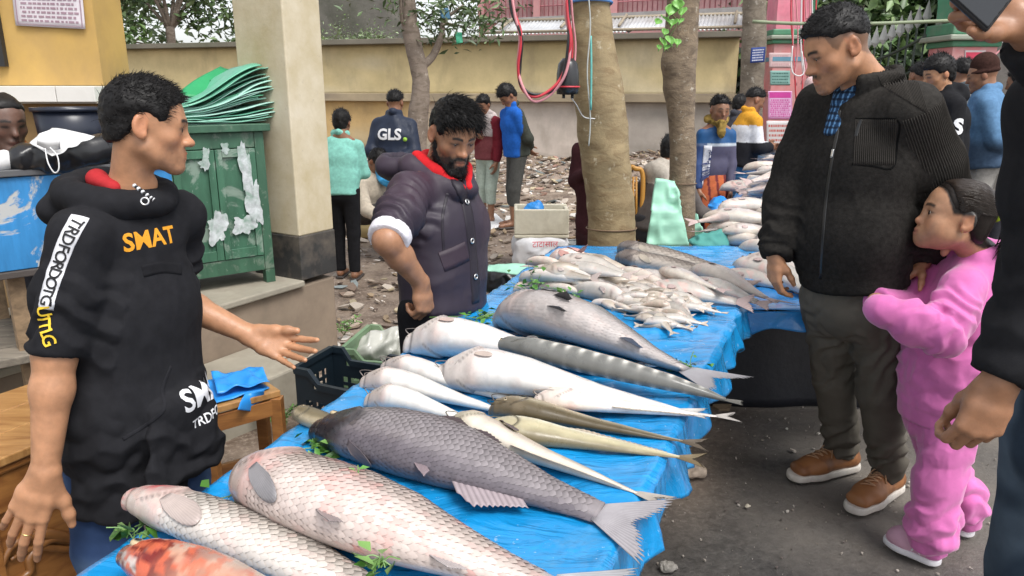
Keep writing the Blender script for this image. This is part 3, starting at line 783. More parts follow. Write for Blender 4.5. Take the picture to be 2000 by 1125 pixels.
# the gate: two painted pillars, an arch, an iron gate with spear tips
GREEN = mk('gate_green', (0.06, 0.22, 0.12), rough=0.6, var=0.2, vs=4, bump=0.1, dirt=(0.2, 0.2, 0.16))
GPINK = mk('gate_pink', (0.6, 0.22, 0.22), rough=0.75, var=0.18, vs=3, bump=0.2, dirt=(0.5, 0.4, 0.38), dirt_amt=0.6, dirt_s=2.5)
GTEAL = mk('gate_blue', (0.12, 0.28, 0.38), rough=0.7, bump=0.1)
MAROON = mk('gate_maroon', (0.2, 0.07, 0.06), rough=0.8, bump=0.2, dirt=(0.2, 0.16, 0.14))
def pillar(name, label, cx, cy, wdt, ztop, cap):
 t = thing(name, label, 'pillar', (cx, cy, 0))
 h = wdt / 2
 MB().box((cx - h - .03, cy - h - .03, -.05), (cx + h + .03, cy + h + .03, 0.55)).build('plinth', MAROON, t)
 MB().box((cx - h, cy - h, 0.55), (cx + h, cy + h, ztop)).build('shaft', GPINK, t)
 MB().box((cx - h - .012, cy - h - .012, ztop - 0.29), (cx + h + .012, cy + h + .012, ztop - 0.22)).build('band', GTEAL, t)
 for k, (z0, z1, o_) in enumerate(cap):
  bevel(MB().box((cx - h - o_, cy - h - o_, ztop + z0), (cx + h + o_, cy + h + o_, ztop + z1)).build('capital', GREEN if k != 1 else mk('cap_grey', (0.3, 0.32, 0.26), dirt=(0.12, 0.2, 0.12)), t), 0.02, 2)
 return t
pc = at(1527, 300, 13.6); GPL = (pc[0], 13.9)
pl = pillar('gate_pillar', 'pink gate pillar covered in torn posters beside the mottled trunk', GPL[0], GPL[1], 0.62, 2.28, ((0, .07, .05), (.07, .14, .10), (.14, .24, .06)))
# upper pier above the left pillar
MB().box((GPL[0] - .3, GPL[1] - .28, 2.52), (GPL[0] + .3, GPL[1] + .28, 4.6)).build('pier', mk('pier_pink', (0.66, 0.2, 0.27), var=0.15, dirt=(0.5, 0.35, 0.35), dirt_amt=.4), pl)
pc = at(1886, 200, 11.6); GPR = (pc[0], 11.9)
pr = pillar('gate_pillar', 'pink gate pillar with heavy green capital behind the man in the brown beanie', GPR[0], GPR[1], 0.66, 2.12, ((0, .09, .04), (.09, .17, .13), (.17, .34, .08)))
MB().box((GPR[0] - .3, GPR[1] - .3, 2.46), (GPR[0] + .3, GPR[1] + .3, 4.6)).build('pier', mk('cap_grey', (0.3, 0.32, 0.26), dirt=(0.12, 0.2, 0.12)), pr)
# arch between the pillars
A0 = vec(GPL[0] + .3, GPL[1], 2.5); A1 = vec(GPR[0] - .28, GPR[1], 2.5); mid = (A0 + A1) / 2; hw = (A1 - A0) / 2
aj = []
for k in range(25):
 th = math.pi * k / 24
 aj.append(mid - hw * math.cos(th) + vec(0, 0, 1.75 * math.sin(th)))
arch = thing('gate_arch', 'green arch spanning the two pink gate pillars', 'arch', tuple(mid))
V, Fc = tube(np.array(aj), 0.16, 4, 1.0, (0, 1, 0)); mobj('arch_rib', V, Fc, GREEN, arch, smooth=False)
V, Fc = tube(np.array([mid + (p - mid) * 1.13 for p in aj]), 0.09, 4, 1.0, (0, 1, 0)); mobj('arch_trim', V, Fc, mk('arch_pale', (0.55, 0.5, 0.42)), arch, smooth=False)
iron = mk('gate_iron', (0.05, 0.065, 0.05), rough=0.5, metal=0.3, bump=0.1)
spearm = mk('spear_paint', (0.4, 0.4, 0.38), rough=0.5, metal=0.2, bump=0.1)
gate = thing('iron_gate', 'dark iron gate with pale spear tips between the pink pillars', 'gate', tuple(vec(mid[0], mid[1] + .5, 0)))
g0_, g1_ = vec(GPL[0] + .4, GPL[1] + .3, 0), vec(GPR[0] - .38, GPR[1] + .3, 0)
def gz(t): return 1.92 + 0.42 * abs(2 * t - 1) ** 1.5
bar = None
for k in range(17):
 t = (k + 0.5) / 17; q = lerp(g0_, g1_, t)
 b_ = MB().tube([q + vec(0, 0, 0.08), q + vec(0, 0, gz(t) + 0.2)], 0.016, 6).build('bar', iron, gate, True)
 z = gz(t) + 0.2
 V = [(-.075, 0, .1), (0, -.025, .08), (.075, 0, .1), (0, .025, .08), (0, 0, .36), (0, 0, 0)]
 mobj('spear_tip', np.array(V) + q + vec(0, 0, z), [(0, 1, 4), (1, 2, 4), (2, 3, 4), (3, 0, 4), (1, 0, 5), (2, 1, 5), (3, 2, 5), (0, 3, 5)], spearm, b_, smooth=False)
for off in (0.0, -0.45, -1.5):
 mb = MB(); mb.tube([lerp(g0_, g1_, t) + vec(0, 0, gz(t) + off) for t in np.linspace(0, 1, 24)], 0.026, 6); mb.build('rail', iron, gate, True)
lower = MB()
lower.quadbox([g0_ + vec(0, .02, .15), g1_ + vec(0, .02, .15), g1_ + vec(0, .02, 1.2), g0_ + vec(0, .02, 1.2)], vec(0, .012, 0)).build('sheet_panel', mk('gate_sheet', (0.03, 0.03, 0.028), rough=0.6), gate)
# dark dense hedge inside the gate
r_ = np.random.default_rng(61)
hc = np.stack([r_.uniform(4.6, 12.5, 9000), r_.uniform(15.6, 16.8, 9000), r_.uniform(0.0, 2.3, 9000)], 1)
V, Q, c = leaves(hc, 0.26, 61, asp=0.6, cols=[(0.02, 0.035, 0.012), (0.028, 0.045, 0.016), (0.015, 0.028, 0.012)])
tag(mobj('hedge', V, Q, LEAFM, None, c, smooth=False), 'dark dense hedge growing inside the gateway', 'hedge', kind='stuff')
# wall that carries on to the right of the gate
slab_thing('side_wall', 'dark grey wall running right from the green capital pillar', 'wall', [vec(GPR[0] + .36, GPR[1], -.05), vec(GPR[0] + 6, GPR[1] - 1, -.05), vec(GPR[0] + 6, GPR[1] - 1, 2.2), vec(GPR[0] + .36, GPR[1], 2.2)], vec(.03, .2, 0), mk('side_wall', (0.12, 0.11, 0.1), var=.3, dirt=(.05, .06, .04)))
# posters: flat print on the left pillar, notices on other walls
def poster(name, label, Q, ground, ink, rows, seed, head=None, cat='poster', frame=None, group=None, wv=0.0, solid=False):
 """paper sheet Q=(bottom left, bottom right, top right, top left); rows of unreadable print as thin raised ink strips"""
 Q = [np.array(q, float) for q in Q]
 r = np.random.default_rng(seed); n = nrm(np.cross(Q[1] - Q[0], Q[3] - Q[0]))
 t = thing(name, label, cat, tuple(Q[0]), group)
 def P(a, b, h=0.0): return lerp(lerp(Q[0], Q[1], a), lerp(Q[3], Q[2], a), b) + n * (h + wv * math.sin(a * 9 + b * 3) * 0.5 + wv * 0.5)
 G = np.array([[P(a, b, 0.003) for b in np.linspace(0, 1, 9)] for a in np.linspace(0, 1, 9)])
 V, Qd = sheet_solid(G, 0.0025); mobj('sheet', V, Qd, mk('paper_%d' % seed, ground, rough=0.7, var=0.1, vs=5, bump=0.05, dirt=tuple(0.7 * x for x in ground), dirt_amt=.4), t, smooth=True)
 mb = MB()
 def strip(a0, a1, b0, b1, h=0.0046):
  mb.quadbox([P(a0, b0, h), P(a1, b0, h), P(a1, b1, h), P(a0, b1, h)], n * -0.001)
 if frame:
  for (a0, a1, b0, b1) in ((.03, .97, .03, .045), (.03, .97, .955, .97), (.03, .045, .03, .97), (.955, .97, .03, .97)): strip(a0, a1, b0, b1)
 if head:
  strip(0.06, 0.94, head[0], head[1])
 for k in range(rows):
  b = 0.08 + (k + 0.5) / rows * ((head[0] if head else 0.95) - 0.12); a = 0.08 + r.random() * 0.05; hh = 0.2 / rows
  while a < 0.88:
   l = 0.02 + 0.06 * r.random(); strip(a, min(a + l, 0.93), b - hh, b + hh); a += l + 0.012 + 0.02 * r.random()
 mb.build('print', mk('ink_%d' % seed, ink, rough=.7, bump=0), t)['kind'] = 'stuff'
 return t
def on_y(u, v, Y, dy=0.0): p = at(u, v, Y); p[1] += dy; return p
FY = GPL[1] - .31 - .004
def pq(u0, v0, u1, v1, Y): return [at(u0, v1, Y), at(u1, v1, Y), at(u1, v0, Y), at(u0, v0, Y)]
poster('poster', 'magenta and white printed poster pasted in the middle of the pillar', pq(1500, 178, 1547, 233, FY), (0.72, 0.45, 0.66), (0.55, 0.05, 0.3), 9, 71, (0.76, 0.95), frame=True)
poster('poster', 'torn whitish poster with red showing through low on the pillar', pq(1497, 236, 1541, 292, FY), (0.62, 0.6, 0.6), (0.5, 0.12, 0.1), 5, 72)
poster('poster', 'small teal green notice pasted above the magenta poster', pq(1504, 138, 1543, 166, FY), (0.22, 0.4, 0.36), (0.06, 0.15, 0.13), 4, 73)
poster('poster', 'faded pinkish white paper near the top of the pillar', pq(1502, 103, 1545, 132, FY), (0.62, 0.45, 0.45), (0.55, 0.35, 0.36), 3, 74)
FYr = GPR[1] - .33 - .004
poster('poster', 'red and white poster on the right gate pillar between two heads', pq(1884, 98, 1925, 165, FYr), (0.62, 0.5, 0.5), (0.6, 0.05, 0.1), 9, 75, (0.72, 0.94))
pp = at(1480, 108, 11.9)
sg = poster('sign', 'small dark blue sign with white lettering nailed to the mottled trunk', [pp + vec(-.11, 0, -.115), pp + vec(.11, 0, -.1), pp + vec(.11, 0, .125), pp + vec(-.11, 0, .11)], (0.02, 0.05, 0.22), (0.6, 0.62, 0.7), 5, 76, cat='sign')
s = s_at(1385, 200)
poster('poster', 'pale blue paper notice stuck on the grey wall behind the man with the scarf', [wp(s_at(1368), 0.88, .006), wp(s_at(1402), 0.88, .006), wp(s_at(1402), 1.25, .006), wp(s_at(1368), 1.25, .006)], (0.5, 0.6, 0.65), (0.3, 0.45, 0.55), 4, 77)
# LEFT BUILDING: veranda plinth, step, column, yellow wall
E1, E2 = vec(.5, .866, 0), vec(-.866, .5, 0)
CC = vec(-1.17, 4.0, 0)
conc = mk('plinth_concrete', (0.27, 0.21, 0.155), rough=0.85, var=0.3, vs=3, bump=0.35, bs=30, dirt=(0.14, 0.1, 0.075), dirt_amt=.7, dirt_s=2.0)
concw = mk('step_concrete', (0.33, 0.3, 0.24), rough=0.8, var=0.3, vs=2.5, bump=0.3, bs=25, dirt=(0.16, 0.13, 0.1), dirt_amt=.6)
def local(o, e1, e2): return (np.stack([e1, e2, vec(0, 0, 1)], 1), o)
ver = thing('veranda', 'raised brown concrete veranda floor with a step under the green cabinet', 'veranda', tuple(CC))
LM = local(CC, E1, E2)
bevel(MB().box((-4.2, 0.012, -.05), (0.262, 3.6, 0.44), LM).build('plinth', conc, ver), .012)
bevel(MB().box((-4.2, -.02, 0.44), (0.0, 3.6, 0.475), LM).build('floor_slab', concw, ver), .008)
bevel(MB().box((-4.2, -.42, -.05), (-0.35, 0.010, 0.2), LM).build('step', concw, ver), .012)
def col_mat():
 m = bpy.data.materials.new('column_paint'); m.use_nodes = True
 n = m.node_tree; b = n.nodes['Principled BSDF']; co = coords(n, 'Object')
 v = ramp(n, noise_node(n, co, 2.5, 7, .65), [(.3, (.44, .36, .21)), (.6, (.6, .53, .4)), (.8, (.66, .6, .5))])
 c = mixn(n, mathn(n, 'MULTIPLY', ramp(n, noise_node(n, co, 26, 5, .7), [(.62, (0, 0, 0)), (.72, (1, 1, 1))]), .4), v, (.3, .26, .2))
 n.links.new(c, b.inputs['Base Color']); b.inputs['Roughness'].default_value = .8
 bp = n.nodes.new('ShaderNodeBump'); bp.inputs['Strength'].default_value = .25; bp.inputs['Distance'].default_value = .006
 n.links.new(noise_node(n, co, 35, 5), bp.inputs['Height']); n.links.new(bp.outputs[0], b.inputs['Normal'])
 return m
colu = thing('column', 'cream painted square column with a black band at its foot', 'column', tuple(CC))
bevel(MB().box((0, 0, 0.72), (.27, .37, 4.4), LM).build('shaft', col_mat(), colu), .008)
bevel(MB().box((-.004, -.004, 0.47), (.274, .374, 0.72), LM).build('black_band', mk('black_paint', (.035, .035, .035), rough=.55, var=.4, vs=6, bump=.2, dirt=(.22, .18, .14), dirt_amt=.6, dirt_s=5), colu), .006)
# yellow wall with the tile ledge
yw = thing('yellow_wall', 'mustard yellow plastered wall with white tiled ledge behind the seated old man', 'wall', (-2.3, 3.45, 0))
p = at(193, 100, 3.45); xr = p[0]
ywm = mk('yellow_plaster', (.52, .33, .1), rough=.85, var=.22, vs=2.0, bump=.25, bs=25, dirt=(.3, .2, .1), dirt_amt=.6, dirt_s=1.8)
MB().box((-4.5, 3.45, 1.52), (xr, 3.7, 4.2)).build('upper_wall', ywm, yw)
MB().box((-4.5, 3.452, .476), (xr + .01, 3.7, 1.44)).build('lower_wall', mk('yellow_dirty', (.32, .2, .08), rough=.85, var=.4, vs=3, dirt=(.1, .07, .05), dirt_amt=.8), yw)
tl = .3; x = -4.4; tm = mk('white_tile', (.68, .66, .62), rough=.3, var=.08, vs=4, bump=.03, dirt=(.45, .42, .36), dirt_amt=.5)
MB().box((-4.5, 3.36, 1.442), (xr + .012, 3.7, 1.452)).build('ledge_bed', mk('mortar', (.3, .27, .22)), yw)
while x < xr:
 x2 = min(x + tl, xr + .01)
 bevel(MB().box((x + .0015, 3.35, 1.448), (x2 - .0015, 3.449, 1.516)).build('tile', tm, yw), .003)
 x += tl
MB().box((-4.4, 3.42, 1.6), (at(5, 100, 3.42)[0], 3.446, 2.1)).build('dark_opening', mk('opening_black', (.02, .02, .02), rough=.5), yw)  # black board put in for the dark of the window opening
PY = 3.44
poster('notice', 'white printed notice with a thin border hung on the yellow wall', [at(32, 50, PY), at(168, 57, PY), at(158, -40, PY), at(22, -40, PY)], (.6, .55, .58), (.3, .2, .24), 9, 78, frame=True, cat='notice', wv=.004)
# PEOPLE
SKIN = mk('skin', attr=True, rough=0.46, var=0.16, vs=45, bump=0.3, bs=260, bd=0.0010, sss=0.08, spec=0.5, rvar=.12)
HAIRM = mk('hair', attr=True, rough=0.5, var=0.2, vs=60, bump=0.0, spec=0.22)
EYEM = mk('eye', attr=True, rough=0.12, var=0.0, bump=0.0, spec=0.6)
def frame(fwd, up):
 f = nrm(fwd); u = np.array(up, float); u = nrm(u - f * np.dot(u, f)); s = np.cross(f, u)
 return np.stack([s, f, u], 0)              # rows: their right, forward, up
SK_D = (0.25, 0.12, 0.066); SK_M = (0.38, 0.19, 0.10); SK_L = (0.52, 0.32, 0.21)
def head_sdf(male=True, child=False, jaw=1.0, nose=1.0, closed=0.5, mouth_open=0.0, detail=True):
 S = Sdf()
 S.ell((0, -0.014, 0.036), (.0735, .094, .082), .02)
 S.ell((0, .034, .025), (.062, .056, .062), .03)
 fw = 1.05 if child else 1.0
 S.ell((0, .026, -.036), (.058 * fw, .06, .074), .035)
 for sx in (-1, 1):
  S.cone((sx * .050 * jaw, -.002, -.056), (sx * .016, .068 - .006 * child, -.101 + .012 * child), .018, .015, .03)
  S.ell((sx * .043, .052, -.024), (.02, .02, .017), .025)
  S.cone((sx * .012, .084, .018), (sx * .04, .070, .017), .0115 if male else .006, .010 if male else .005, .018)
 if child:
  for sx in (-1, 1): S.ell((sx * .036, .046, -.05), (.03, .03, .028), .03)
 S.ell((0, .078, -.101) if not child else (0, .073, -.092), (.02, .018, .016) if not child else (.018, .017, .018), .022); S.ell((0, .106, -.087), (.022, .010, .006), .008, '-')
 if not detail:
  S.cone((0, .086, .004), (0, .104, -.03), .009, .013, .015)
  S.ell((0, .083, -.062), (.024, .013, .011), .012)
  for sx in (-1, 1): S.ell((sx * .077, -.012, -.004), (.011, .02, .031), .006)
  return S
 # mouth mound
 S.ell((0, .076, -.066), (.029, .022, .024), .022)
 # eye sockets
 for sx in (-1, 1):
  S.ell((sx * .031, .100, -.001), (.0195, .019, .013), .014, '-')
 # nose
 nl = .109 + .006 * (nose - 1) * 3
 if child: nl -= .008
 S.cone((0, .0845, .012), (0, nl - .008, -.029), .0075, .0095, .014)
 S.ell((0, nl - .003, -.0335), (.0125 * nose, .0125, .0105), .010)
 for sx in (-1, 1):
  S.ell((sx * .0125 * nose, nl - .014, -.0355), (.0085, .011, .0085), .007)
  S.ell((sx * .0068 * nose, nl - .009, -.0455), (.0038, .006, .0035), .004, '-')
 # eyelids over the eyeballs
 for sx in (-1, 1):
  S.ell((sx * .031, .0735, -.0005), (.0158, .0148, .0138), .008)
  if closed < .9:
   op = .0088 * (1 - closed)
   S.cone((sx * .0215, .092, -.001), (sx * .0405, .0905, -.001), op, op * .8, .002, '-')
 # lips
 mo = mouth_open
 for sx in (-1, 1):
  S.cone((sx * .004, .0965, -.0625 + mo * .1), (sx * .021, .0845, -.0665), .0052, .0028, .005)
 S.cone((-.016, .0885, -.0735 - mo), (.016, .0885, -.0735 - mo), .0045, .0045, .006)
 S.ell((0, .0935, -.0742 - mo), (.013, .006, .0056), .005)
 for sx in (-1, 1):
  S.cone((0, .1015, -.0672 - mo * .4), (sx * .025, .086, -.0682), .0018 + mo * .45, .001, .003, '-')
 # ears
 for sx in (-1, 1):
  ax = frame((sx * .35, -.94, 0), (0, -.18, 1))
  S.ell((sx * .0785, -.016, .0), (.0085, .0195, .031), .006, '+', np.stack([ax[0], ax[1], ax[2]]))
  S.ell((sx * .0775, -.010, -.022), (.008, .012, .013), .006)
  S.ell((sx * .0885, -.011, .004), (.0085, .0115, .019), .003, '-', ax)
  S.ell((sx * .086, -.006, -.010), (.006, .006, .008), .004, '-')
 return S
def head_cols(P, skin, lip=None, brow=0.8, stub=0.0, must=0.0, hairline=None, eyes=False, male=True, scalp=None, scalp_w=1.0):
 x, y, z = np.abs(P[:, 0]), P[:, 1], P[:, 2]
 c = np.tile(np.array(skin)[None], (len(P), 1))
 c = c * (1 + 0.10 * fbm(P * 18, 4)[:, None])
 red = np.array(skin) * np.array((1.12, .92, .88))
 c = mixc(c, red, np.exp(-((x - .043) / .02) ** 2 - ((z + .03) / .02) ** 2) * (y > .03) * .6)
 c = mixc(c, red, np.exp(-(x / .018) ** 2 - ((z + .034) / .014) ** 2) * (y > .08) * .7)
 c = mixc(c, red, (x > .073) * .7)
 c = mixc(c, np.array(skin) * .72, np.exp(-((x - .031) / .016) ** 2 - ((z + .004) / .011) ** 2) * (y > .055) * .55)
 lipc = np.array(skin) * np.array((.95, .62, .62)) if lip is None else np.array(lip)
 lw = np.exp(-(x / .019) ** 4 - ((z + .068) / .0105) ** 4) * (y > .078)
 c = mixc(c, lipc, lw * .85)
 if brow:
  zb = .0205 + .004 * np.sin(np.clip((x - .01) / .04, 0, 1) * 3.1)
  bw = np.exp(-((z - zb) / .0052) ** 4) * sstep(.008, .013, x) * (1 - sstep(.043, .05, x)) * (y > .05)
  c = mixc(c, (.012, .01, .009), np.clip(bw * brow * 1.3, 0, 1))
 if eyes:
  ew = np.exp(-((x - .031) / .013) ** 4 - (z / .005) ** 4) * (y > .06)
  c = mixc(c, (.015, .012, .01), ew * .9)
 else:
  ew = np.exp(-((x - .033) / .0165) ** 6 - ((z - .0025) / .0040) ** 2) * (y > .06)
  c = mixc(c, (.015, .011, .01), ew * .95)
 if scalp:
  zl = np.interp(y, *HLINE[scalp]); c = mixc(c, (.016, .012, .010), sstep(-.008, .006, z - zl + .004 * vnoise(P * 120, 2)) * scalp_w)
 sb = np.exp(-(x / .05) ** 6) * sstep(-.045, -.075, z) * (y > .03) + sstep(.02, .05, y) * sstep(-.03, -.07, z) * .8
 n = .75 + .5 * vnoise(P * 160, 3)
 if stub: c = mixc(c, (.03, .025, .022), np.clip(np.clip(sb, 0, 1) * stub * n, 0, .97) * (1 - lw))
 if must:
  mw_ = np.exp(-(x / .026) ** 4 - ((z + .0545) / .009) ** 4) * (y > .07)
  c = mixc(c, (.015, .012, .01), mw_ * must * (1 - lw) * np.clip(n, .5, 1.2))
 return c
def eyeball(sx, gaze, r=.0139):
 nU, nV = 16, 12
 g = nrm(gaze); A = frame(g, (0, 0, 1))
 th = np.linspace(0, math.pi, nV)
 V = []; C = []
 for t in th:
  for p in np.arange(nU) / nU * 2 * math.pi:
   d = A[1] * math.cos(t) + (A[0] * math.cos(p) + A[2] * math.sin(p)) * math.sin(t)
   V.append(vec(sx * .031, .0742, 0) + d * r)
   C.append((.004, .003, .003) if t < .25 else ((.03, .015, .008) if t < .62 else (.62, .56, .5)))
 Fc = np.array([(i * nU + j, i * nU + (j + 1) % nU, (i + 1) * nU + (j + 1) % nU, (i + 1) * nU + j) for i in range(nV - 1) for j in range(nU)])
 return np.array(V), Fc, np.array(C)
HLINE = {'short': ([-.13, -.09, -.05, -.03, -.022, .01, .03, .045, .055, .075, .12], [-.062, -.058, -.035, -.01, .03, .028, .005, .02, .055, .066, .07]),
   'fade':  ([-.13, -.09, -.05, -.03, -.022, .01, .035, .05, .065, .085, .12], [.0, .004, .018, .03, .04, .042, .045, .052, .064, .068, .072]),
   'back':  ([-.13, -.09, -.05, -.03, -.022, .01, .03, .05, .06, .075, .12], [-.075, -.075, -.055, -.03, .02, .015, .012, .045, .066, .08, .1]),
   'full':  ([-.13, -.09, -.05, -.03, -.022, .01, .03, .045, .06, .08, .12], [-.085, -.085, -.06, -.03, .015, .015, .01, .03, .045, .052, .055])}
def hair_mesh(style='short', vol=.012, topvol=.012, h=.004, seed=1, rough_=.006, strands=3000, slen=.028, comb=(0, .5, .6), col=(.012, .011, .011), swidth=.0009, fringe=None, extra=None, dirf=None, side_len=None):
 xs, zs = HLINE[style]
 S = Sdf()
 S.ell((0, -.014, .036), (.0735 + vol * .55, .094 + vol, .082 + vol * .6), .01)
 if topvol > .003: S.ell((0, -.005, .055), (.068 + topvol * .4, .088 + topvol * .5, .066 + topvol), .03)
 S.ell((0, .034, .028), (.064 + vol * .3, .0585 + vol * .4, .064 + vol * .4), .03)
 S.ell((0, -.05, -.03), (.056 + vol * .4, .05 + vol * .6, .06), .03)
 if extra: extra(S)
 def cutf(X, Y, Z):
  zl = np.interp(np.broadcast_to(Y, np.broadcast_shapes(X.shape, Y.shape, Z.shape)).ravel() + 0, xs, zs).reshape(np.broadcast_shapes(X.shape, Y.shape, Z.shape))
  return (zl - Z) * .75
 if fringe is None: S.cut(cutf, .018)
 else: S.cut(lambda X, Y, Z: np.minimum(cutf(X, Y, Z), fringe(X, Y, Z)), .004)
 V, Q = S.mesh(h, 1)
 N = normals(V, Q)
 V = V + N * (rough_ * (fbm(V * 45, seed, 2) * .7 + .5 * np.abs(vnoise(V * np.array((110, 45, 60)), seed + 2))))[:, None]
 cb = np.tile(np.array(col)[None], (len(V), 1)) * (.8 + .5 * np.abs(vnoise(V * np.array((200, 60, 90)), seed))[:, None])
 if not strands: return V, Q, cb
 N = normals(V, Q)
 r = np.random.default_rng(seed)
 pick = r.choice(len(V), min(strands, len(V) * 3))
 pick = pick[(N[pick][:, 2] > -.55)]
 P = V[pick] - N[pick] * .002; n = N[pick]; k = len(P)
 cm = np.tile(np.array(comb, float)[None], (k, 1)) if dirf is None else dirf(P, n)
 d = n * .4 + cm + r.normal(size=(k, 3)) * .28
 d /= np.linalg.norm(d, axis=1)[:, None]
 L = slen * (.5 + r.random(k))[:, None] * (1 if side_len is None else lerp(side_len, 1, sstep(.02, .075, P[:, 2] + .25 * P[:, 1])))[:, None] if side_len is not None else slen * (.5 + r.random(k))[:, None]
 s = np.cross(d, n + r.normal(size=(k, 3)) * .2); s /= np.linalg.norm(s, axis=1)[:, None] + 1e-9
 t = np.cross(d, s)
 w0 = swidth
 mid = P + d * L * .5 + n * 0; tip = P + d * L - np.array((0, 0, 1)) * L * .18
 def ring(c, w_): return [c + s * w_, c - s * w_ * .5 + t * w_ * .86, c - s * w_ * .5 - t * w_ * .86]
 VV = np.stack(ring(P, w0) + ring(mid, w0 * .8) + [tip], 1).reshape(-1, 3)
 o = np.arange(k) * 7
 qs = []
 for j in range(3): qs.append(np.stack([o + j, o + (j + 1) % 3, o + 3 + (j + 1) % 3, o + 3 + j], 1))
 for j in range(3): qs.append(np.stack([o + 3 + j, o + 3 + (j + 1) % 3, o + 6, o + 6], 1))
 fac = np.vstack(qs[:3]); tri = np.vstack(qs[3:])[:, :3]
 sc_ = np.array(col)[None] * (.7 + .9 * r.random((k, 1)))
 return (V, Q, cb), (VV, fac, tri, np.repeat(sc_, 7, 0))
def put(V, fr, c, sc=1.0): return (V * sc) @ fr + np.array(c)
def add_hair(root, fr, c, sc, **kw):
 H = hair_mesh(**kw)
 if len(H) == 3:
  return mobj('hair', put(H[0], fr, c, sc), H[1], HAIRM, root, H[2])
 (V, Q, cb), (VV, fq, ft, sc_) = H
 n = len(V)
 allV = np.vstack([put(V, fr, c, sc), put(VV, fr, c, sc)])
 Fc = [tuple(f) for f in Q] + [tuple(f + n) for f in fq] + [tuple(f + n) for f in ft]
 return mobj('hair', allV, Fc, HAIRM, root, np.vstack([cb, sc_]))
def hand_pts(wrist, fwd, palm, thumb, sc=1.0, curl=(25, 25, 25), curls=None, spread=6, thumb_out=45, thumb_curl=20, thumb_drop=25, flen=1.0):
 """list of (points, radii) chains. palm = direction the palm faces, thumb = side the thumb is on"""
 f = nrm(fwd); p = np.array(palm, float); p = nrm(p - f * np.dot(p, f)); t = np.array(thumb, float); s = np.cross(p, f)
 if np.dot(s, t) < 0: s = -s
 W = np.array(wrist, float)
 def L(a, b, c): return W + (f * a + s * b + p * c) * sc
 mcp = [(.090, .029, -.002), (.094, .009, -.004), (.089, -.011, -.003), (.080, -.029, .0)]
 lens = [(.042, .025, .021), (.047, .029, .022), (.043, .027, .022), (.033, .020, .019)]
 rad = [.0092, .0095, .009, .0078]
 ch = [([L(*m) for m in ((-.005, 0.008, 0), (.05, .022, .001), mcp[0])], [r * sc for r in (.02, .0165, .0125)]),
   ([L(*m) for m in ((-.005, 0, -.001), (.05, .004, -.003), mcp[1])], [r * sc for r in (.02, .016, .0125)]),
   ([L(*m) for m in ((-.005, -.006, 0), (.05, -.010, -.001), mcp[2])], [r * sc for r in (.02, .0155, .012)]),
   ([L(*m) for m in ((-.003, -.01, .001), (.045, -.022, .003), mcp[3])], [r * sc for r in (.018, .0155, .0115)])]
 fing = []
 for k in range(4):
  cu = np.array(curls[k] if curls is not None else curl, float)
  pos = L(*mcp[k]); a = 0; pts = [pos]; rs = [rad[k] * 1.12]
  sa = R(spread * (1.2 - .8 * k))
  for j in range(3):
   a += R(cu[j])
   d = (f * math.cos(sa) + s * math.sin(sa)) * math.cos(a) + p * math.sin(a)
   pos = pos + d * lens[k][j] * sc * flen; pts.append(pos); rs.append(rad[k] * (1.02, .92, .76)[j])
  fing.append((pts, [r * sc for r in rs]))
 # thumb leaves the side of the palm near its base
 a0 = L(.018, .020, .006)
 to, td, tc = R(thumb_out), R(thumb_drop), R(thumb_curl)
 d1 = (f * math.cos(to) + s * math.sin(to)) * math.cos(td) + p * math.sin(td)
 a1 = a0 + d1 * .044 * sc
 d2 = nrm(d1 * math.cos(tc) + (f * .8 + p * .3 - s * .45) * math.sin(tc)); a2 = a1 + d2 * .034 * sc
 d3 = nrm(d2 * math.cos(tc) + (f * .8 + p * .3 - s * .45) * math.sin(tc)); a3 = a2 + d3 * .027 * sc
 fing.append(([a0, a1, a2, a3], [r * sc for r in (.017, .0125, .0105, .0085)]))
 return ch, fing
def hand_sdf(S, *a, **kw):
 ch, fing = hand_pts(*a, **kw)
 sc = kw.get('sc', 1.0)
 for pts, rs in ch: S.chain(pts, rs, .012 * sc)
 for pts, rs in fing[:4]: S.chain(pts, rs, .0035 * sc)
 S.chain(fing[4][0], fing[4][1], .012 * sc)
 return S, fing
def hand_cols(V, fing, skin, base=None):
 c = np.tile(np.array(skin)[None], (len(V), 1)) * (1 + .12 * fbm(V * 40, 3)[:, None]) if base is None else base
 for pts, rs in fing:
  tip = pts[-1]; d = nrm(pts[-1] - pts[-2])
  w_ = np.exp(-(np.linalg.norm(V - tip - d * .003, axis=1) / .009) ** 4)
  c = mixc(c, np.minimum(np.array(skin) * np.array((1.35, 1.3, 1.3)), .8), w_ * .6)
  for q in pts[1:-1]:
   c = mixc(c, np.array(skin) * .72, np.exp(-(np.linalg.norm(V - q, axis=1) / .009) ** 2) * .45)
 return c
def wrinkle(V, N, amp, sc, seed, sharp=1.0):
 P = V * np.array(sc)[None]
 P = P + .6 * np.stack([vnoise(P * .7, seed + 1), vnoise(P * .7, seed + 2), vnoise(P * .7, seed + 5)], 1)
 r = 1 - np.abs(vnoise(P, seed)) * 2.2
 r2 = 1 - np.abs(vnoise(P * 2.1, seed + 7)) * 2.2
 return V + N * (amp * (np.clip(r, -.4, 1) ** 1 + .45 * np.clip(r2, -.4, 1)))[:, None]
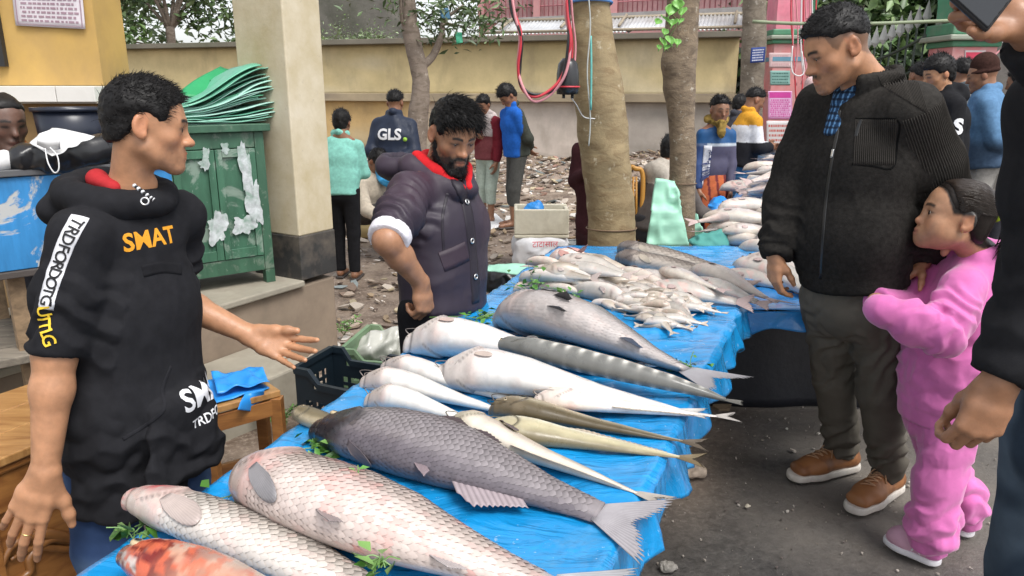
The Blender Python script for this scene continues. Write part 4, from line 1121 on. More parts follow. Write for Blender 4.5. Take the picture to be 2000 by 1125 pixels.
def limb_folds(V, N, a, b, rad, n, amp, seed, c0=.5, cw=.45, tilt=.35):
 a = np.array(a, float); b = np.array(b, float); d = b - a; L = np.linalg.norm(d); d /= L
 t = (V - a) @ d / L; rv = V - a - np.outer(t * L, d); rl = np.linalg.norm(rv, axis=1)
 e1 = nrm(np.cross(d, (0.3, .2, .9))); ang = rv @ e1 / (rl + 1e-6)
 m = (rl < rad) * np.exp(-((t - c0) / cw) ** 4)
 ph = t * n + tilt * ang + .9 * vnoise(V * 9, seed) + .4 * vnoise(V * 22, seed + 1)
 w_ = 1 - np.abs(((ph % 1) * 2) - 1) * 2
 return V + N * (amp * w_ * m)[:, None]
def merge(W, L, fr, c, sc=1.0):
 """add the shapes of a head (own frame) to a figure in the place"""
 fr = np.asarray(fr); c = np.asarray(c, float)
 for op, fn, lo, hi, k in L.ops:
  cor = np.array([[(lo, hi)[i & 1][0], (lo, hi)[(i >> 1) & 1][1], (lo, hi)[(i >> 2) & 1][2]] for i in range(8)])
  wc = (cor * sc) @ fr + c
  def g(X, Y, Z, fn=fn):
   x, y, z = (X - c[0]) / sc, (Y - c[1]) / sc, (Z - c[2]) / sc
   return fn(fr[0, 0] * x + fr[0, 1] * y + fr[0, 2] * z, fr[1, 0] * x + fr[1, 1] * y + fr[1, 2] * z, fr[2, 0] * x + fr[2, 1] * y + fr[2, 2] * z) * sc
  W.ops.append((op, g, wc.min(0), wc.max(0), k * sc))
class Person:
 """one figure: an Empty on the ground with one continuous body mesh, and clothes, hair, eyes as children"""
 def __init__(s, label, base, group=None, skin=SK_M, name='person'):
  s.root = thing(name, label, 'person', (base[0], base[1], 0 if len(base) < 3 else base[2]), group)
  s.skin = skin; s.S = Sdf(); s.fing = []; s.hd = None
 def head(s, c, fwd, up=(0, 0, 1), sc=1.0, gaze=None, hair=None, cols=None, neck=None, neck_r=(.055, .062), detail=True, eyes=True, **kw):
  fr = frame(fwd, up); c = np.array(c, float)
  L = head_sdf(detail=detail, **kw)
  if neck is not None:
   q = (np.array(neck, float) - c) @ fr.T / sc
   L.cone((0, -.03, -.045), q, neck_r[0], neck_r[1], .025)
   if detail: L.ell(lerp(np.array((0, .03, -.12)), q, .35) + (0, .012, 0), (.012, .012, .016), .02)
  merge(s.S, L, fr, c, sc)
  ck = dict(eyes=not eyes); ck.update(cols or {}); s.hd = (fr, c, sc, ck)
  if eyes and detail:
   g = (0, 1, -.15) if gaze is None else gaze
   for sx in (-1, 1):
    EV, EF, EC = eyeball(sx, g); mobj('eye', put(EV, fr, c, sc), EF, EYEM, s.root, EC)
  if hair is not None: s.hair = add_hair(s.root, fr, c, sc, **hair)
 def limb(s, pts, rs, k=.02, hand=None):
  s.S.chain(pts, rs, k)
  if hand is not None:
   _, f = hand_sdf(s.S, **hand); s.fing += f; return f
 def core(s, *pts, r=.05):
  """inner trunk that joins neck, arms and hips under the clothes"""
  for a, b in zip(pts[:-1], pts[1:]): s.S.cone(a, b, r, r, .03)
 def body(s, h=.004):
  V, Q = s.S.mesh(h, 1)
  C = np.tile(np.array(s.skin)[None], (len(V), 1)) * (1 + .12 * fbm(V * 30, 3)[:, None])
  if s.hd:
   fr, c, sc, ck = s.hd
   P = (V - c) @ fr.T / sc; m = (np.linalg.norm(P, axis=1) < .2) & (P[:, 2] > -.16)
   C[m] = head_cols(P[m], s.skin, **ck)
  if s.fing: C = hand_cols(V, s.fing, s.skin, C)
  return mobj('body', V, Q, SKIN, s.root, C)
 def cloth(s, name, S, h, mat, col=(.5, .5, .5), fold=None, colf=None, smooth=1, wr=None, post=1):
  V, Q = S.mesh(h, smooth); N = normals(V, Q)
  if wr:
   for w_ in wr: V = wrinkle(V, N, *w_)
  for f in (fold or []): V = limb_folds(V, N, *f)
  for _ in range(post): V = laplace(V, Q, .35)
  C = np.tile(np.array(col)[None], (len(V), 1)) if colf is None else colf(V, N)
  o = mobj(name, V, Q, mat, s.root, C)
  o['_'] = 0; del o['_']
  s.last = (V, Q)
  return o
def bvh(V, Q): return BVHTree.FromPolygons([tuple(v) for v in V], [tuple(int(i) for i in q) for q in Q])
def px(T, u, v):
 h = T.ray_cast(Vector((0, 0, CAM_H)), Vector(nrm(ray(u, v))), 12)
 if h[0] is None:
  q = at(u, v, T.find_nearest(Vector((0, 1.5, 1)))[0][1]); h = T.find_nearest(Vector(q))
 n = np.array(h[1]); n = n if n @ nrm(ray(u, v)) < 0 else -n
 return np.array(h[0]), n
def strip_px(name, pix, width, target, mat, parent, col, off=.0015, th=.0012, n=40, taper=None):
 T = bvh(*target); L = smooth_line([(u, v, 0) for u, v in pix], max(2, n // (len(pix) - 1)))
 H = [px(T, u, v) for u, v, _ in L]; pts = np.array([h[0] for h in H]); pts[1:-1] = (pts[:-2] + 2 * pts[1:-1] + pts[2:]) / 4
 tn = np.gradient(pts, axis=0); rows = []
 for i, (p, t) in enumerate(zip(pts, tn)):
  s = nrm(np.cross(nrm(t), H[i][1])); row = []
  for a in (-.5, -.25, 0, .25, .5):
   q = T.find_nearest(Vector(p + s * width * a)); row.append(np.array(q[0]) + np.array(q[1]) * off)
  rows.append(row)
 V, Q = sheet_solid(np.array(rows), -th)
 return mobj(name, V, Q, mat, parent, np.tile(np.array(col, float)[None], (len(V), 1)))
def lettering(name, text, origin, right, up, size, mat, parent, target=None, off=.0012, cut=3, align='CENTER', shear=0.0, spacing=1.0, thick=.0006, bold=.0, uv=None):
 """flat print laid onto the cloth it belongs to"""
 cu = bpy.data.curves.new(name, 'FONT'); cu.body = text; cu.size = 1.0; cu.align_x = align; cu.align_y = 'CENTER'; cu.shear = shear; cu.space_character = spacing; cu.offset = bold; cu.resolution_u = 3
 ob = bpy.data.objects.new(name, cu); COL.objects.link(ob)
 dg = bpy.context.evaluated_depsgraph_get(); me = bpy.data.meshes.new_from_object(ob.evaluated_get(dg))
 bpy.data.objects.remove(ob); bpy.data.curves.remove(cu)
 bm_ = bmesh.new(); bm_.from_mesh(me); bpy.data.meshes.remove(me)
 bmesh.ops.triangulate(bm_, faces=bm_.faces[:])
 for _ in range(cut):
  es = [e for e in bm_.edges if e.calc_length() > .12]
  if es: bmesh.ops.subdivide_edges(bm_, edges=es, cuts=1); bmesh.ops.triangulate(bm_, faces=bm_.faces[:])
 bm_.verts.ensure_lookup_table()
 P = np.array([v.co for v in bm_.verts]); Fc = [[v.index for v in f.verts] for f in bm_.faces]; bm_.free()
 r = nrm(right); u = nrm(up); nrml = np.cross(r, u)
 if uv is not None:
  T = bvh(*target); origin, nrml = px(T, *uv); u = nrm(u - nrml * (u @ nrml)); r = np.cross(u, nrml)
 W = np.array(origin)[None] + P[:, :1] * r * size + P[:, 1:2] * u * size
 if target is not None:
  T = bvh(*target); out = []
  for p in W:
   hit = T.ray_cast(Vector(p + nrml * .06), Vector(-nrml), .14)
   if hit[0] is None:
    nr = T.find_nearest(Vector(p)); out.append(np.array(nr[0]) + np.array(nr[1]) * off)
   else: out.append(np.array(hit[0]) + nrml * off)
  W = np.array(out)
 n = len(W)
 V2 = np.vstack([W, W - nrml * thick]); F2 = [tuple(f) for f in Fc] + [tuple(n + i for i in f[::-1]) for f in Fc]
 return mobj(name, V2, F2, mat, parent, smooth=False)
FAB = lambda name, **k: mk(name, **{**dict(attr=True, rough=.9, var=.14, vs=14, bump=.25, bs=350, bd=.0012, spec=.12), **k})
COTTON = FAB('cotton', var=.2, vs=40); FLEECE = FAB('fleece', bs=170, bump=.7, bd=.002, spec=.08, var=.4, vs=70); NYLON = FAB('nylon', rough=.52, spec=.3, bump=.1, rvar=.1)
DENIM = FAB('denim', bs=600, bump=.35, var=.25, vs=9); LEATHER = mk('leather', attr=True, rough=.5, var=.15, vs=20, bump=.2, bs=120, bd=.001); RUBBER = mk('rubber', attr=True, rough=.6, var=.08, bump=.1)
# clothes helpers
def right_of(f): f = nrm((f[0], f[1], 0)); return vec(f[1], -f[0], 0)
def top_sdf(N, hem, side, shR, shL, chest=(.19, .125), waist=(.18, .125), hemw=(.185, .13), shr=.062, neckr=.06, k=.04, chest_t=.33, waist_t=.68, belly=0, fwd=None, cap=True, pw=2.2):
 S = Sdf(); N = np.array(N, float); hem = np.array(hem, float)
 C = lerp(N, hem, chest_t); Wp = lerp(N, hem, waist_t)
 if belly and fwd is not None: Wp = Wp + np.array(fwd) * belly
 up = lerp(N, hem, .13)
 S.elcone(up, C, (chest[0] * .8, chest[1] * .78), chest, side, .03, pw=pw)
 S.elcone(C, Wp, chest, waist, side, k, pw=pw)
 S.elcone(Wp, hem, waist, hemw, side, k, cap=(0, 1 if cap else 0), pw=pw)
 for sh in (shR, shL):
  S.cone(lerp(N, hem, .06), np.array(sh, float), neckr, shr, .035)
 return S
def sleeve(S, pts, rs, k=.022, cap=1):
 S.chain(pts, rs, k, cap=(0, cap)); return S
def legs_sdf(hipR, kneeR, ankR, hipL, kneeL, ankL, side, r=(.092, .068, .055), hips=(.17, .12), top=None):
 S = Sdf()
 mid = (np.array(hipR, float) + np.array(hipL, float)) / 2
 tp = mid + vec(0, 0, .12) if top is None else np.array(top, float)
 S.elcone(tp, mid - vec(0, 0, .02), (hips[0] * .92, hips[1] * .95), hips, side, .03, cap=(1, 0))
 for h, kn, an in ((hipR, kneeR, ankR), (hipL, kneeL, ankL)):
  S.cone(h, kn, r[0], r[1], .03); S.cone(kn, an, r[1], r[2], .02, cap=(0, 1))
 return S
def shoe_sdf(heel, toe, wd=.047, h=.085, sole=.028):
 """upper of a shoe standing on the ground from heel to toe"""
 heel = np.array(heel, float); toe = np.array(toe, float); d = nrm(toe - heel); L = np.linalg.norm(toe - heel)
 side = np.cross(d, (0, 0, 1)); z = vec(0, 0, 1)
 S = Sdf()
 S.elcone(heel + d * .04 + z * (sole + .022), heel + d * L * .68 + z * (sole + .018), (wd * .82, .034), (wd, .034), side, .02)
 S.elcone(heel + d * L * .6 + z * (sole + .018), toe - d * .045 + z * (sole + .012), (wd, .036), (wd * .88, .026), side, .02)
 S.cone(heel + d * .055 + z * (sole + .03), heel + d * .062 + z * (h + .01), wd * .82, wd * .78, .025, cap=(0, 1))
 S.cone(heel + d * .07 + z * (h - .012), heel + d * L * .55 + z * (sole + .04), wd * .62, wd * .6, .02)
 S.half(heel + z * (sole - .004), (0, 0, -1), .004)
 return S
def sole_sdf(heel, toe, wd=.05, sole=.03):
 heel = np.array(heel, float); toe = np.array(toe, float); d = nrm(toe - heel); L = np.linalg.norm(toe - heel); side = np.cross(d, (0, 0, 1)); z = vec(0, 0, 1)
 S = Sdf()
 S.elcone(heel + d * .038 + z * .012, heel + d * L * .66 + z * .012, (wd * .86, .05), (wd * 1.06, .05), side, .01)
 S.elcone(heel + d * L * .6 + z * .012, toe - d * .045 + z * .016, (wd * 1.06, .05), (wd * .9, .05), side, .01)
 S.half(heel + z * sole, (0, 0, 1), .004); S.half(heel + z * .002, (0, 0, -1), .003)
 return S
def strip_on(name, pts, width, target, nrml, mat, parent, col, off=.0015, th=.0012, n=40, rounded=0):
 """ribbon laid on a garment along pts"""
 T = bvh(*target); L = smooth_line(pts, max(2, n // (len(pts) - 1))); tn = np.gradient(L, axis=0)
 nrml = np.array(nrml, float); rows = []
 for p, t in zip(L, tn):
  s = nrm(np.cross(nrm(t), nrml)); row = []
  for a in (-.5, -.25, 0, .25, .5):
   q = p + s * width * a
   hit = T.ray_cast(Vector(q + nrml * .25), Vector(-nrml), .6)
   if hit[0] is None: nr = T.find_nearest(Vector(q)); q = np.array(nr[0]) + np.array(nr[1]) * off
   else: q = np.array(hit[0]) + np.array(hit[1]) * off
   row.append(q)
  rows.append(row)
 V, Q = sheet_solid(np.array(rows), -th)
 return mobj(name, V, Q, mat, parent, np.tile(np.array(col, float)[None], (len(V), 1)))
def torus(c, axis, R_, r, n=24, m=8, e1=None, sq=1.0):
 ax = nrm(axis); a = nrm(np.cross(ax, (0.2, .9, .3) if e1 is None else e1)); b = np.cross(ax, a)
 pts = np.array([np.array(c) + (a * math.cos(t) + b * math.sin(t) * sq) * R_ for t in np.arange(n) / n * 2 * math.pi])
 V = [];
 for i in range(n):
  rd = nrm(pts[i] - np.array(c))
  for p in np.arange(m) / m * 2 * math.pi: V.append(pts[i] + (rd * math.cos(p) + ax * math.sin(p)) * r)
 Q = np.array([(i * m + j, i * m + (j + 1) % m, ((i + 1) % n) * m + (j + 1) % m, ((i + 1) % n) * m + j) for i in range(n) for j in range(m)])
 return np.array(V), Q
BLACK = (.012, .012, .014)
# 1 the young seller in the black printed hoodie
def seller_hoodie():
 P = Person('young seller in black printed hoodie holding one open palm over the fish', (at(262, 900, 1.72)[0], 1.72), skin=(.43, .215, .115))
 f = nrm((.95, -.31, 0)); s = right_of(f)
 N = at(254, 394, 1.72); hem = at(262, 958, 1.70)
 shR = N + s * .15 - vec(0, 0, .055); shL = N - s * .15 - vec(0, 0, .055)
 elR = at(108, 690, 1.52); wrR = at(88, 926, 1.46)
 elL = at(330, 580, 1.92); wrL = at(490, 655, 1.92)
 hc = at(286, 246, 1.70)
 P.head(hc, (.90, .43, -.14), (-.06, 0, 1), sc=.85, neck=N + vec(.0, 0, .0), neck_r=(.047, .056), closed=.12, nose=1.12, gaze=(.1, 1, -.05), cols=dict(stub=.3, must=.4),
   hair=dict(style='short', vol=.004, topvol=.0035, h=.0032, seed=3, rough_=.004, strands=4500, slen=.020, comb=(0, .75, .25), swidth=.0008, col=(.01, .009, .009)))
 P.core(N, lerp(N, hem, .8), r=.06); P.core(N, shR, r=.03); P.core(N, shL, r=.03)
 P.limb([shR, elR, lerp(elR, wrR, .3), wrR], [.032, .042, .041, .0265])
 hand_dir = nrm(at(22, 1085, 1.42) - wrR)
 _, f1 = hand_sdf(P.S, wrist=wrR, fwd=hand_dir, palm=(-.25, .85, -.1), thumb=(.8, .3, -.7), curls=[(6, 16, 8), (10, 18, 8), (14, 20, 10), (16, 22, 10)], spread=7, thumb_out=42, thumb_curl=8, thumb_drop=8, sc=1.08, flen=1.28); P.fing += f1
 P.limb([shL, elL, lerp(elL, wrL, .3), wrL], [.03, .042, .040, .026])
 _, f2 = hand_sdf(P.S, wrist=wrL, fwd=nrm(at(585, 690, 1.90) - wrL), palm=(.1, -.85, .5), thumb=(.2, .3, 1), curls=[(8, 14, 10), (14, 16, 10), (16, 18, 10), (10, 14, 8)], spread=9, thumb_out=20, thumb_curl=4, thumb_drop=8, sc=1.02, flen=1.08); P.fing += f2
 P.body(.0036)
 # ring on his finger
 ch = f1[1][0]; c = lerp(ch[0], ch[1], .6); V, Q = torus(c, ch[1] - ch[0], .0098, .0016); mobj('ring', V, Q, mk('gold', (.8, .6, .25), metal=1, rough=.25, bump=0), P.root)
 # hoodie: torso, two sleeves that end at the elbow, hood lying round the neck
 S = top_sdf(N - vec(0, 0, .015), hem, s, shR, shL, chest=(.158, .115), waist=(.163, .125), hemw=(.158, .122), shr=.054, neckr=.055, belly=.015, fwd=f)
 sleeve(S, [shR, lerp(shR, elR, .5), lerp(shR, elR, 1.0)], [.056, .062, .056], .025)
 sleeve(S, [shL, lerp(shL, elL, .5), lerp(shL, elL, .92)], [.054, .058, .05], .025)
 nk = at(243, 376, 1.72)
 # hood as a thick collar
 for a in np.linspace(0, 2 * math.pi, 15)[:-1]:
  d = f * math.cos(a) + s * math.sin(a); bk = (1 - math.cos(a)) / 2
  a2 = a + 2 * math.pi / 14; d2 = f * math.cos(a2) + s * math.sin(a2); bk2 = (1 - math.cos(a2)) / 2
  S.cone(nk + d * (.076 + .042 * bk) + vec(0, 0, -.022 + .03 * bk), nk + d2 * (.076 + .042 * bk2) + vec(0, 0, -.022 + .03 * bk2), .022 + .012 * bk, .022 + .012 * bk2, .014)
 S.ell(nk - f * .12 + s * .03 - vec(0, 0, .035), (.09, .05, .045), .02, '+', np.stack([s, f, vec(0, 0, 1)]))
 # kangaroo pocket as a raised layer
 pk = lerp(N, hem, .72) + f * .14
 S.elcone(pk + vec(0, 0, .06) + f * .012, pk - vec(0, 0, .12) + f * .01, (.09, .03), (.13, .03), s, .012)
 # chest pocket flap
 o = P.cloth('hoodie', S, .0052, COTTON, fold=[(shR, elR, .12, 4.5, .006, 5, .75, .5, .4), (shL, elL, .12, 4, .006, 6, .7, .5, .4), (lerp(N, hem, .55), lerp(N, hem, 1.03), .3, 2.6, .007, 7, .6, .5, .8)],
    wr=[(.006, (4.5, 4.5, 2.2), 15), (.0018, (16, 16, 9), 4)], colf=lambda V, N_: np.tile(np.array((.016, .016, .0185))[None], (len(V), 1)))
 tgt = P.last
 white = mk('print_white', (.72, .72, .74), rough=.7, bump=0, var=.05); yel = mk('print_yellow', (.75, .5, .03), rough=.7, bump=0, var=.05); org = mk('print_orange', (.75, .32, .015), rough=.6, bump=0, var=.06); ink = mk('print_black', (.012, .012, .013), rough=.8, bump=0)
 # sleeve stripe with letters
 q = [(157, 422), (132, 468), (112, 520), (95, 570), (86, 603)]
 strip_px('sleeve_stripe', q, .036, tgt, FAB('stripe', bump=.1), P.root, (.72, .72, .75))
 def word_px(word, q, size, m, off):
  L = smooth_line([(u, v, 0) for u, v in q], 12); seg = np.cumsum(np.r_[0, np.linalg.norm(np.diff(L, axis=0), axis=1)]); tot = seg[-1]
  for i, c_ in enumerate(word):
   d = tot * (.05 + .93 * (i + .3) / len(word)); p = [np.interp(d, seg, L[:, j]) for j in (0, 1)]; p2 = [np.interp(d + 5, seg, L[:, j]) for j in (0, 1)]; p0 = [np.interp(d - 5, seg, L[:, j]) for j in (0, 1)]
   t = vec(p2[0] - p0[0], 0, p0[1] - p2[1]); lettering('sleeve_letter', c_, (0, 0, 0), t, nrm(vec(-t[2], 0, t[0])), size, m, P.root, tgt, off=off, cut=1, bold=.012, uv=p)
 word_px('TRDFORDOTG', q, .034, ink, .0036)
 word_px('UTTLG', [(84, 600), (86, 634), (98, 676)], .036, yel, .003)
 up = nrm(vec(.02, 0, 1))
 lettering('chest_print', 'SMAT', (0, 0, 0), (1, 0, 0), up, .056, org, P.root, tgt, bold=.024, cut=3, uv=(296, 467))
 lettering('pocket_print', 'SMAT', (0, 0, 0), (1, 0, 0), nrm(vec(-.12, 0, 1)), .078, white, P.root, tgt, bold=.02, cut=3, uv=(358, 790), align='LEFT')
 lettering('pocket_print', 'TRDFORDOT', (0, 0, 0), (1, 0, 0), nrm(vec(-.12, 0, 1)), .032, white, P.root, tgt, bold=.012, cut=2, uv=(376, 832), align='LEFT')
 strip_px('pocket_edge', [(334, 715), (318, 760), (320, 800), (285, 830), (240, 858)], .008, tgt, COTTON, P.root, (.017, .017, .02), off=.001, th=.003)
 strip_px('chest_flap', [(278, 530), (318, 522), (354, 526)], .028, tgt, COTTON, P.root, (.0125, .0125, .0145), off=.001, th=.006)
 # drawstring: black and white beaded cord round the neck front, and eyelet
 cordp = [at(262, 362, 1.60), at(278, 374, 1.585), at(294, 386, 1.58), at(304, 392, 1.58)]
 L = smooth_line(cordp, 8)
 for i in range(0, len(L) - 1, 2):
  V, Fc = tube(L[i:i + 2], .0045, 6); mobj('cord_bead', V, Fc, white if i % 4 == 0 else ink, P.root)
 V, Q = torus(at(283, 393, 1.565), (.3, -.9, .3), .0075, .002); mobj('eyelet', V, Q, mk('steel', (.6, .6, .6), metal=1, rough=.3, bump=0), P.root)
 # red lining at the back of the neck
 S = Sdf(); S.cone(at(190, 350, 1.70), at(222, 366, 1.66), .022, .016, .01); S.cone(at(183, 352, 1.74), at(190, 350, 1.70), .02, .022, .01)
 P.cloth('hood_lining', S, .004, COTTON, (.42, .03, .035))
 # jeans
 hR = at(212, 930, 1.66); hR[2] = .72; hL = hR + vec(.1, .14, 0)
 S = legs_sdf(hR, vec(hR[0] - .01, hR[1] - .03, .40), vec(hR[0], hR[1], .06), hL, vec(hL[0] + .02, hL[1] - .03, .40), vec(hL[0], hL[1], .06), s, (.095, .075, .062), (.165, .125))
 def jc(V, N_):
  c = np.tile(np.array((.022, .042, .10))[None], (len(V), 1)); return mixc(c, (.10, .16, .27), sstep(-.1, .5, fbm(V * 6, 3)) * .6)
 P.cloth('jeans', S, .007, DENIM, colf=jc, wr=[(.005, (5, 5, 4), 3)])
 for a, b in ((hR, 0), (hL, 0)):
  hl = vec(a[0] - .05, a[1] + .03, 0); P.cloth('shoe', shoe_sdf(hl, hl + vec(.2, -.12, 0)), .008, LEATHER, (.03, .03, .03))
 return P
seller_hoodie()
# 2 the bearded seller in the plum jacket
def seller_plum():
 f = nrm((.72, -.7, 0)); s = right_of(f)
 N = at(862, 338, 2.62); hem = at(866, 602, 2.56)
 P = Person('bearded seller in plum parka with white rolled cuffs looking down at the fish', (N[0], 2.6), skin=(.32, .16, .088))
 shR = at(798, 378, 2.46); shL = at(893, 378, 2.76); elR = at(757, 470, 2.26); wrR = at(822, 552, 2.36)
 hc = at(884, 264, 2.57)
 def beard(S): pass
 P.head(hc, (.5, -.80, -.36), (.05, 0, 1), sc=.93, neck=N + vec(0, 0, .02), closed=.75, gaze=(0, 1, -.5), mouth_open=.003, cols=dict(stub=1.7, must=1.2),
   hair=dict(style='short', vol=.006, topvol=.014, h=.0036, seed=8, rough_=.006, strands=5200, slen=.045, swidth=.0010, col=(.008, .0075, .0075), side_len=.22, dirf=lambda p, n: np.stack([-.55 - 0 * n[:, 0], .75 + 0 * n[:, 0], -.05 - 14 * np.maximum(p[:, 1] - .03, 0)], 1) - n * .1))
 fr = P.hd[0]
 # beard as its own hair mesh
 S = Sdf()
 for sx in (-1, 1):
  S.cone((sx * .064, .0, -.03), (sx * .052, .016, -.075), .012, .016, .015); S.cone((sx * .052, .016, -.075), (sx * .022, .066, -.112), .017, .021, .02)
  S.cone((sx * .010, .091, -.0555), (sx * .027, .080, -.064), .0045, .004, .004); S.cone((sx * .027, .080, -.064), (sx * .028, .074, -.09), .006, .01, .008)
 S.ell((0, .078, -.112), (.036, .028, .027), .015); S.ell((0, .088, -.092), (.018, .012, .012), .01)
 V, Q = S.mesh(.0032, 1); Nn = normals(V, Q); V = V + Nn * (.004 * fbm(V * 90, 4))[:, None]
 r = np.random.default_rng(5); pk = r.choice(len(V), 1800); p0 = V[pk]; d = Nn[pk] * .8 + np.array((0, .2, -.7)); d /= np.linalg.norm(d, axis=1)[:, None]; d += r.normal(size=d.shape) * .25
 s1 = np.cross(d, (1, .2, .1)) * .0007; s2 = np.cross(d, s1 * 1000) * .0007
 L = (.008 + .010 * r.random((len(p0), 1)))
 VV = np.stack([p0 + s1, p0 - s1 * .5 + s2, p0 - s1 * .5 - s2, p0 + d * L], 1).reshape(-1, 3); o = np.arange(len(p0)) * 4 + len(V)
 T = [tuple(x) for x in np.vstack([np.stack([o, o + 1, o + 3], 1), np.stack([o + 1, o + 2, o + 3], 1), np.stack([o + 2, o, o + 3], 1)])]
 mobj('beard', put(np.vstack([V, VV]), fr, hc, .93), [tuple(q) for q in Q] + T, HAIRM, P.root, np.tile(np.array((.012, .010, .010))[None], (len(V) + len(VV), 1)))
 P.core(N, lerp(N, hem, .9), r=.06); P.core(N, shR, r=.05); P.core(N, shL, r=.05)
 P.limb([shR, elR, lerp(elR, wrR, .35), wrR], [.05, .045, .043, .028])
 _, fg = hand_sdf(P.S, wrist=wrR, fwd=nrm(vec(.10, .05, -1)), palm=(-.8, .45, .1), thumb=(.35, .9, 0), curls=[(48, 70, 40), (52, 75, 40), (55, 78, 40), (55, 75, 40)], spread=3, thumb_out=25, thumb_curl=30, thumb_drop=30, sc=1.05); P.fing += fg
 P.body(.0042)
 S = top_sdf(N - vec(0, 0, .02), hem, s, shR, shL, chest=(.165, .12), waist=(.15, .115), hemw=(.158, .122), shr=.054, neckr=.058, chest_t=.35)
 sleeve(S, [shR, lerp(shR, elR, .5), lerp(shR, elR, .88)], [.060, .064, .056], .03)
 elL = shL + vec(-.03, .13, -.26); sleeve(S, [shL, elL, elL + vec(-.02, -.05, -.2)], [.056, .056, .05], .03)
 # hood lying on the shoulders: open bag behind the neck
 hb = N - f * .125 + s * .055 + vec(0, 0, .022)
 S.ell(hb, (.115, .075, .058), .03, '+', np.stack([s, f, vec(0, 0, 1)]))
 for sg in (-1, 1): S.cone(N + s * sg * .10 - f * .04 + vec(0, 0, .025), N + f * .11 + s * sg * .03 - vec(0, 0, .05), .038, .028, .02)
 S.ell(hb + vec(0, 0, .06) + f * .01, (.09, .055, .07), .012, '-', np.stack([s, f, vec(0, 0, 1)]))
 def jc(V, N_):
  c = np.tile(np.array((.045, .029, .043))[None], (len(V), 1)); return mixc(c, (.032, .025, .038), sstep(-.3, .5, fbm(V * 3, 3)))
 P.cloth('parka', S, .0068, NYLON, fold=[(shR, elR, .14, 5.5, .007, 5, .6, .6, .5)], wr=[(.007, (5, 5, 2.2), 25), (.003, (11, 11, 7), 5)], colf=jc)
 tgt = P.last
 # zip placket, seams, buttons, flap pocket
 dk = (.022, .018, .026)
 strip_px('placket', [(892, 352), (908, 390), (918, 440), (926, 520), (930, 592)], .045, tgt, NYLON, P.root, dk, off=.002, th=.005)
 strip_px('seam', [(874, 378), (864, 430), (868, 500)], .010, tgt, NYLON, P.root, dk, off=.001, th=.003)
 strip_px('pocket_flap', [(862, 512), (888, 502), (912, 490)], .07, tgt, NYLON, P.root, (.036, .024, .036), off=.002, th=.006)
 stl = mk('steel', (.6, .6, .6), metal=1, rough=.3, bump=0)
 for (u, v) in ((896, 350), (910, 395), (920, 470), (927, 540)):
  hit = bvh(*tgt).ray_cast(Vector(at(u, v, 2.2)), Vector(nrm(ray(u, v))), 2)
  if hit[0]: V, Q = torus(np.array(hit[0]) + np.array(hit[1]) * .006, hit[1], .008, .003, 14, 6); mobj('snap_button', V, Q, stl, P.root)
 # white rolled cuff
 ax = nrm(elR - shR)
 cq = lerp(shR, elR, .90)
 S = Sdf(); S.cone(cq - ax * .018, cq + ax * .022, .066, .064, .004, cap=(1, 1));
 P.cloth('rolled_cuff', S, .005, FAB('cuff_white', bump=.2), (.68, .66, .70), wr=[(.003, (14, 14, 8), 4)])
 # red inner hood at the neck
 S = Sdf()
 for sg in (-1, 1): S.chain([N + s * sg * .082 - f * .03 + vec(0, 0, .06), N + s * sg * .070 + f * .05 + vec(0, 0, .015), N + f * .125 + s * sg * .016 - vec(0, 0, .04)], [.022, .021, .011], .012)
 S.chain([N + s * .075 - f * .03 + vec(0, 0, .045), N - f * .075 + vec(0, 0, .05), N - s * .075 - f * .03 + vec(0, 0, .045)], [.024, .026, .024], .015)
 P.cloth('red_collar', S, .0045, COTTON, (.55, .02, .025), wr=[(.003, (12, 12, 12), 3)])
 # lighter lining band below the hem, trousers
 S = Sdf(); S.elcone(hem + vec(0, 0, .05), hem - vec(0, 0, .03), (.165, .12), (.165, .12), s, .01, cap=(1, 1)); P.cloth('shirt_hem', S, .008, COTTON, (.13, .10, .11), wr=[(.004, (8, 8, 2), 4)])
 hp = hem.copy(); hp[2] = .74; d = s * .095
 S = legs_sdf(hp + d, vec(*(hp + d)[:2], .42), vec(*(hp + d)[:2], .06), hp - d, vec(*(hp - d)[:2], .42), vec(*(hp - d)[:2], .06), s, (.082, .07, .06), (.135, .10))
 P.cloth('trousers', S, .009, COTTON, (.012, .012, .014), wr=[(.006, (5, 5, 4), 3)])
 for q in (hp + d, hp - d):
  hl = vec(q[0] - .05, q[1] + .05, 0); P.cloth('shoe', shoe_sdf(hl, hl + vec(.18, -.17, 0)), .01, LEATHER, (.03, .03, .03))
seller_plum()
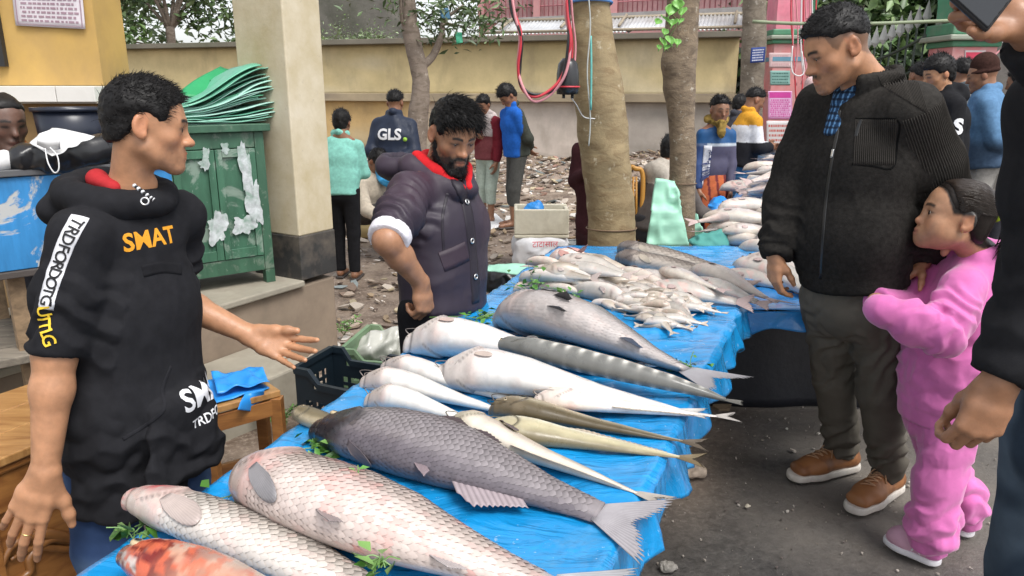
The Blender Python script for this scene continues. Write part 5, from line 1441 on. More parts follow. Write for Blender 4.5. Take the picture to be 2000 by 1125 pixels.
# 3 the customer in the black fleece jacket
def customer():
 f = nrm((-.93, -.37, 0)); s = right_of(f)
 N = at(1690, 178, 2.50); hem = at(1668, 554, 2.45)
 f1t, f1h = on(1541, 938), on(1672, 912); f2t, f2h = on(1660, 1004), on(1752, 950)
 P = Person('tall customer in black fleece jacket and brown shoes looking down at the table', ((f1h[0] + f2h[0]) / 2, (f1h[1] + f2h[1]) / 2), skin=(.41, .205, .11))
 shR = N + s * .185 - vec(0, 0, .06); shL = N - s * .185 - vec(0, 0, .06)
 elR = at(1540, 388, 2.60); wrR = at(1514, 500, 2.50); elL = at(1842, 390, 2.38); wrL = at(1800, 512, 2.36)
 hc = at(1635, 95, 2.45)
 P.head(hc, (-.95, -.06, -.42), (-.05, .0, 1), sc=1.0, neck=N + vec(0, 0, .02), neck_r=(.056, .066), closed=.85, gaze=(0, 1, -.6), cols=dict(stub=.3, must=1.2, scalp='short', scalp_w=.62), jaw=1.08,
   hair=dict(style='fade', vol=.003, topvol=.011, h=.0036, seed=12, rough_=.004, strands=3800, slen=.012, comb=(0, .5, .3), swidth=.0009, col=(.016, .015, .015)))
 P.core(N, lerp(N, hem, .9), r=.07); P.core(N, shR, r=.05); P.core(N, shL, r=.05)
 P.limb([shR, elR, wrR], [.05, .043, .029]); P.limb([shL, elL, wrL], [.05, .043, .029])
 _, fg = hand_sdf(P.S, wrist=wrR, fwd=nrm(vec(.03, -.08, -1)), palm=(.75, .2, 0), thumb=(.1, -1, 0), curls=[(22, 30, 18), (28, 38, 22), (32, 42, 25), (34, 42, 25)], spread=5, thumb_out=22, thumb_curl=18, thumb_drop=30, sc=.93); P.fing += fg
 _, fg = hand_sdf(P.S, wrist=wrL, fwd=nrm(vec(-.55, -.05, -.6)), palm=(.2, -.3, -1), thumb=(-.3, -.8, 0), curl=(20, 25, 20), sc=.85); P.fing += fg
 P.body(.0042)
 S = top_sdf(N - vec(0, 0, .02), hem, s, shR, shL, chest=(.20, .145), waist=(.20, .155), hemw=(.18, .145), shr=.072, neckr=.068, belly=.02, fwd=f, chest_t=.36, waist_t=.72)
 sleeve(S, [shR, lerp(shR, elR, .6), elR, lerp(elR, wrR, .85)], [.085, .086, .078, .064], .03)
 S.cone(lerp(elR, wrR, .84), lerp(elR, wrR, 1.02), .052, .05, .01, cap=(0, 1))
 sleeve(S, [shL, lerp(shL, elL, .6), elL, lerp(elL, wrL, .85)], [.088, .092, .084, .068], .03)
 S.cone(lerp(elL, wrL, .84), lerp(elL, wrL, 1.02), .052, .05, .01, cap=(0, 1))
 # stand collar: high behind, open in front
 for a in np.linspace(.7, 2 * math.pi - .7, 30):
  d = f * math.cos(a) + s * math.sin(a); q = N + d * .086 - f * .004
  S.cone(q - vec(0, 0, .03), q + d * .012 + vec(0, 0, .048 + .02 * -math.cos(a)) + f * .014, .014, .010, .008)
 S.cone(N + f * .135 + vec(0, 0, .03), N + f * .172 - vec(0, 0, .12), .055, .022, .01, '-')
 def ribw(V, N_):
  c = np.tile(np.array((.021, .0195, .018))[None], (len(V), 1))
  d = np.minimum(_segd(V, shL, elL), _segd(V, elL, wrL)) < .11
  top = (V[:, 2] > shL[2] - .05) & (((V - N) @ -s) > .03)
  return mixc(c, (.031, .0285, .026), (d | top).astype(float))
 P.cloth('fleece_jacket', S, .0068, FLEECE, fold=[(elR, wrR, .12, 3.2, .007, 5, .7, .5, .3), (elL, wrL, .14, 4, .007, 6, .6, .6, .4)], wr=[(.006, (3.5, 3.5, 1.6), 35), (.0025, (9, 9, 5), 5)], colf=ribw)
 tgt = P.last; T = bvh(*tgt)
 # corduroy ribs on the left sleeve, shoulder and chest pocket: raised cords
 def ribs(a, b, rad, n, name):
  a = np.array(a, float); b = np.array(b, float); ax = nrm(b - a); e1 = nrm(np.cross(ax, (0, 1, .1))); e2 = np.cross(ax, e1)
  mb = MB(); L = np.linalg.norm(b - a)
  for k in range(n):
   th = 2 * math.pi * k / n; dd = e1 * math.cos(th) + e2 * math.sin(th)
   if dd[1] > .5: continue
   pts = []
   for t in np.linspace(0, 1, 26):
    c = a + (b - a) * t; hit = T.ray_cast(Vector(c + dd * .22), Vector(-dd), .3)
    if hit[0] is not None and np.linalg.norm(np.array(hit[0]) - c) < rad * 1.12: pts.append(np.array(hit[0]) + dd * .0002)
   if len(pts) > 4: mb.tube(np.array(pts), .0022, 4)
  if mb.V:
   o = mb.build(name, mk('rib_cord', (.045, .041, .037), rough=.95, spec=.05, bump=0), P.root, True); o['kind'] = 'stuff'
 ribs(shL + vec(0, 0, .02), elL, .09, 84, 'corduroy_rib'); ribs(elL, lerp(elL, wrL, .8), .08, 72, 'corduroy_rib')
 # shoulder yoke ribs and chest pocket ribs
 mb = MB()
 for k in range(26):
  u0 = 1702 + k * 3.6; pts = []
  for t in np.linspace(0, 1, 12):
   u, v = u0 + 22 * t, lerp(118 + (u0 - 1702) * .42, 168 + (u0 - 1702) * .62, t)
   h = T.ray_cast(Vector((0, 0, CAM_H)), Vector(nrm(ray(u, v))), 4)
   if h[0] is not None: pts.append(np.array(h[0]))
  if len(pts) > 4: mb.tube(np.array(pts), .0022, 4)
 pk = []
 for k in range(21):
  u0 = 1672 + k * 3.9; pts = []
  for t in np.linspace(0, 1, 12):
   h = T.ray_cast(Vector((0, 0, CAM_H)), Vector(nrm(ray(u0 - 4 * t, lerp(233, 322, t)))), 4)
   if h[0] is not None: pts.append(np.array(h[0]))
  if len(pts) > 4: mb.tube(np.array(pts), .0022, 4)
 o = mb.build('corduroy_rib', mk('rib_cord', (.045, .041, .037), rough=.95, spec=.05, bump=0), P.root, True); o['kind'] = 'stuff'
 ZD = mk('zip_dark', (.05, .05, .05), metal=.7, rough=.35)
 strip_px('pocket_edge', [(1671, 232), (1710, 232), (1755, 236), (1752, 280), (1744, 328), (1705, 324), (1664, 320)], .006, tgt, FLEECE, P.root, (.007, .007, .007), off=.001, th=.003)
 strip_px('pocket_zip', [(1682, 234), (1676, 250), (1672, 266)], .010, tgt, ZD, P.root, (.05, .05, .05), off=.002, th=.003)
 strip_px('zip', [(1640, 215), (1634, 265), (1626, 305), (1612, 400), (1602, 545)], .011, tgt, ZD, P.root, (.05, .05, .05), off=.001, th=.003)
 strip_px('zip_pull', [(1628, 292), (1625, 308)], .008, tgt, mk('steel', (.6, .6, .6), metal=1, rough=.3, bump=0), P.root, (.6, .6, .6), off=.004, th=.003, n=6)
 # shirt at the open neck: blue checks
 S = Sdf(); S.elcone(N + f * .075 + vec(0, 0, -.02), N + f * .12 + vec(0, 0, -.13), (.055, .03), (.035, .02), s, .01); S.chain([N + f * .06 + s * .05 + vec(0, 0, .035), N + f * .10 + s * .01 - vec(0, 0, .03), N + f * .055 - s * .055 + vec(0, 0, .035)], [.014, .016, .014], .01)
 def chk(V, N_):
  q = (V - N) @ s; z = V[:, 2]; c = np.tile(np.array((.02, .05, .11))[None], (len(V), 1))
  c = mixc(c, (.15, .33, .6), ((q * 60) % 1 < .3) * .8); c = mixc(c, (.01, .012, .02), ((z * 45) % 1 < .35) * .8); return c
 P.cloth('shirt', S, .004, COTTON, colf=chk)
 # trousers
 hR = at(1622, 575, 2.52); hL = at(1712, 580, 2.40)
 aR = lerp(f1h, f1t, .25) + vec(0, 0, .085); aL = lerp(f2h, f2t, .25) + vec(0, 0, .085)
 kR = lerp(hR, aR, .5) + f * .015; kL = lerp(hL, aL, .5) + f * .015
 S = legs_sdf(hR, kR, aR, hL, kL, aL, s, (.096, .073, .058), (.175, .14))
 P.cloth('trousers', S, .0068, FAB('twill', bs=500), fold=[(lerp(kR, aR, .3), aR + vec(0, 0, -.03), .13, 4, .010, 5, .7, .5, .5), (lerp(kL, aL, .3), aL + vec(0, 0, -.03), .13, 4, .010, 8, .7, .5, .5), (hR, kR, .14, 3, .006, 9, .4, .6, 1.0), (hL, kL, .14, 3, .006, 10, .4, .6, 1.0)],
   wr=[(.004, (6, 6, 4), 45)], colf=lambda V, N_: mixc(np.tile(np.array((.105, .094, .077))[None], (len(V), 1)), (.145, .132, .11), sstep(-.1, .6, fbm(V * 5, 5)) * .6))
 for (h, t) in ((f1h, f1t), (f2h, f2t)):
  d = nrm(t - h); sd = np.cross(d, (0, 0, 1))
  so = P.cloth('shoe', shoe_sdf(h, t, .052, .098, .03), .0042, LEATHER, colf=lambda V, N_: mixc(np.tile(np.array((.30, .125, .045))[None], (len(V), 1)), (.16, .06, .022), sstep(.0, .6, fbm(V * 20, 6)) * .7))
  tg = P.last
  sl = mobj('sole', *sole_sdf(h, t, .052, .03).mesh(.0042, 1), mk('sole_white', (.62, .58, .52), rough=.6, var=.1, dirt=(.3, .24, .2), dirt_amt=.5, dirt_s=12), so)
  L = np.linalg.norm(t - h); TT = bvh(*tg); lm = mk('lace', (.42, .24, .13), rough=.8, bump=.1)
  def top(a, b):
   q = h + d * L * a + sd * b; hh = TT.ray_cast(Vector(q + vec(0, 0, .3)), Vector((0, 0, -1)), .5)
   return (np.array(hh[0]) if hh[0] is not None else q + vec(0, 0, .08)) + vec(0, 0, .003)
  mb = MB()
  for k in range(5):
   a = .40 + .065 * k
   mb.tube(np.array([top(a, x) for x in np.linspace(-.022, .022, 5)]), .003, 5); mb.tube(np.array([top(a + .065 * (x + .022) / .044, x) for x in np.linspace(-.022, .022, 5)]), .003, 5)
  kn = top(.40, 0)
  for sg in (-1, 1):
   mb.tube(smooth_line([kn, kn + sd * sg * .02 + d * .0 + vec(0, 0, .016), kn + sd * sg * .036 - d * .01 + vec(0, 0, .004), kn + sd * sg * .015 + vec(0, 0, .004)], 5), .0028, 5)
   mb.tube(smooth_line([kn, kn + sd * sg * .02 + d * .02 + vec(0, 0, .004), top(.5, sg * .035)], 5), .0025, 5)
  mb.build('lace', lm, so, True)
def _segd(V, a, b):
 a = np.array(a, float); d = np.array(b, float) - a; t = np.clip((V - a) @ d / (d @ d), 0, 1); return np.linalg.norm(V - a - t[:, None] * d, axis=1)
customer()
# 4 the girl in pink
def girl():
 f = nrm((-.99, -.08, 0)); s = right_of(f)
 N = at(1912, 497, 2.26); hem = at(1822, 800, 2.2)
 t1, h1 = on(1722, 1052), on(1838, 1108); t2, h2 = on(1815, 1008), on(1902, 1052)
 hem = vec((t1[0] + h2[0]) / 2 * .5 + hem[0] * .5, 2.24, hem[2])
 P = Person('small girl in pink sweatsuit with tied back hair standing beside the tall customer', ((h1[0] + h2[0]) / 2, (h1[1] + h2[1]) / 2), skin=(.44, .235, .135))
 hc = at(1867, 424, 2.22)
 P.head(hc, (-.96, .26, .19), (.02, 0, 1), sc=.98, neck=N, neck_r=(.046, .05), closed=.1, gaze=(0, 1, -.1), child=True, male=False, nose=.9, cols=dict(stub=0, brow=.7, lip=(.36, .13, .10), scalp='back'),
   hair=dict(style='back', vol=.0005, topvol=.002, h=.003, seed=5, rough_=.001, strands=0, col=(.016, .012, .010)))
 fr = P.hd[0]
 # combed strands running back to the tie, then the ponytail
 tie = np.array((0, -.108, .035)); r = np.random.default_rng(9); mb = MB()
 Hb = bvh(*[np.asarray(x) for x in hair_mesh(style='back', vol=.0005, topvol=.002, h=.005, seed=5, rough_=.0, strands=0)[:2]])
 for k in range(620):
  th = r.uniform(-2.2, 2.2); x = .064 * math.sin(th); z = .055 + .055 * math.cos(th);
  st = np.array((x, .066 + .010 * r.random() - .03 * abs(th), z + .008)); pts = []
  for t in np.linspace(0, 1, 10):
   q = lerp(st, tie, t); n = Hb.find_nearest(Vector(q + (q - np.array((0, -.014, .036))) * .3));
   pts.append(np.array(n[0]) + np.array(n[1]) * (.001 + .0015 * r.random()))
  mb.tube(put(np.array(pts), fr, hc, .98), np.linspace(.0017, .0010, 10), 3)
 for k in range(120):
  a = tie + r.normal(size=3) * .008 + (0, -.004, 0); sw = r.normal() * .014
  mb.tube(put(smooth_line([a, a + (sw * .3, -.035, -.012), a + (sw, -.05, -.07 + r.normal() * .01), a + (sw * 1.2, -.035, -.13 + r.normal() * .02)], 4), fr, hc, .98), np.r_[np.full(9, .0022), np.linspace(.002, .0006, 4)], 3)
 mb.build('hair_strands', mk('hair_brown', (.03, .021, .016), rough=.3, bump=0), P.root, True)['kind'] = 'stuff'
 V, Q = torus(put(np.array([tie]), fr, hc, .98)[0], fr[1], .017, .008, 18, 8); V = V + normals(V, Q) * (.002 * vnoise(V * 300, 2))[:, None]
 mobj('hair_tie', V, Q, mk('lime_band', (.45, .72, .03), rough=.7, bump=.3, bs=400), P.root)
 mb = MB()
 for sx in (-1,):
  c = put(np.array([(sx * .079, -.006, -.032)]), fr, hc, .98)[0]; V, Q = torus(c, fr[1], .004, .001, 10, 5); mobj('earring', V, Q, mk('gold', (.8, .6, .25), metal=1, rough=.25, bump=0), P.root)
 shL = at(1880, 560, 2.16); shR = N + s * .125 + vec(0, 0, -.05)
 elL = at(1842, 652, 2.08); wrL = at(1722, 606, 2.12); elR = at(1770, 600, 2.34); wrR = at(1712, 590, 2.26)
 P.core(N, lerp(N, hem, .8), r=.04); P.core(N, shL, elL, wrL, r=.03); P.core(N, shR, elR, wrR, r=.03)
 P.body(.0036)
 PK = (.60, .155, .40)
 S = top_sdf(N - vec(0, 0, .01), hem, s, shR, shL, chest=(.132, .10), waist=(.148, .122), hemw=(.135, .112), shr=.05, neckr=.05, chest_t=.36, waist_t=.72)
 sleeve(S, [shL, lerp(shL, elL, .6), elL, lerp(elL, wrL, .5), wrL], [.056, .064, .063, .058, .046], .02)
 S.ell(wrL + nrm(wrL - elL) * .004, .046, .01)
 sleeve(S, [shR, elR, wrR], [.05, .055, .045], .02)
 # hood hanging behind the neck
 S.chain([N + f * .04 - s * .052 + vec(0, 0, .0), N - f * .05 - s * .05 + vec(0, 0, .012), N - f * .085 + vec(0, 0, .005), N - f * .05 + s * .05 + vec(0, 0, .01), N + f * .04 + s * .05], [.024, .03, .034, .03, .024], .02)
 S.ell(N - f * .09 - vec(0, 0, .055), (.085, .042, .075), .03, '+', np.stack([s, f, vec(0, 0, 1)]))
 # ribbed hem band slightly narrower
 S.elcone(hem + vec(0, 0, .035), hem - vec(0, 0, .045), (.138, .114), (.126, .104), s, .008, cap=(0, 1))
 SW = FAB('sweat', rough=.9, sheen=.35, bs=260, bump=.3)
 P.cloth('hooded_sweatshirt', S, .0048, SW, PK, fold=[(shL, elL, .085, 3.0, .007, 5, .7, .5, .4), (elL, wrL, .08, 3.4, .006, 6, .4, .5, .4), (lerp(N, hem, .45), hem, .2, 2.6, .006, 9, .5, .5, .9)], wr=[(.004, (7, 7, 4), 55), (.0014, (24, 24, 13), 8)])
 tgt = P.last
 ax = fr
 # sweatpants
 hL = hem + vec(0, 0, -.02) - s * .058 + vec(.01, -.01, 0); hR = hem + vec(.01, .02, -.02) + s * .055
 aL = lerp(h1, t1, .22) + vec(0, 0, .07); aR = lerp(h2, t2, .22) + vec(0, 0, .07)
 kL = lerp(hL, aL, .5) + f * .012; kR = lerp(hR, aR, .5) + f * .012
 S = legs_sdf(hR, kR, aR + vec(0, 0, .02), hL, kL, aL + vec(0, 0, .02), s, (.083, .072, .066), (.12, .105), top=hem + vec(0, 0, .02))
 for a, kk in ((aL, kL), (aR, kR)):
  u = nrm(kk - a); S.cone(a + u * .045, a + u * .075, .074, .076, .02); S.cone(a - u * .0, a + u * .028, .052, .06, .01)
 P.cloth('sweatpants', S, .005, SW, (.60, .155, .40), fold=[(kL, aL, .12, 3.6, .008, 4, .75, .5, .4), (kR, aR, .12, 3.6, .008, 7, .75, .5, .4), (hL, kL, .12, 2, .004, 8, .5, .5, 1)], wr=[(.004, (8, 8, 4), 65), (.0014, (24, 24, 13), 8)])
 for (h, t) in ((h1, t1), (h2, t2)):
  d = nrm(t - h); L = np.linalg.norm(t - h)
  so = P.cloth('sneaker', shoe_sdf(h, t, .040, .075, .024), .004, FAB('knit_shoe', wave=None), (.56, .33, .42), wr=[(.0012, (30, 30, 30), 4)])
  mobj('sole', *sole_sdf(h, t, .041, .026).mesh(.004, 1), mk('sole_pale', (.72, .70, .72), rough=.5, var=.06), so)
  lettering('shoe_mark', 'A', lerp(h, t, .35) + np.cross(d, (0, 0, 1)) * -.0 + vec(0, 0, .045), d * (1 if d[0] > 0 else -1), (0, 0, 1), .045, mk('print_white', (.72, .72, .74), rough=.7, bump=0, var=.05), so, P.last, cut=1, bold=.01)
girl()
# 5 the man at the right edge, arm raised with a phone
def phone_man():
 P = Person('man at the right edge in black jacket raising a phone, other fist hanging', (1.3, 1.42), skin=(.31, .15, .08))
 N = vec(1.36, 1.42, 1.48); hem = vec(1.32, 1.42, .80)
 f = nrm((-.75, -.25, 0)); s = right_of(f)
 # arms: left hangs by the frame edge, right lifts the phone
 shL = at(2075, 210, 1.22); elL = at(2062, 520, 1.22); wrL = at(1952, 748, 1.20)
 el2 = at(2150, 190, 1.16); wr2 = at(1996, 44, 1.12); shR = N + vec(-.0, .2, -.04)
 P.head(vec(1.38, 1.42, 1.72), (-1, .1, -.05), neck=N, cols=dict(stub=.4), hair=dict(style='short', seed=4, h=.006, strands=0))
 P.core(N, lerp(N, hem, .9), r=.06); P.core(N, shL, r=.05); P.core(N, shR, r=.05)
 P.limb([shL, elL, wrL], [.05, .043, .029]); P.limb([shR, el2, wr2], [.05, .043, .027])
 _, fg = hand_sdf(P.S, wrist=wrL, fwd=nrm(vec(-.30, -.05, -1)), palm=(.2, 1, .1), thumb=(-1, .0, 0), curls=[(34, 52, 35), (38, 56, 35), (42, 58, 35), (44, 58, 35)], spread=3, thumb_out=8, thumb_curl=14, thumb_drop=38, sc=1.02); P.fing += fg
 ph = at(1886, -44, 1.07)
 _, fg = hand_sdf(P.S, wrist=wr2, fwd=nrm(vec(-.95, .05, .28)), palm=(.05, -1, .1), thumb=(.2, -.3, -1), curls=[(40, 75, 50), (42, 75, 50), (44, 75, 50), (44, 75, 50)], spread=5, thumb_out=30, thumb_curl=12, thumb_drop=28, sc=.86); P.fing += fg
 P.body(.004)
 S = top_sdf(N, hem, s, shR, shL, chest=(.19, .13), waist=(.18, .13), hemw=(.18, .13), shr=.07)
 sleeve(S, [shL, lerp(shL, elL, .5), elL, lerp(elL, wrL, .95)], [.074, .076, .07, .05], .03)
 sleeve(S, [shR, el2, lerp(el2, wr2, .84)], [.07, .062, .045], .03)
 P.cloth('jacket', S, .006, COTTON, (.016, .016, .018), fold=[(elL, wrL, .12, 3, .004, 3, .4, .6, .5)], wr=[(.006, (4, 4, 2.5), 25), (.002, (12, 12, 8), 5)])
 hp = vec(1.235, 1.42, .78); d = s * .085
 hp1 = at(2010, 860, 1.36); kn = at(2022, 1120, 1.38)
 S = legs_sdf(hp + d, vec(*(hp + d)[:2], .42), vec(*(hp + d)[:2], .06), hp - d, vec(*(hp - d)[:2], .42), vec(*(hp - d)[:2], .06), s, (.1, .078, .064), (.175, .13))
 def jc(V, N_):
  c = np.tile(np.array((.028, .042, .062))[None], (len(V), 1)); return mixc(c, (.10, .135, .175), sstep(.0, .6, fbm(V * 5, 3)) * .7)
 P.cloth('jeans', S, .006, DENIM, colf=jc, wr=[(.005, (6, 6, 4), 3)])
 for q in (hp + d, hp - d): P.cloth('shoe', shoe_sdf(vec(q[0] + .06, q[1] + .02, 0), vec(q[0] - .2, q[1] - .05, 0)), .008, LEATHER, (.03, .03, .03))
 # the phone he holds
 e = frame((-.80, 0, .6), (.1, -1, .1))
 t = thing('phone', 'dark phone held up by the hand in the top right corner', 'phone', tuple(ph))
 c = ph
 o = mobj('case', *Sdf().box(c, (.036, .072, .0042), .004, ax=e).mesh(.0022, 1), mk('phone_case', (.016, .016, .018), rough=.3, bump=0), t)
 o2 = mobj('screen', *Sdf().box(c + e[2] * .0040, (.033, .068, .0012), .001, ax=e).mesh(.0016, 0), mk('phone_glass', (.01, .012, .016), rough=.06, bump=0), t)
phone_man()
# FISH TABLES
ZT = 0.74
def edgeL(Y):    # left and right edge of the table top
 a, b = on(410, 954, ZT), on(985, 556, ZT); return a[0] + (b[0] - a[0]) * (Y - a[1]) / (b[1] - a[1])
def edgeR(Y):
 a, b = on(1207, 1046, ZT), on(1438, 607, ZT); return a[0] + (b[0] - a[0]) * (Y - a[1]) / (b[1] - a[1])
def tarp_mat(name, col):
 m = bpy.data.materials.new(name); m.use_nodes = True
 n = m.node_tree; b = n.nodes['Principled BSDF']; co = coords(n, 'Object')
 v = ramp(n, noise_node(n, co, 3, 4), [(.3, tuple(.8 * c for c in col)), (.7, tuple(min(1, 1.15 * c) for c in col))])
 fl = mathn(n, 'MULTIPLY', ramp(n, noise_node(n, co, 55, 3, .7), [(.66, (0, 0, 0)), (.72, (1, 1, 1))]), .55); v = mixn(n, fl, v, (.42, .55, .62)); sm = mathn(n, 'MULTIPLY', ramp(n, noise_node(n, co, 4.5, 6, .7, .5), [(.56, (0, 0, 0)), (.7, (1, 1, 1))]), .4); v = mixn(n, sm, v, (.10, .28, .42))
 n.links.new(v, b.inputs['Base Color']); b.inputs['Roughness'].default_value = .26; b.inputs['Specular IOR Level'].default_value = .5
 b.inputs['Coat Weight'].default_value = .6; b.inputs['Coat Roughness'].default_value = .06
 h1 = noise_node(n, coords(n, 'Object', (2, 7, 3)), 2.2, 4, .5, 1.2); h2 = noise_node(n, coords(n, 'Object', (1, 1, 1)), 34, 3, .5, .8)
 bp = n.nodes.new('ShaderNodeBump'); bp.inputs['Strength'].default_value = .9; bp.inputs['Distance'].default_value = .016
 n.links.new(mathn(n, 'ADD', h1, mathn(n, 'MULTIPLY', h2, .12)), bp.inputs['Height']); n.links.new(bp.outputs[0], b.inputs['Normal'])
 return m
TARP = tarp_mat('blue_tarp', (.008, .25, .58)); TARP2 = tarp_mat('blue_tarp_pale', (.03, .26, .66))
def tarp(name, label, Ys, xl, xr, z, dropL, dropR, mat, seed, nx=70, ny=150, nearR=None):
 rows = []
 for i, Y in enumerate(np.linspace(Ys[0], Ys[1], ny)):
  YR = Y if nearR is None else lerp(nearR, Ys[1], i / (ny - 1)); a, b = xl(Y), xr(YR); L = np.array([a, Y, z]); Rr = np.array([b, YR, z]); pts = []
  q = Y * 7 + seed
  dr = dropR * (1 + .16 * math.sin(q * 1.7) + .1 * math.sin(q * 4.1)); dl = dropL * (1 + .15 * math.sin(q * 2.3))
  for t in np.linspace(1, 0, 10)[:-1]:
   pts.append(L + vec(-.012 - .03 * t + .015 * t * math.sin(q * 3), 0, -dl * t))
  for t in np.linspace(0, 1, nx): pts.append(lerp(L, Rr, t))
  for t in np.linspace(0, 1, 16)[1:]:
   pts.append(Rr + vec(.008 + .022 * t * (1 + .6 * math.sin(q * 2.9) + .5 * math.sin(q * 6.3)), .012 * t * math.sin(q * 5), -dr * t))
  rows.append(pts)
 G = np.array(rows); P = G.reshape(-1, 3)
 topm = (np.abs(P[:, 2] - z) < 1e-6)
 r1 = 1 - np.abs(vnoise(P * np.array((5, 9, 4)), seed)) * 2; r2 = 1 - np.abs(vnoise(P * np.array((16, 22, 9)), seed + 3)) * 2
 dz = .008 * np.clip(r1, -.3, 1) + .0045 * np.clip(r2, -.3, 1)
 P[:, 2] += np.where(topm, dz, dz * .5); P[:, 0] += np.where(topm, 0, dz * 1.2)
 G = P.reshape(G.shape)
 V, Q = sheet_solid(G, -.0018)
 if normals(V, Q)[len(P) // 2 + 40][2] < 0: Q = Q[:, ::-1]
 return tag(mobj(name, V, Q, mat), label, 'tarpaulin')
tarp('tarpaulin', 'glossy blue plastic tarpaulin spread over the near table under the big fish', (.62, 3.62), edgeL, edgeR, ZT, .16, .11, TARP, 3, nearR=1.02)
def wood(name, col, dark=None, s=1.0, rough=.55, coat=0.0, axis=(1, 12, 12), bump=.15):
 if name in _MC: return _MC[name]
 m = bpy.data.materials.new(name); m.use_nodes = True
 n = m.node_tree; b = n.nodes['Principled BSDF']; co = coords(n, 'Object', tuple(a * s for a in axis))
 g = noise_node(n, co, 2.5, 6, .6, .8); g2 = noise_node(n, coords(n, 'Object'), 2.2, 5, .6)
 c = mixn(n, ramp(n, g, [(.35, (0, 0, 0)), (.68, (1, 1, 1))]), col, dark or tuple(.5 * x for x in col))
 c = mixn(n, mathn(n, 'MULTIPLY', ramp(n, g2, [(.45, (0, 0, 0)), (.75, (1, 1, 1))]), .4), c, tuple(.55 * x for x in col))
 n.links.new(c, b.inputs['Base Color']); b.inputs['Roughness'].default_value = rough
 if coat: b.inputs['Coat Weight'].default_value = coat; b.inputs['Coat Roughness'].default_value = .2
 bp = n.nodes.new('ShaderNodeBump'); bp.inputs['Strength'].default_value = bump; bp.inputs['Distance'].default_value = .003
 n.links.new(g, bp.inputs['Height']); n.links.new(bp.outputs[0], b.inputs['Normal'])
 _MC[name] = m; return m
PLANK = wood('plank_wood', (.28, .19, .11), s=1.2, rough=.75)
def table(label, Ys, xl, xr, z, leg0=.1):
 t = thing('table', label, 'table', (xl(Ys[0]), Ys[0], 0))
 n = 6
 for k in range(n):
  a, b = (k + .04) / n, (k + .96) / n
  Q = [vec(lerp(xl(Ys[0]), xr(Ys[0]), a), Ys[0], z - .004), vec(lerp(xl(Ys[0]), xr(Ys[0]), b), Ys[0], z - .004), vec(lerp(xl(Ys[1]), xr(Ys[1]), b), Ys[1], z - .004), vec(lerp(xl(Ys[1]), xr(Ys[1]), a), Ys[1], z - .004)]
  MB().quadbox(Q, vec(0, 0, -.025)).build('plank', PLANK, t)
 for Y in np.linspace(Ys[0] + leg0, Ys[1] - .1, 3):
  for q, sg in ((xl(Y) + .07, 1), (xr(Y) - .07, -1)):
   MB().box((q - .025 + sg * .14, Y - .025, -.01), (q + .025 + sg * .14, Y + .025, z - .03)).build('leg', PLANK, t)
  MB().box((xl(Y) + .07, Y - .02, z - .10), (xr(Y) - .07, Y + .02, z - .031)).build('crossbar', PLANK, t)
table('rough plank table carrying the near blue tarpaulin', (1.14, 3.58), lambda Y: edgeL(Y) + .02, lambda Y: edgeR(Y) - .02, ZT - .012)
ZT2 = .70
def e2L(Y): return np.interp(Y, [2.6, 3.62, 4.2, 5.4, 7.9], [.80, 1.02, 1.15, 1.6, 2.57])
def e2R(Y): return e2L(Y) + np.interp(Y, [2.6, 4, 7.9], [1.0, .95, .8])
tarp('tarpaulin', 'pale blue plastic tarpaulin on the second table behind the tall customer', (2.64, 7.9), e2L, e2R, ZT2, .10, .12, TARP2, 8, 40, 180)
table('long plank table carrying the second blue tarpaulin behind the customer', (2.68, 7.85), lambda Y: e2L(Y) + .02, lambda Y: e2R(Y) - .02, ZT2 - .012, .8)
# front hem of the second tarpaulin and black sheet added as shade below it
G = []
for x in np.linspace(.80, 1.82, 60):
 q = x * 9; G.append([vec(x, 2.636 - .012 * t - .02 * t * math.sin(q * 2), ZT2 + .004 - t * (.07 + .02 * math.sin(q) + .012 * math.sin(q * 2.7))) for t in np.linspace(0, 1, 10)])
V, Q = sheet_solid(np.array(G), .0018); tag(mobj('tarpaulin_flap', V, Q, TARP2), 'pale blue wavy flap hanging over the front of the second table', 'flap')
G = []
for x in np.linspace(.9, 2.7, 40): G.append([vec(x, 3.35 + .01 * math.sin(x * 14) * t, .68 - .68 * t) for t in np.linspace(0, 1, 16)])
V, Q = sheet_solid(np.array(G), .0018); tag(mobj('shade_sheet', V, Q, mk('shade_black', (.008, .009, .014), rough=.5, var=.3, bump=.3, bs=12, bd=.01)), 'added black sheet standing for the deep shade under the second table', 'sheet')
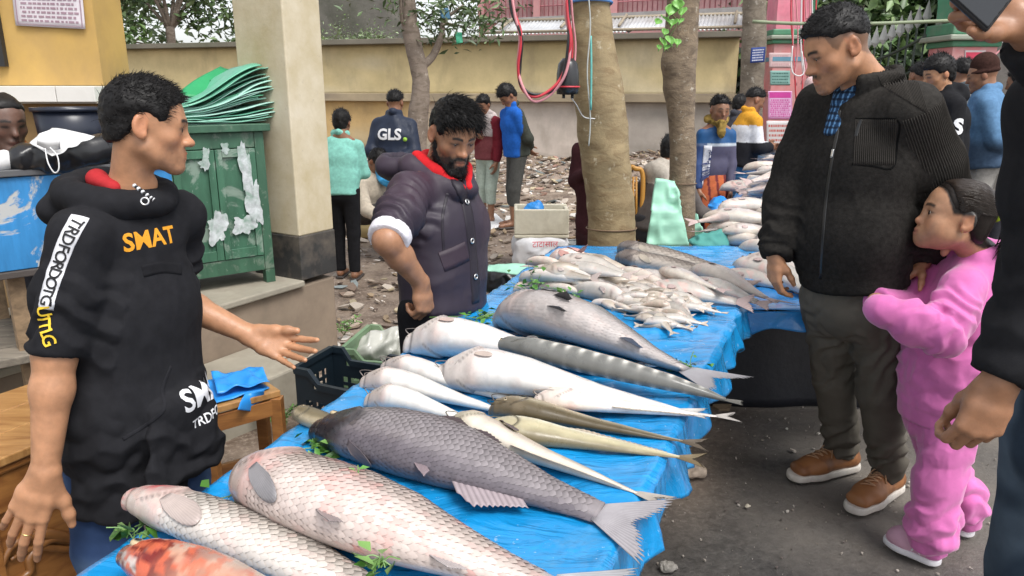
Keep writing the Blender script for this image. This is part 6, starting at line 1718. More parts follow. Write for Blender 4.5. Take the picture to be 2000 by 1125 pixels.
# fish
FISHM = mk('fish_skin', attr=True, rough=.34, var=.16, vs=24, bump=.22, bs=70, bd=.002, spec=.35, sss=.04, coat=.18, rvar=.14)
SCALEM = mk('fish_scale', attr=True, rough=.38, var=.08, vs=30, bump=0, spec=.38, coat=.08)
FINM = mk('fish_fin', attr=True, rough=.4, var=.1, vs=40, bump=0, spec=.4)
PROF = {
 'carp': dict(t=[0, .012, .03, .07, .12, .2, .3, .42, .55, .7, .84, .95, 1], d=[.04, .14, .25, .42, .58, .78, .94, 1, .95, .74, .48, .36, .34], v=[.05, .2, .32, .5, .66, .84, .96, 1, .92, .66, .42, .33, .32], w=[.06, .3, .46, .66, .8, .93, 1, 1, .9, .62, .36, .2, .12]),
 'grass': dict(t=[0, .01, .03, .07, .12, .2, .32, .45, .6, .75, .88, .96, 1], d=[.08, .24, .37, .53, .70, .88, 1, 1, .9, .68, .48, .4, .38], v=[.08, .24, .37, .54, .71, .89, 1, .98, .86, .62, .44, .38, .36], w=[.12, .4, .58, .76, .88, .96, 1, 1, .88, .6, .36, .22, .14]),
 'pangas': dict(t=[0, .01, .03, .07, .13, .2, .28, .4, .55, .7, .85, .96, 1], d=[.07, .18, .27, .42, .62, .84, .98, 1, .82, .58, .38, .24, .2], v=[.06, .16, .25, .40, .64, .92, 1.08, 1.06, .82, .54, .35, .23, .2], w=[.12, .34, .5, .7, .88, 1, .98, .86, .62, .4, .24, .13, .09]),
 'boal': dict(t=[0, .015, .04, .09, .15, .22, .3, .42, .55, .7, .85, .96, 1], d=[.08, .25, .4, .62, .85, .95, .92, .74, .62, .5, .34, .2, .14], v=[.1, .28, .45, .75, 1.02, 1.15, 1.1, .84, .66, .5, .34, .2, .14], w=[.2, .5, .72, .92, 1, .95, .85, .66, .48, .34, .2, .1, .06]),
 'eel': dict(t=[0, .02, .05, .1, .2, .4, .6, .8, .93, 1], d=[.05, .25, .45, .7, .95, 1, .92, .75, .5, .2], v=[.05, .22, .42, .68, .95, 1, .92, .75, .5, .2], w=[.08, .3, .5, .75, .95, 1, .9, .65, .35, .12]),
 'snake': dict(t=[0, .015, .04, .09, .16, .25, .45, .65, .85, .96, 1], d=[.15, .4, .6, .8, .95, 1, 1, .9, .7, .55, .5], v=[.15, .4, .6, .8, .95, 1, 1, .85, .62, .5, .45], w=[.25, .6, .85, 1, 1, .95, .88, .7, .42, .25, .16]),
}
def fishrings(A, B, h, wf, roll, prof, bend=0.0, nt=64, na=36, side=1, zt=ZT, sag=None):
 """rings (nt,na,3) of a fish that lies on the table from snout A to tail root B"""
 A = np.array(A, float); B = np.array(B, float); pr = PROF[prof]
 ts = np.linspace(0, 1, nt) ** 1.12
 ax = B - A; L = np.linalg.norm(ax[:2]); d0 = nrm((ax[0], ax[1], 0)); n0 = vec(-d0[1], d0[0], 0) * side    # n0: dorsal side in the plane
 C = np.array([A + ax * t + n0 * bend * L * math.sin(math.pi * t) for t in ts])
 T = np.gradient(C, axis=0); T[:, 2] *= 1; T /= np.linalg.norm(T, axis=1)[:, None]
 hd = np.interp(ts, pr['t'], pr['d']) * h / 2; hv = np.interp(ts, pr['t'], pr['v']) * h / 2; w_ = np.interp(ts, pr['t'], pr['w']) * h / 2 * wf
 ph = np.arange(na) / na * 2 * math.pi
 cr, sr = math.cos(R(roll)), math.sin(R(roll)); out = []
 for i in range(nt):
  pl = nrm(np.cross((0, 0, 1), T[i])) * side if True else n0
  D = pl * cr + vec(0, 0, 1) * sr; S = np.cross(T[i], D); S = S if S[2] > 0 or abs(S[2]) < 1e-6 else -S
  S = nrm(S)
  c, s_ = np.cos(ph), np.sin(ph)
  hh = np.where(c > 0, hd[i], hv[i])
  ring = C[i] + np.outer(np.sign(c) * np.abs(c) ** .92 * hh, D) + np.outer(np.sign(s_) * np.abs(s_) ** .9 * w_[i], S)
  out.append(ring)
 G = np.array(out)
 zc = G[:, :, 2].min(1)
 lift = zt + .006 - zc
 base = C[:, 2] * 0
 for i in range(nt): G[i, :, 2] += lift[i] + max(0.0, A[2] - zt + (B[2] - A[2]) * ts[i])
 low = zt + .007
 G[:, :, 2] = np.where(G[:, :, 2] < low + .018, low + .018 * np.maximum((G[:, :, 2] - low) / .018, 0) ** 1.4 * .7 + .3 * np.maximum(G[:, :, 2] - low, 0), G[:, :, 2])
 return G, ts, ph, T
def gridmesh(G):
 nt, na, _ = G.shape; idx = np.arange(nt * na).reshape(nt, na)
 nx = np.roll(idx, -1, axis=1)
 q = np.stack([idx[:-1], nx[:-1], nx[1:], idx[1:]], -1).reshape(-1, 4)
 V = np.vstack([G.reshape(-1, 3), G[0].mean(0)[None], G[-1].mean(0)[None]]); n = nt * na
 c0 = np.stack([nx[0], idx[0], np.full(na, n), np.full(na, n)], -1); c1 = np.stack([idx[-1], nx[-1], np.full(na, n + 1), np.full(na, n + 1)], -1)
 return V, [tuple(x) for x in q] + [tuple(x[:3]) for x in c0] + [tuple(x[:3]) for x in c1]
def samp(G, ts, t, p):
 """bilinear surface point: t along, p angle (radians, dorsal = 0)"""
 nt, na, _ = G.shape
 i = np.clip(np.interp(t, ts, np.arange(nt)), 0, nt - 1.001); i0 = np.floor(i).astype(int); fi = (i - i0)[..., None]
 j = (p / (2 * math.pi) * na) % na; j0 = np.floor(j).astype(int) % na; j1 = (j0 + 1) % na; fj = (j - np.floor(j))[..., None]
 return (G[i0, j0] * (1 - fj) + G[i0, j1] * fj) * (1 - fi) + (G[i0 + 1, j0] * (1 - fj) + G[i0 + 1, j1] * fj) * fi
def fishcolor(t, p, pal, seed, gill=.21):
 """t, p arrays; pal: back, side, belly, head, blush"""
 c_ = np.cos(p)
 q = np.stack([t * 9, np.cos(p) * 1.5, np.sin(p) * 1.5], -1); n = fbm(q.reshape(-1, 3), seed).reshape(t.shape)
 c = lerp(np.array(pal['side'])[None], np.array(pal['back'])[None], sstep(pal.get('b0', .1), pal.get('b1', .9), c_ + .15 * n)[..., None])
 c = lerp(c, np.array(pal['belly'])[None], sstep(-.1, -.75, c_ + .15 * n)[..., None])
 if 'head' in pal: c = lerp(c, np.array(pal['head'])[None], (sstep(gill + .03, gill - .05, t + .03 * n) * pal.get('hk', 1))[..., None])
 if 'blush' in pal:
  b = np.clip(fbm((q * np.array((2.2, 1.6, 1.6))).reshape(-1, 3), seed + 5).reshape(t.shape) - .25, 0, 1) * pal.get('bk', .8)
  b = b + np.exp(-((t - gill) / .03) ** 2) * .35 * pal.get('gk', 1) * sstep(.6, -.3, c_)
  c = lerp(c, np.array(pal['blush'])[None], np.clip(b, 0, 1)[..., None])
 # gill slit and mouth line
 gl = gill - .09 * (c_ ** 2)
 c = c * (1 - .6 * np.exp(-((t - gl) / .007) ** 2) * (np.abs(c_) < .9) * (1 if 'gk' not in pal else pal['gk']))[..., None]
 c = c * (1 - .55 * np.exp(-((t - .030 - .03 * np.maximum(-c_, 0)) / .006) ** 2) * (c_ < .35))[..., None]
 return c
def fin_sheet(base, dirs, lens, col, name, parent, rays=14, th=.0012, rag=.06, seed=1, dark=.62, zmin=None, curl=0.0, edge=None):
 """fan of rays: base (m,3) root points, dirs (m,3), lens (m)"""
 m = len(base); k = rays * 4 + 1; r = np.random.default_rng(seed)
 tt = np.linspace(0, 1, k); x = np.linspace(0, 1, m)
 Bp = np.stack([np.interp(tt, x, base[:, i]) for i in range(3)], 1); Dp = np.stack([np.interp(tt, x, dirs[:, i]) for i in range(3)], 1); Dp /= np.linalg.norm(Dp, axis=1)[:, None]
 Lp = np.interp(tt, x, lens)
 ph = (tt * rays) % 1; ray_ = np.abs(ph - .5) * 2      # 1 on a ray, 0 between
 rg = np.repeat(r.random(rays + 1), 4)[:k]
 Lp = Lp * (1 - rag * (1 - ray_) * 2 - rag * rg)
 nn = nrm(np.cross(Bp[-1] - Bp[0], Dp[len(Dp) // 2]))
 ns = 9; G = []; C = []
 col = np.array(col, float)
 for i in range(k):
  row = [];
  for j, u in enumerate(np.linspace(0, 1, ns)):
   p = Bp[i] + Dp[i] * Lp[i] * u + nn * ((ray_[i] - .5) * .0010 * (1 - .4 * u) + curl * u * u * Lp[i])
   if zmin is not None: p[2] = max(p[2], zmin)
   row.append(p); C.append(col * (dark + (1 - dark) * (1 - ray_[i]) ** .7) * (1.0 if edge is None else lerp(1.0, edge, u ** 2)))
  G.append(row)
 G = np.array(G); V, Q = sheet_solid(G, th); C = np.array(C); C = np.vstack([C, C])
 return mobj(name, V, Q, FINM, parent, C)
def proj(P):
 P = np.asarray(P) - np.array((0, 0, CAM_H)); dp = P[:, 1] * CP - P[:, 2] * SP; yy = P[:, 1] * SP + P[:, 2] * CP
 return np.stack([1000 + FPX * P[:, 0] / dp, 562.5 - FPX * yy / dp], 1)
def fish(label, a, b, h, prof='carp', roll=25, wf=.62, side=1, pal=None, scales=None, fins=(), tail=None, bend=0.0, group=None, seed=1, zt=ZT, z0=0.0, z1=0.0, na=40, nt=120, eye=.012, eye_at=(.075, 55), mouth=True, name='fish', pattern=None, barbel=False, P3=None, eyecol=None, fit=None):
 zc = h * wf * .40; A = on(a[0], a[1], zt + zc) - vec(0, 0, zc); B = on(b[0], b[1], zt + zc * .5) - vec(0, 0, zc * .5)
 A = A + vec(0, 0, z0); B = B + vec(0, 0, z1)
 L = np.linalg.norm(B - A)
 G, ts, ph, T = fishrings(A, B, h, wf, roll, prof, bend, nt, na, side, zt)
 if fit is not None:          # size and place the body by its measured back and belly outline
  tp, bt = np.array(fit[0], float), np.array(fit[1], float); dr = tp - bt; Lw = np.linalg.norm(dr); dr = dr / Lw; mid = (tp + bt) / 2
  for _ in range(5):
   uv = proj(G.reshape(-1, 3)).reshape(G.shape[0], G.shape[1], 2); cen = uv.mean(1)
   i = int(np.argmin(np.linalg.norm(cen - mid, axis=1)[4:-8])) + 4; q = (uv[i] - mid) @ dr; hi, lo = q.max(), q.min()
   h = h * np.clip(Lw / (hi - lo), .6, 1.5); off = (hi + lo) / 2
   e = G[i].mean(0); sft = on(*(proj(e[None])[0] - dr * off), e[2]) - e; A = A + sft * .9; B = B + sft * .9
   G, ts, ph, T = fishrings(A, B, h, wf, roll, prof, bend, nt, na, side, zt)
   pa, pb = np.array(a, float), np.array(b, float); ad = (pb - pa) / np.linalg.norm(pb - pa); fs, fe = G[0].mean(0), G[-1].mean(0)
   us, ue = proj(np.array([fs, fe])); A = A + on(*(us + ad * ((pa - us) @ ad)), fs[2]) - fs; B = B + on(*(ue + ad * ((pb - ue) @ ad)), fe[2]) - fe
   G, ts, ph, T = fishrings(A, B, h, wf, roll, prof, bend, nt, na, side, zt)
 # mouth: pinch and gape
 tt = np.repeat(ts[:, None], na, 1); pp = np.repeat(ph[None], nt, 0)
 t = thing(name, label, 'fish', (A[0], A[1], zt), group)
 C = fishcolor(tt, pp, pal, seed)
 if pattern is not None: C = pattern(tt, pp, C, G)
 V, Fc = gridmesh(G)
 # gill cover stands slightly proud
 N = normals(G.reshape(-1, 3), np.stack([np.array(f) for f in Fc if len(f) == 4]))
 gb = (sstep(.10, .195, tt) * (1 - sstep(.2, .215, tt + .09 * np.cos(pp) ** 2))).reshape(-1)
 V[:nt * na] += N * (gb * h * .035)[:, None]
 if mouth:
  mb_ = (np.exp(-((tt - .02) / .012) ** 2) * .6 - np.exp(-((tt - .045) / .012) ** 2) * .5).reshape(-1)
  V[:nt * na] += N * (mb_ * h * .03)[:, None]
 Cv = np.vstack([C.reshape(-1, 3), C[0, 0][None], C[-1, 0][None]])
 mobj('body', V, Fc, FISHM, t, Cv)
 def surf(tv, deg): return samp(G, ts, np.array([tv]), np.array([R(deg)]))[0]
 def nsurf(tv, deg):
  c = G[int(np.clip(np.interp(tv, ts, np.arange(nt)), 0, nt - 1))].mean(0); q = surf(tv, deg); return nrm(q - c)
 if eye:
  for sg in (-1, 1):
   q = surf(eye_at[0], sg * eye_at[1]); n = nsurf(eye_at[0], sg * eye_at[1])
   if n[2] < -.3: continue
   S = np.array(n); r_ = eye
   nU = 12; Vv = []; Cc = []; A3 = frame(n, (0.1, .2, 1))
   for th in np.linspace(0, math.pi, 9):
    for f_ in np.arange(nU) / nU * 2 * math.pi:
     dd = A3[1] * math.cos(th) * .6 + (A3[0] * math.cos(f_) + A3[2] * math.sin(f_)) * math.sin(th)
     Vv.append(q - n * r_ * .25 + dd * r_); Cc.append((.01, .01, .012) if th < .75 else (eyecol or (.45, .36, .22)))
   Q = np.array([(i * nU + j, i * nU + (j + 1) % nU, (i + 1) * nU + (j + 1) % nU, (i + 1) * nU + j) for i in range(8) for j in range(nU)])
   mobj('eye', np.array(Vv), Q, EYEM, t, np.array(Cc))
 if mouth:      # gill opening and mouth as fine raised seams, whiskers on the catfish
  dk_ = tuple(.42 * x for x in pal.get('head', pal['side'])); GM = mk('fish_seam', attr=True, rough=.4, bump=0)
  for nm, pa in (('gill_slit', [(gl_ - .10 * math.cos(R(q)) ** 2, q) for q in range(40, 161, 12) for gl_ in (.205,)]), ('mouth', [(.012 + .022 * abs(q - 95) / 60, q) for q in range(35, 160, 12)])):
   L_ = smooth_line([surf(a_, b_) + nsurf(a_, b_) * h * .006 for a_, b_ in pa], 4); V_, F_ = tube(L_, np.full(len(L_), h * (.011 if nm == 'gill_slit' else .014)) * np.sin(np.linspace(.3, 2.84, len(L_))), 5); mobj(nm, V_, F_, GM, t, np.tile(np.array(dk_)[None], (len(V_), 1)))
  if prof in ('boal', 'pangas'):
   for q in (40, 120):
    p0 = surf(.03, q); n0 = nsurf(.03, q); L_ = smooth_line([p0, p0 + n0 * .015 - T[2] * .01, p0 + n0 * .02 + T[2] * .03, p0 + n0 * .012 + T[2] * .07], 5); L_[:, 2] = np.maximum(L_[:, 2], zt + .008); V_, F_ = tube(L_, np.linspace(.0016, .0005, len(L_)), 4); mobj('barbel', V_, F_, GM, t, np.tile(np.array(dk_)[None], (len(V_), 1)))
 if scales:
  pt, t0, t1, dk = scales     # pitch in metres, from, to, shade under the overlapping scale painted on the root
  lens = np.linalg.norm(np.diff(G.mean(1), axis=0), axis=1).sum()
  nr_ = int(lens * (t1 - t0) / pt); off = []; cc = []
  dts = pt / lens
  for k in range(nr_):
   tv = t0 + (k + .5) / nr_ * (t1 - t0)
   ii = int(np.clip(np.interp(tv, ts, np.arange(nt)), 0, nt - 1)); ring = G[ii]; per = np.linalg.norm(np.roll(ring, -1, 0) - ring, axis=1).sum()
   m = max(8, int(per / (pt * 1.12)))
   for j in range(m):
    cc.append((tv, (j + .5 * (k % 2)) / m * 2 * math.pi, 2 * math.pi / m))
  cc = np.array(cc); tv, pv, dp = cc[:, 0], cc[:, 1], cc[:, 2]
  ctr = samp(G, ts, tv, pv)
  ring_c = np.stack([np.interp(tv, ts, G.mean(1)[:, i]) for i in range(3)], 1)
  eps = .01
  nn = np.cross(samp(G, ts, tv, pv + eps) - samp(G, ts, tv, pv - eps), samp(G, ts, np.minimum(tv + .004, 1), pv) - samp(G, ts, tv - .004, pv));
  sgn = np.sign((nn * (ctr - ring_c)).sum(1)); nn *= sgn[:, None]; nn /= np.linalg.norm(nn, axis=1)[:, None] + 1e-9
  keep = (nn[:, 2] > -.35) & (ctr[:, 2] > zt + .012)
  tv, pv, dp, nn = tv[keep], pv[keep], dp[keep], nn[keep]
  shape = [(-.75, 0, -.0004), (-.5, .46, .0), (.05, .56, .0004), (.52, .30, .0008), (.80, 0, .0011), (.52, -.30, .0008), (.05, -.56, .0004), (-.5, -.46, .0)]
  rr = np.random.default_rng(seed); jit = .0004 * rr.random(len(tv))
  Vs, Cs = [], []
  base = fishcolor(tv, pv, pal, seed)
  if pattern is not None: base = pattern(tv[:, None], pv[:, None], base[:, None], None)[:, 0]
  base = base * (.9 + .2 * rr.random((len(tv), 1)))
  sc_h = pt / .014
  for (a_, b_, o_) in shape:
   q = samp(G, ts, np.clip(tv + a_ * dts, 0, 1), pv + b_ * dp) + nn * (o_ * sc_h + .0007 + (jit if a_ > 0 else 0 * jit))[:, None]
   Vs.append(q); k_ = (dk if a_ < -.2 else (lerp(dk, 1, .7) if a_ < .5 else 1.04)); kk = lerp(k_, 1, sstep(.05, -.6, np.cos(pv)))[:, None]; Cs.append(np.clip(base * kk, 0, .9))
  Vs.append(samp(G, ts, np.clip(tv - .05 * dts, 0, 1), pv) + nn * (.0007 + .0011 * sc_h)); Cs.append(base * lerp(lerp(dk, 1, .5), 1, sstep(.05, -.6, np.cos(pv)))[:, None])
  k = 9; V = np.stack(Vs, 1).reshape(-1, 3); C_ = np.stack(Cs, 1).reshape(-1, 3); o = np.arange(len(tv)) * k
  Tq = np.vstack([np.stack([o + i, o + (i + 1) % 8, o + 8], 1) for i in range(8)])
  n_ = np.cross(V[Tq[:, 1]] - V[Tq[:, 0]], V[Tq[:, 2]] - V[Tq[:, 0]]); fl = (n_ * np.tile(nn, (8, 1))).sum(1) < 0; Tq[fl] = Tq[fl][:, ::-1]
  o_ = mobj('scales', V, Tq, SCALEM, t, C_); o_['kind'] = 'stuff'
 # fins: (name, t0, t1, angle, direction (back, out, up mix), length0, length1, colour)
 for fi, (nm, t0, t1, ang, back, ln, col) in enumerate(fins):
  m = 7; tv = np.linspace(t0, t1, m)
  base = np.array([surf(x, ang) for x in tv]); Tm = T[int(np.interp((t0 + t1) / 2, ts, np.arange(nt)))]
  out = np.array([nsurf(x, ang) for x in tv])
  if nm == 'pectoral_fin':
   # a flat oval fin that lies along the flank
   k = 37; ns = 10; dv = (np.clip(back, .05, 1) * .7); Gf, Cf = [], []; c_ = G[int(np.interp(t0, ts, np.arange(nt)))]; rad_ = np.linalg.norm(c_ - c_.mean(0), axis=1).mean(); dirv = 1 if ang < 180 else -1
   for x in np.linspace(0, 1, k):
    lx = ln * (math.sin(math.pi * (x * .86 + .1)) ** .55); ry = abs((x * 13) % 1 - .5) * 2; row = []
    for u in np.linspace(0, 1, ns):
     al = dv + (x - .5) * .4; p_ = samp(G, ts, np.array([min(t0 + u * lx * math.cos(al) / L, .99)]), np.array([R(ang) + dirv * (u * lx * math.sin(al) + (x - .5) * ln * .17) / rad_]))[0]
     q_ = p_ + nrm(p_ - G[int(np.interp(t0 + u * lx * .7 / L, ts, np.arange(nt)))].mean(0)) * (.0018 + .007 * u * (1 - .4 * u) + .0007 * ry); q_[2] = max(q_[2], zt + .008); row.append(q_); Cf.append(np.array(col) * (.8 + .25 * ry) * lerp(1.1, .85, u))
    Gf.append(row)
   V_, Q_ = sheet_solid(np.array(Gf), .0012); mobj(nm, V_, Q_, FINM, t, np.vstack([Cf, Cf])); continue
  else:
   ln_ = ln * (np.interp(np.linspace(0, 1, m), [0, .15, .5, 1], [.55, 1, .72, .38]))
   dirs = out + Tm[None] * back
  fin_sheet(base - out * .003, dirs, ln_, col, nm, t, rays=max(8, int(abs(t1 - t0) * L / .012)) if nm != 'pectoral_fin' else 12, seed=seed + fi, zmin=zt + .006, rag=.015 if nm == 'pectoral_fin' else .05, dark=.78 if nm == 'pectoral_fin' else .62)
 if tail is not None:
  ln, spread, col, fork, rise = tail
  e = G[-1].mean(0); Tm = T[-1]; D = nrm(G[-1][0] - G[-1][na // 2]);
  Dp = nrm(vec(D[0], D[1], D[2] * .3)); Dp = nrm(Dp - Tm * np.dot(Dp, Tm)); m = 15; x = np.linspace(-1, 1, m)
  base = np.array([e + Dp * q * np.linalg.norm(G[-1][0] - G[-1][na // 2]) * .46 for q in x]) - Tm * .006
  dirs = np.array([Tm * math.cos(R(spread) * q) + Dp * math.sin(R(spread) * q) + vec(0, 0, rise) for q in x])
  ln_ = ln * (1 - fork * (1 - np.abs(x) ** 1.1))
  fin_sheet(base, dirs, ln_, col, 'tail_fin', t, rays=22, seed=seed + 20, rag=.07, zmin=None, dark=.68, edge=.85)
 return t
WHT = dict(back=(.40, .35, .30), side=(.54, .49, .44), belly=(.62, .575, .53), head=(.54, .46, .42), blush=(.66, .36, .32), bk=.5)
PKW = dict(back=(.34, .27, .25), side=(.48, .40, .36), belly=(.58, .49, .45), head=(.46, .38, .345), blush=(.62, .30, .27), bk=.9)
BLK = dict(back=(.20, .175, .18), side=(.25, .225, .235), belly=(.12, .105, .12), head=(.022, .018, .02), hk=1, b0=-.2, b1=1.1)  # dark belly and paler side paint in the flank's shade and highlight
GRB = dict(back=(.17, .18, .20), side=(.30, .295, .30), belly=(.44, .40, .385), head=(.46, .41, .39), hk=.7, blush=(.55, .42, .38), bk=.4)
GFIN = (.34, .32, .33); DFIN = (.10, .09, .095); PFIN = (.46, .38, .38)
# the gutted red one at the bottom edge
def redpat(tt, pp, C, G):
 q = np.stack([tt * 14, np.cos(pp) * 2.2, np.sin(pp) * 2.2], -1); n = fbm(q.reshape(-1, 3), 4).reshape(tt.shape); n2 = fbm((q * 2.3).reshape(-1, 3), 9).reshape(tt.shape)
 C = lerp(C, np.array((.16, .012, .01))[None, None], (sstep(.55, .15, tt) * sstep(-.3, .1, n))[..., None])
 C = lerp(C, np.array((.55, .12, .06))[None, None], (sstep(.75, .2, tt) * sstep(.0, .3, n2) * .85)[..., None])
 return lerp(C, np.array((.045, .015, .015))[None, None], (sstep(.14, .02, tt) * .7)[..., None])
fish('red bloodied fish with flayed head at the bottom edge of the table', (236, 1098), (700, 1330), .20, 'grass', 20, .62, 1, dict(WHT, side=(.50, .27, .19), belly=(.52, .30, .2), blush=(.5, .1, .06), bk=.8), None, [], None, z0=.035, z1=.03, seed=3, fit=((400, 1066), (330, 1180)), eye=.011, pattern=redpat)
fish('big white grass carp with pink bruised head beside the red fish', (258, 965), (905, 1262), .2, 'grass', -18, .58, 1, WHT, (.0125, .22, .96, .42), [('pectoral_fin', .20, .26, 122, .3, .115, (.48, .40, .37))], (.15, 30, GFIN, .45, .0), seed=5, fit=((556, 1020), (478, 1112)), eye=.0, eye_at=(.07, 55),
  pattern=lambda tt, pp, C, G: lerp(C, np.array((.55, .12, .12))[None, None], (np.exp(-((tt - .02) / .02) ** 2) * .7 + np.exp(-((tt - .12) / .05) ** 2 - ((np.cos(pp) + .05) / .42) ** 2) * 1.0)[..., None] * sstep(-.35, .3, fbm(np.stack([tt * 30, pp * 3, pp * 0], -1).reshape(-1, 3), 8).reshape(tt.shape) + .3)[..., None]))
fish('big pinkish white carp with grey fins lying beside the dark rohu', (494, 897), (1098, 1108), .2, 'grass', -22, .58, 1, PKW, (.0125, .22, .96, .45), [('pectoral_fin', .205, .23, 146, .6, .11, (.25, .24, .25)), ('pelvic_fin', .46, .52, 172, 1.3, .085, (.26, .22, .22)), ('anal_fin', .73, .80, 178, 1.0, .07, (.42, .38, .38)), ('dorsal_fin', .45, .52, 30, 1.6, .03, (.3, .26, .26))], (.145, 30, (.40, .40, .42), .45, .0), bend=-.055, seed=6, fit=((800, 957), (700, 1084)), eye=.0,
  pattern=lambda tt, pp, C, G: lerp(C, np.array((.36, .34, .34))[None, None], (np.exp(-((tt - .02) / .03) ** 2 - ((np.cos(pp) - .5) / .35) ** 2) * .7)[..., None]))
fish('large dark rohu with violet grey scales and black head beside the pinkish carp', (622, 806), (1180, 972), .195, 'carp', 12, .52, 1, BLK, (.0108, .21, .97, .5), [('dorsal_fin', .34, .62, 2, 1.4, .055, (.075, .055, .06)), ('pectoral_fin', .24, .28, 150, .7, .08, (.12, .1, .11)), ('pelvic_fin', .48, .52, 150, 1.1, .075, (.28, .22, .24)), ('anal_fin', .60, .80, 168, 1.0, .085, (.36, .30, .32))], (.15, 33, (.36, .34, .36), .5, .0), seed=7, fit=((896, 826), (828, 944)), eye=.011, eye_at=(.085, 60),
  pattern=lambda tt, pp, C, G: lerp(C, np.array((.66, .58, .55))[None, None], (np.exp(-((tt - .15) / .05) ** 2 - ((pp - .45) / .38) ** 2) * .85 + np.exp(-((tt - .015) / .012) ** 2 - ((pp - .7) / .6) ** 2) * .7)[..., None]))
fish('grey blue carp with black fins lying behind the white fish near the herb leaves', (984, 588), (1352, 690), .215, 'carp', -25, .52, 1, GRB, (.0115, .22, .97, .38), [('pectoral_fin', .2, .28, 70, .8, .12, (.30, .28, .28)), ('pelvic_fin', .40, .48, 138, 1.6, .085, (.06, .06, .065)), ('pelvic_fin', .42, .5, 172, 1.6, .08, (.05, .05, .055)), ('anal_fin', .74, .82, 170, 1.0, .09, (.4, .36, .38))], (.17, 34, (.34, .33, .35), .5, -.05), seed=8, fit=((1160, 594), (1130, 672)), eye=.0, eye_at=(.08, 60))
SLV = dict(back=(.40, .38, .36), side=(.62, .60, .575), belly=(.68, .66, .64), head=(.54, .46, .42), hk=.6, blush=(.62, .45, .40), bk=.35)
fish('long plain white catfish lying closest to the plum seller', (790, 668), (1210, 728), .145, 'pangas', -25, .75, 1, SLV, None, [('pectoral_fin', .2, .24, 135, .1, .05, (.55, .42, .38))], None, seed=11, fit=((945, 632), (940, 702)), eye=.0, name='fish')
fish('long plain white catfish beneath the striped spiny eel', (850, 716), (1335, 783), .145, 'pangas', -20, .75, 1, SLV, None, [('pectoral_fin', .2, .24, 135, .1, .05, (.52, .43, .38))], (.07, 22, (.6, .58, .55), .4, 0), seed=12, fit=((1010, 692), (1005, 772)), eye=.0)
EEL = dict(back=(.15, .15, .14), side=(.36, .35, .31), belly=(.60, .57, .52), b0=-.3, b1=.5)
def eelpat(tt, pp, C, G):
 st = ((tt * 17) % 1); w = np.exp(-((st - .5) / .17) ** 2) * np.exp(-((np.cos(pp) - .35) / .33) ** 2) * sstep(.2, .35, tt) * sstep(1.0, .85, tt)
 return lerp(C, np.array((.8, .77, .7))[None, None], w[..., None])
fish('dark spiny eel with a row of pale stripes lying across the table', (950, 693), (1418, 776), .05, 'eel', 15, .9, -1, EEL, None, [('pectoral_fin', .17, .2, 120, .5, .03, GFIN), ('anal_fin', .45, .49, 170, .6, .05, (.5, .48, .44))], (.05, 14, (.2, .19, .17), .1, 0), bend=.035, z0=.055, z1=.012, seed=13, fit=((1150, 684), (1147, 730)), eye=.005, pattern=eelpat)
PANG = 'silver striped catfish lying side by side'
SL2 = dict(back=(.26, .25, .235), side=(.58, .56, .53), belly=(.66, .64, .61), head=(.46, .38, .34), hk=.8, blush=(.6, .42, .38), bk=.3, b0=.35, b1=.75)
for k, (lab, a, b, s_, ft) in enumerate((('silver catfish with blunt pink snout at the back of the trio', (746, 712), (1030, 786), 31, ((850, 710), (846, 752))), ('silver catfish with its head poking out farthest left in the trio', (705, 742), (1000, 806), 32, ((830, 738), (826, 780))), ('silver catfish in front of its trio, touching the dark rohu', (716, 770), (975, 832), 33, ((820, 768), (816, 812))))):
 fish(lab, a, b, .088, 'pangas', -15 - 8 * k, .85, 1, SL2, None, [('dorsal_fin', .3, .34, 5, .9, .03, (.4, .36, .34))], (.06, 25, (.45, .42, .4), .5, 0), group='trio of silver catfish', seed=s_, eye=.005, eye_at=(.09, 75), fit=ft)
OLV = dict(back=(.085, .065, .035), side=(.30, .25, .16), belly=(.64, .60, .47), head=(.16, .125, .08), hk=.7, b0=-.1, b1=.7)
OL2 = dict(back=(.17, .14, .08), side=(.48, .43, .28), belly=(.68, .65, .52), head=(.34, .30, .20), hk=.6, b0=.1, b1=.9)
WBO = dict(back=(.62, .55, .48), side=(.74, .70, .64), belly=(.76, .70, .66), head=(.62, .52, .46), hk=.7, blush=(.68, .38, .34), bk=.6)
bf = [('anal_fin', .42, .93, 176, .5, .022, (.45, .38, .30))]
fish('pale wallago catfish with pink belly edge beside the brown catfish', (1040, 768), (1405, 786), .10, 'boal', -10, .7, 1, WBO, None, bf, (.06, 25, (.5, .46, .42), .5, 0), seed=14, fit=((1150, 764), (1147, 804)), eye=.005, eye_at=(.1, 60), z0=.015)
fish('olive brown wallago catfish with dark back between two paler catfish', (955, 796), (1335, 852), .098, 'boal', 10, .7, -1, OLV, None, bf, (.07, 24, (.13, .10, .07), .5, 0), seed=15, fit=((1082, 790), (1078, 830)), eye=.005, eye_at=(.1, 60), z0=.01)
fish('yellowish olive catfish in front of the brown one', (937, 822), (1330, 866), .098, 'boal', -5, .7, -1, OL2, None, bf, (.07, 24, (.2, .15, .08), .5, 0), seed=16, fit=((1085, 828), (1080, 874)), eye=.005, eye_at=(.1, 60), bend=-.03)
fish('slim tailed pale brown catfish sticking out from under the dark rohu', (880, 812), (1255, 932), .085, 'boal', -25, .8, 1, dict(OL2, back=(.22, .18, .14), side=(.42, .36, .30), belly=(.6, .54, .46)), None, [('pectoral_fin', .28, .33, 70, .5, .06, (.12, .09, .09)), ('anal_fin', .42, .93, 176, .5, .022, (.5, .43, .36))], (.08, 18, (.4, .36, .32), .4, 0), seed=17, fit=((1052, 868), (1044, 906)), eye=.005)
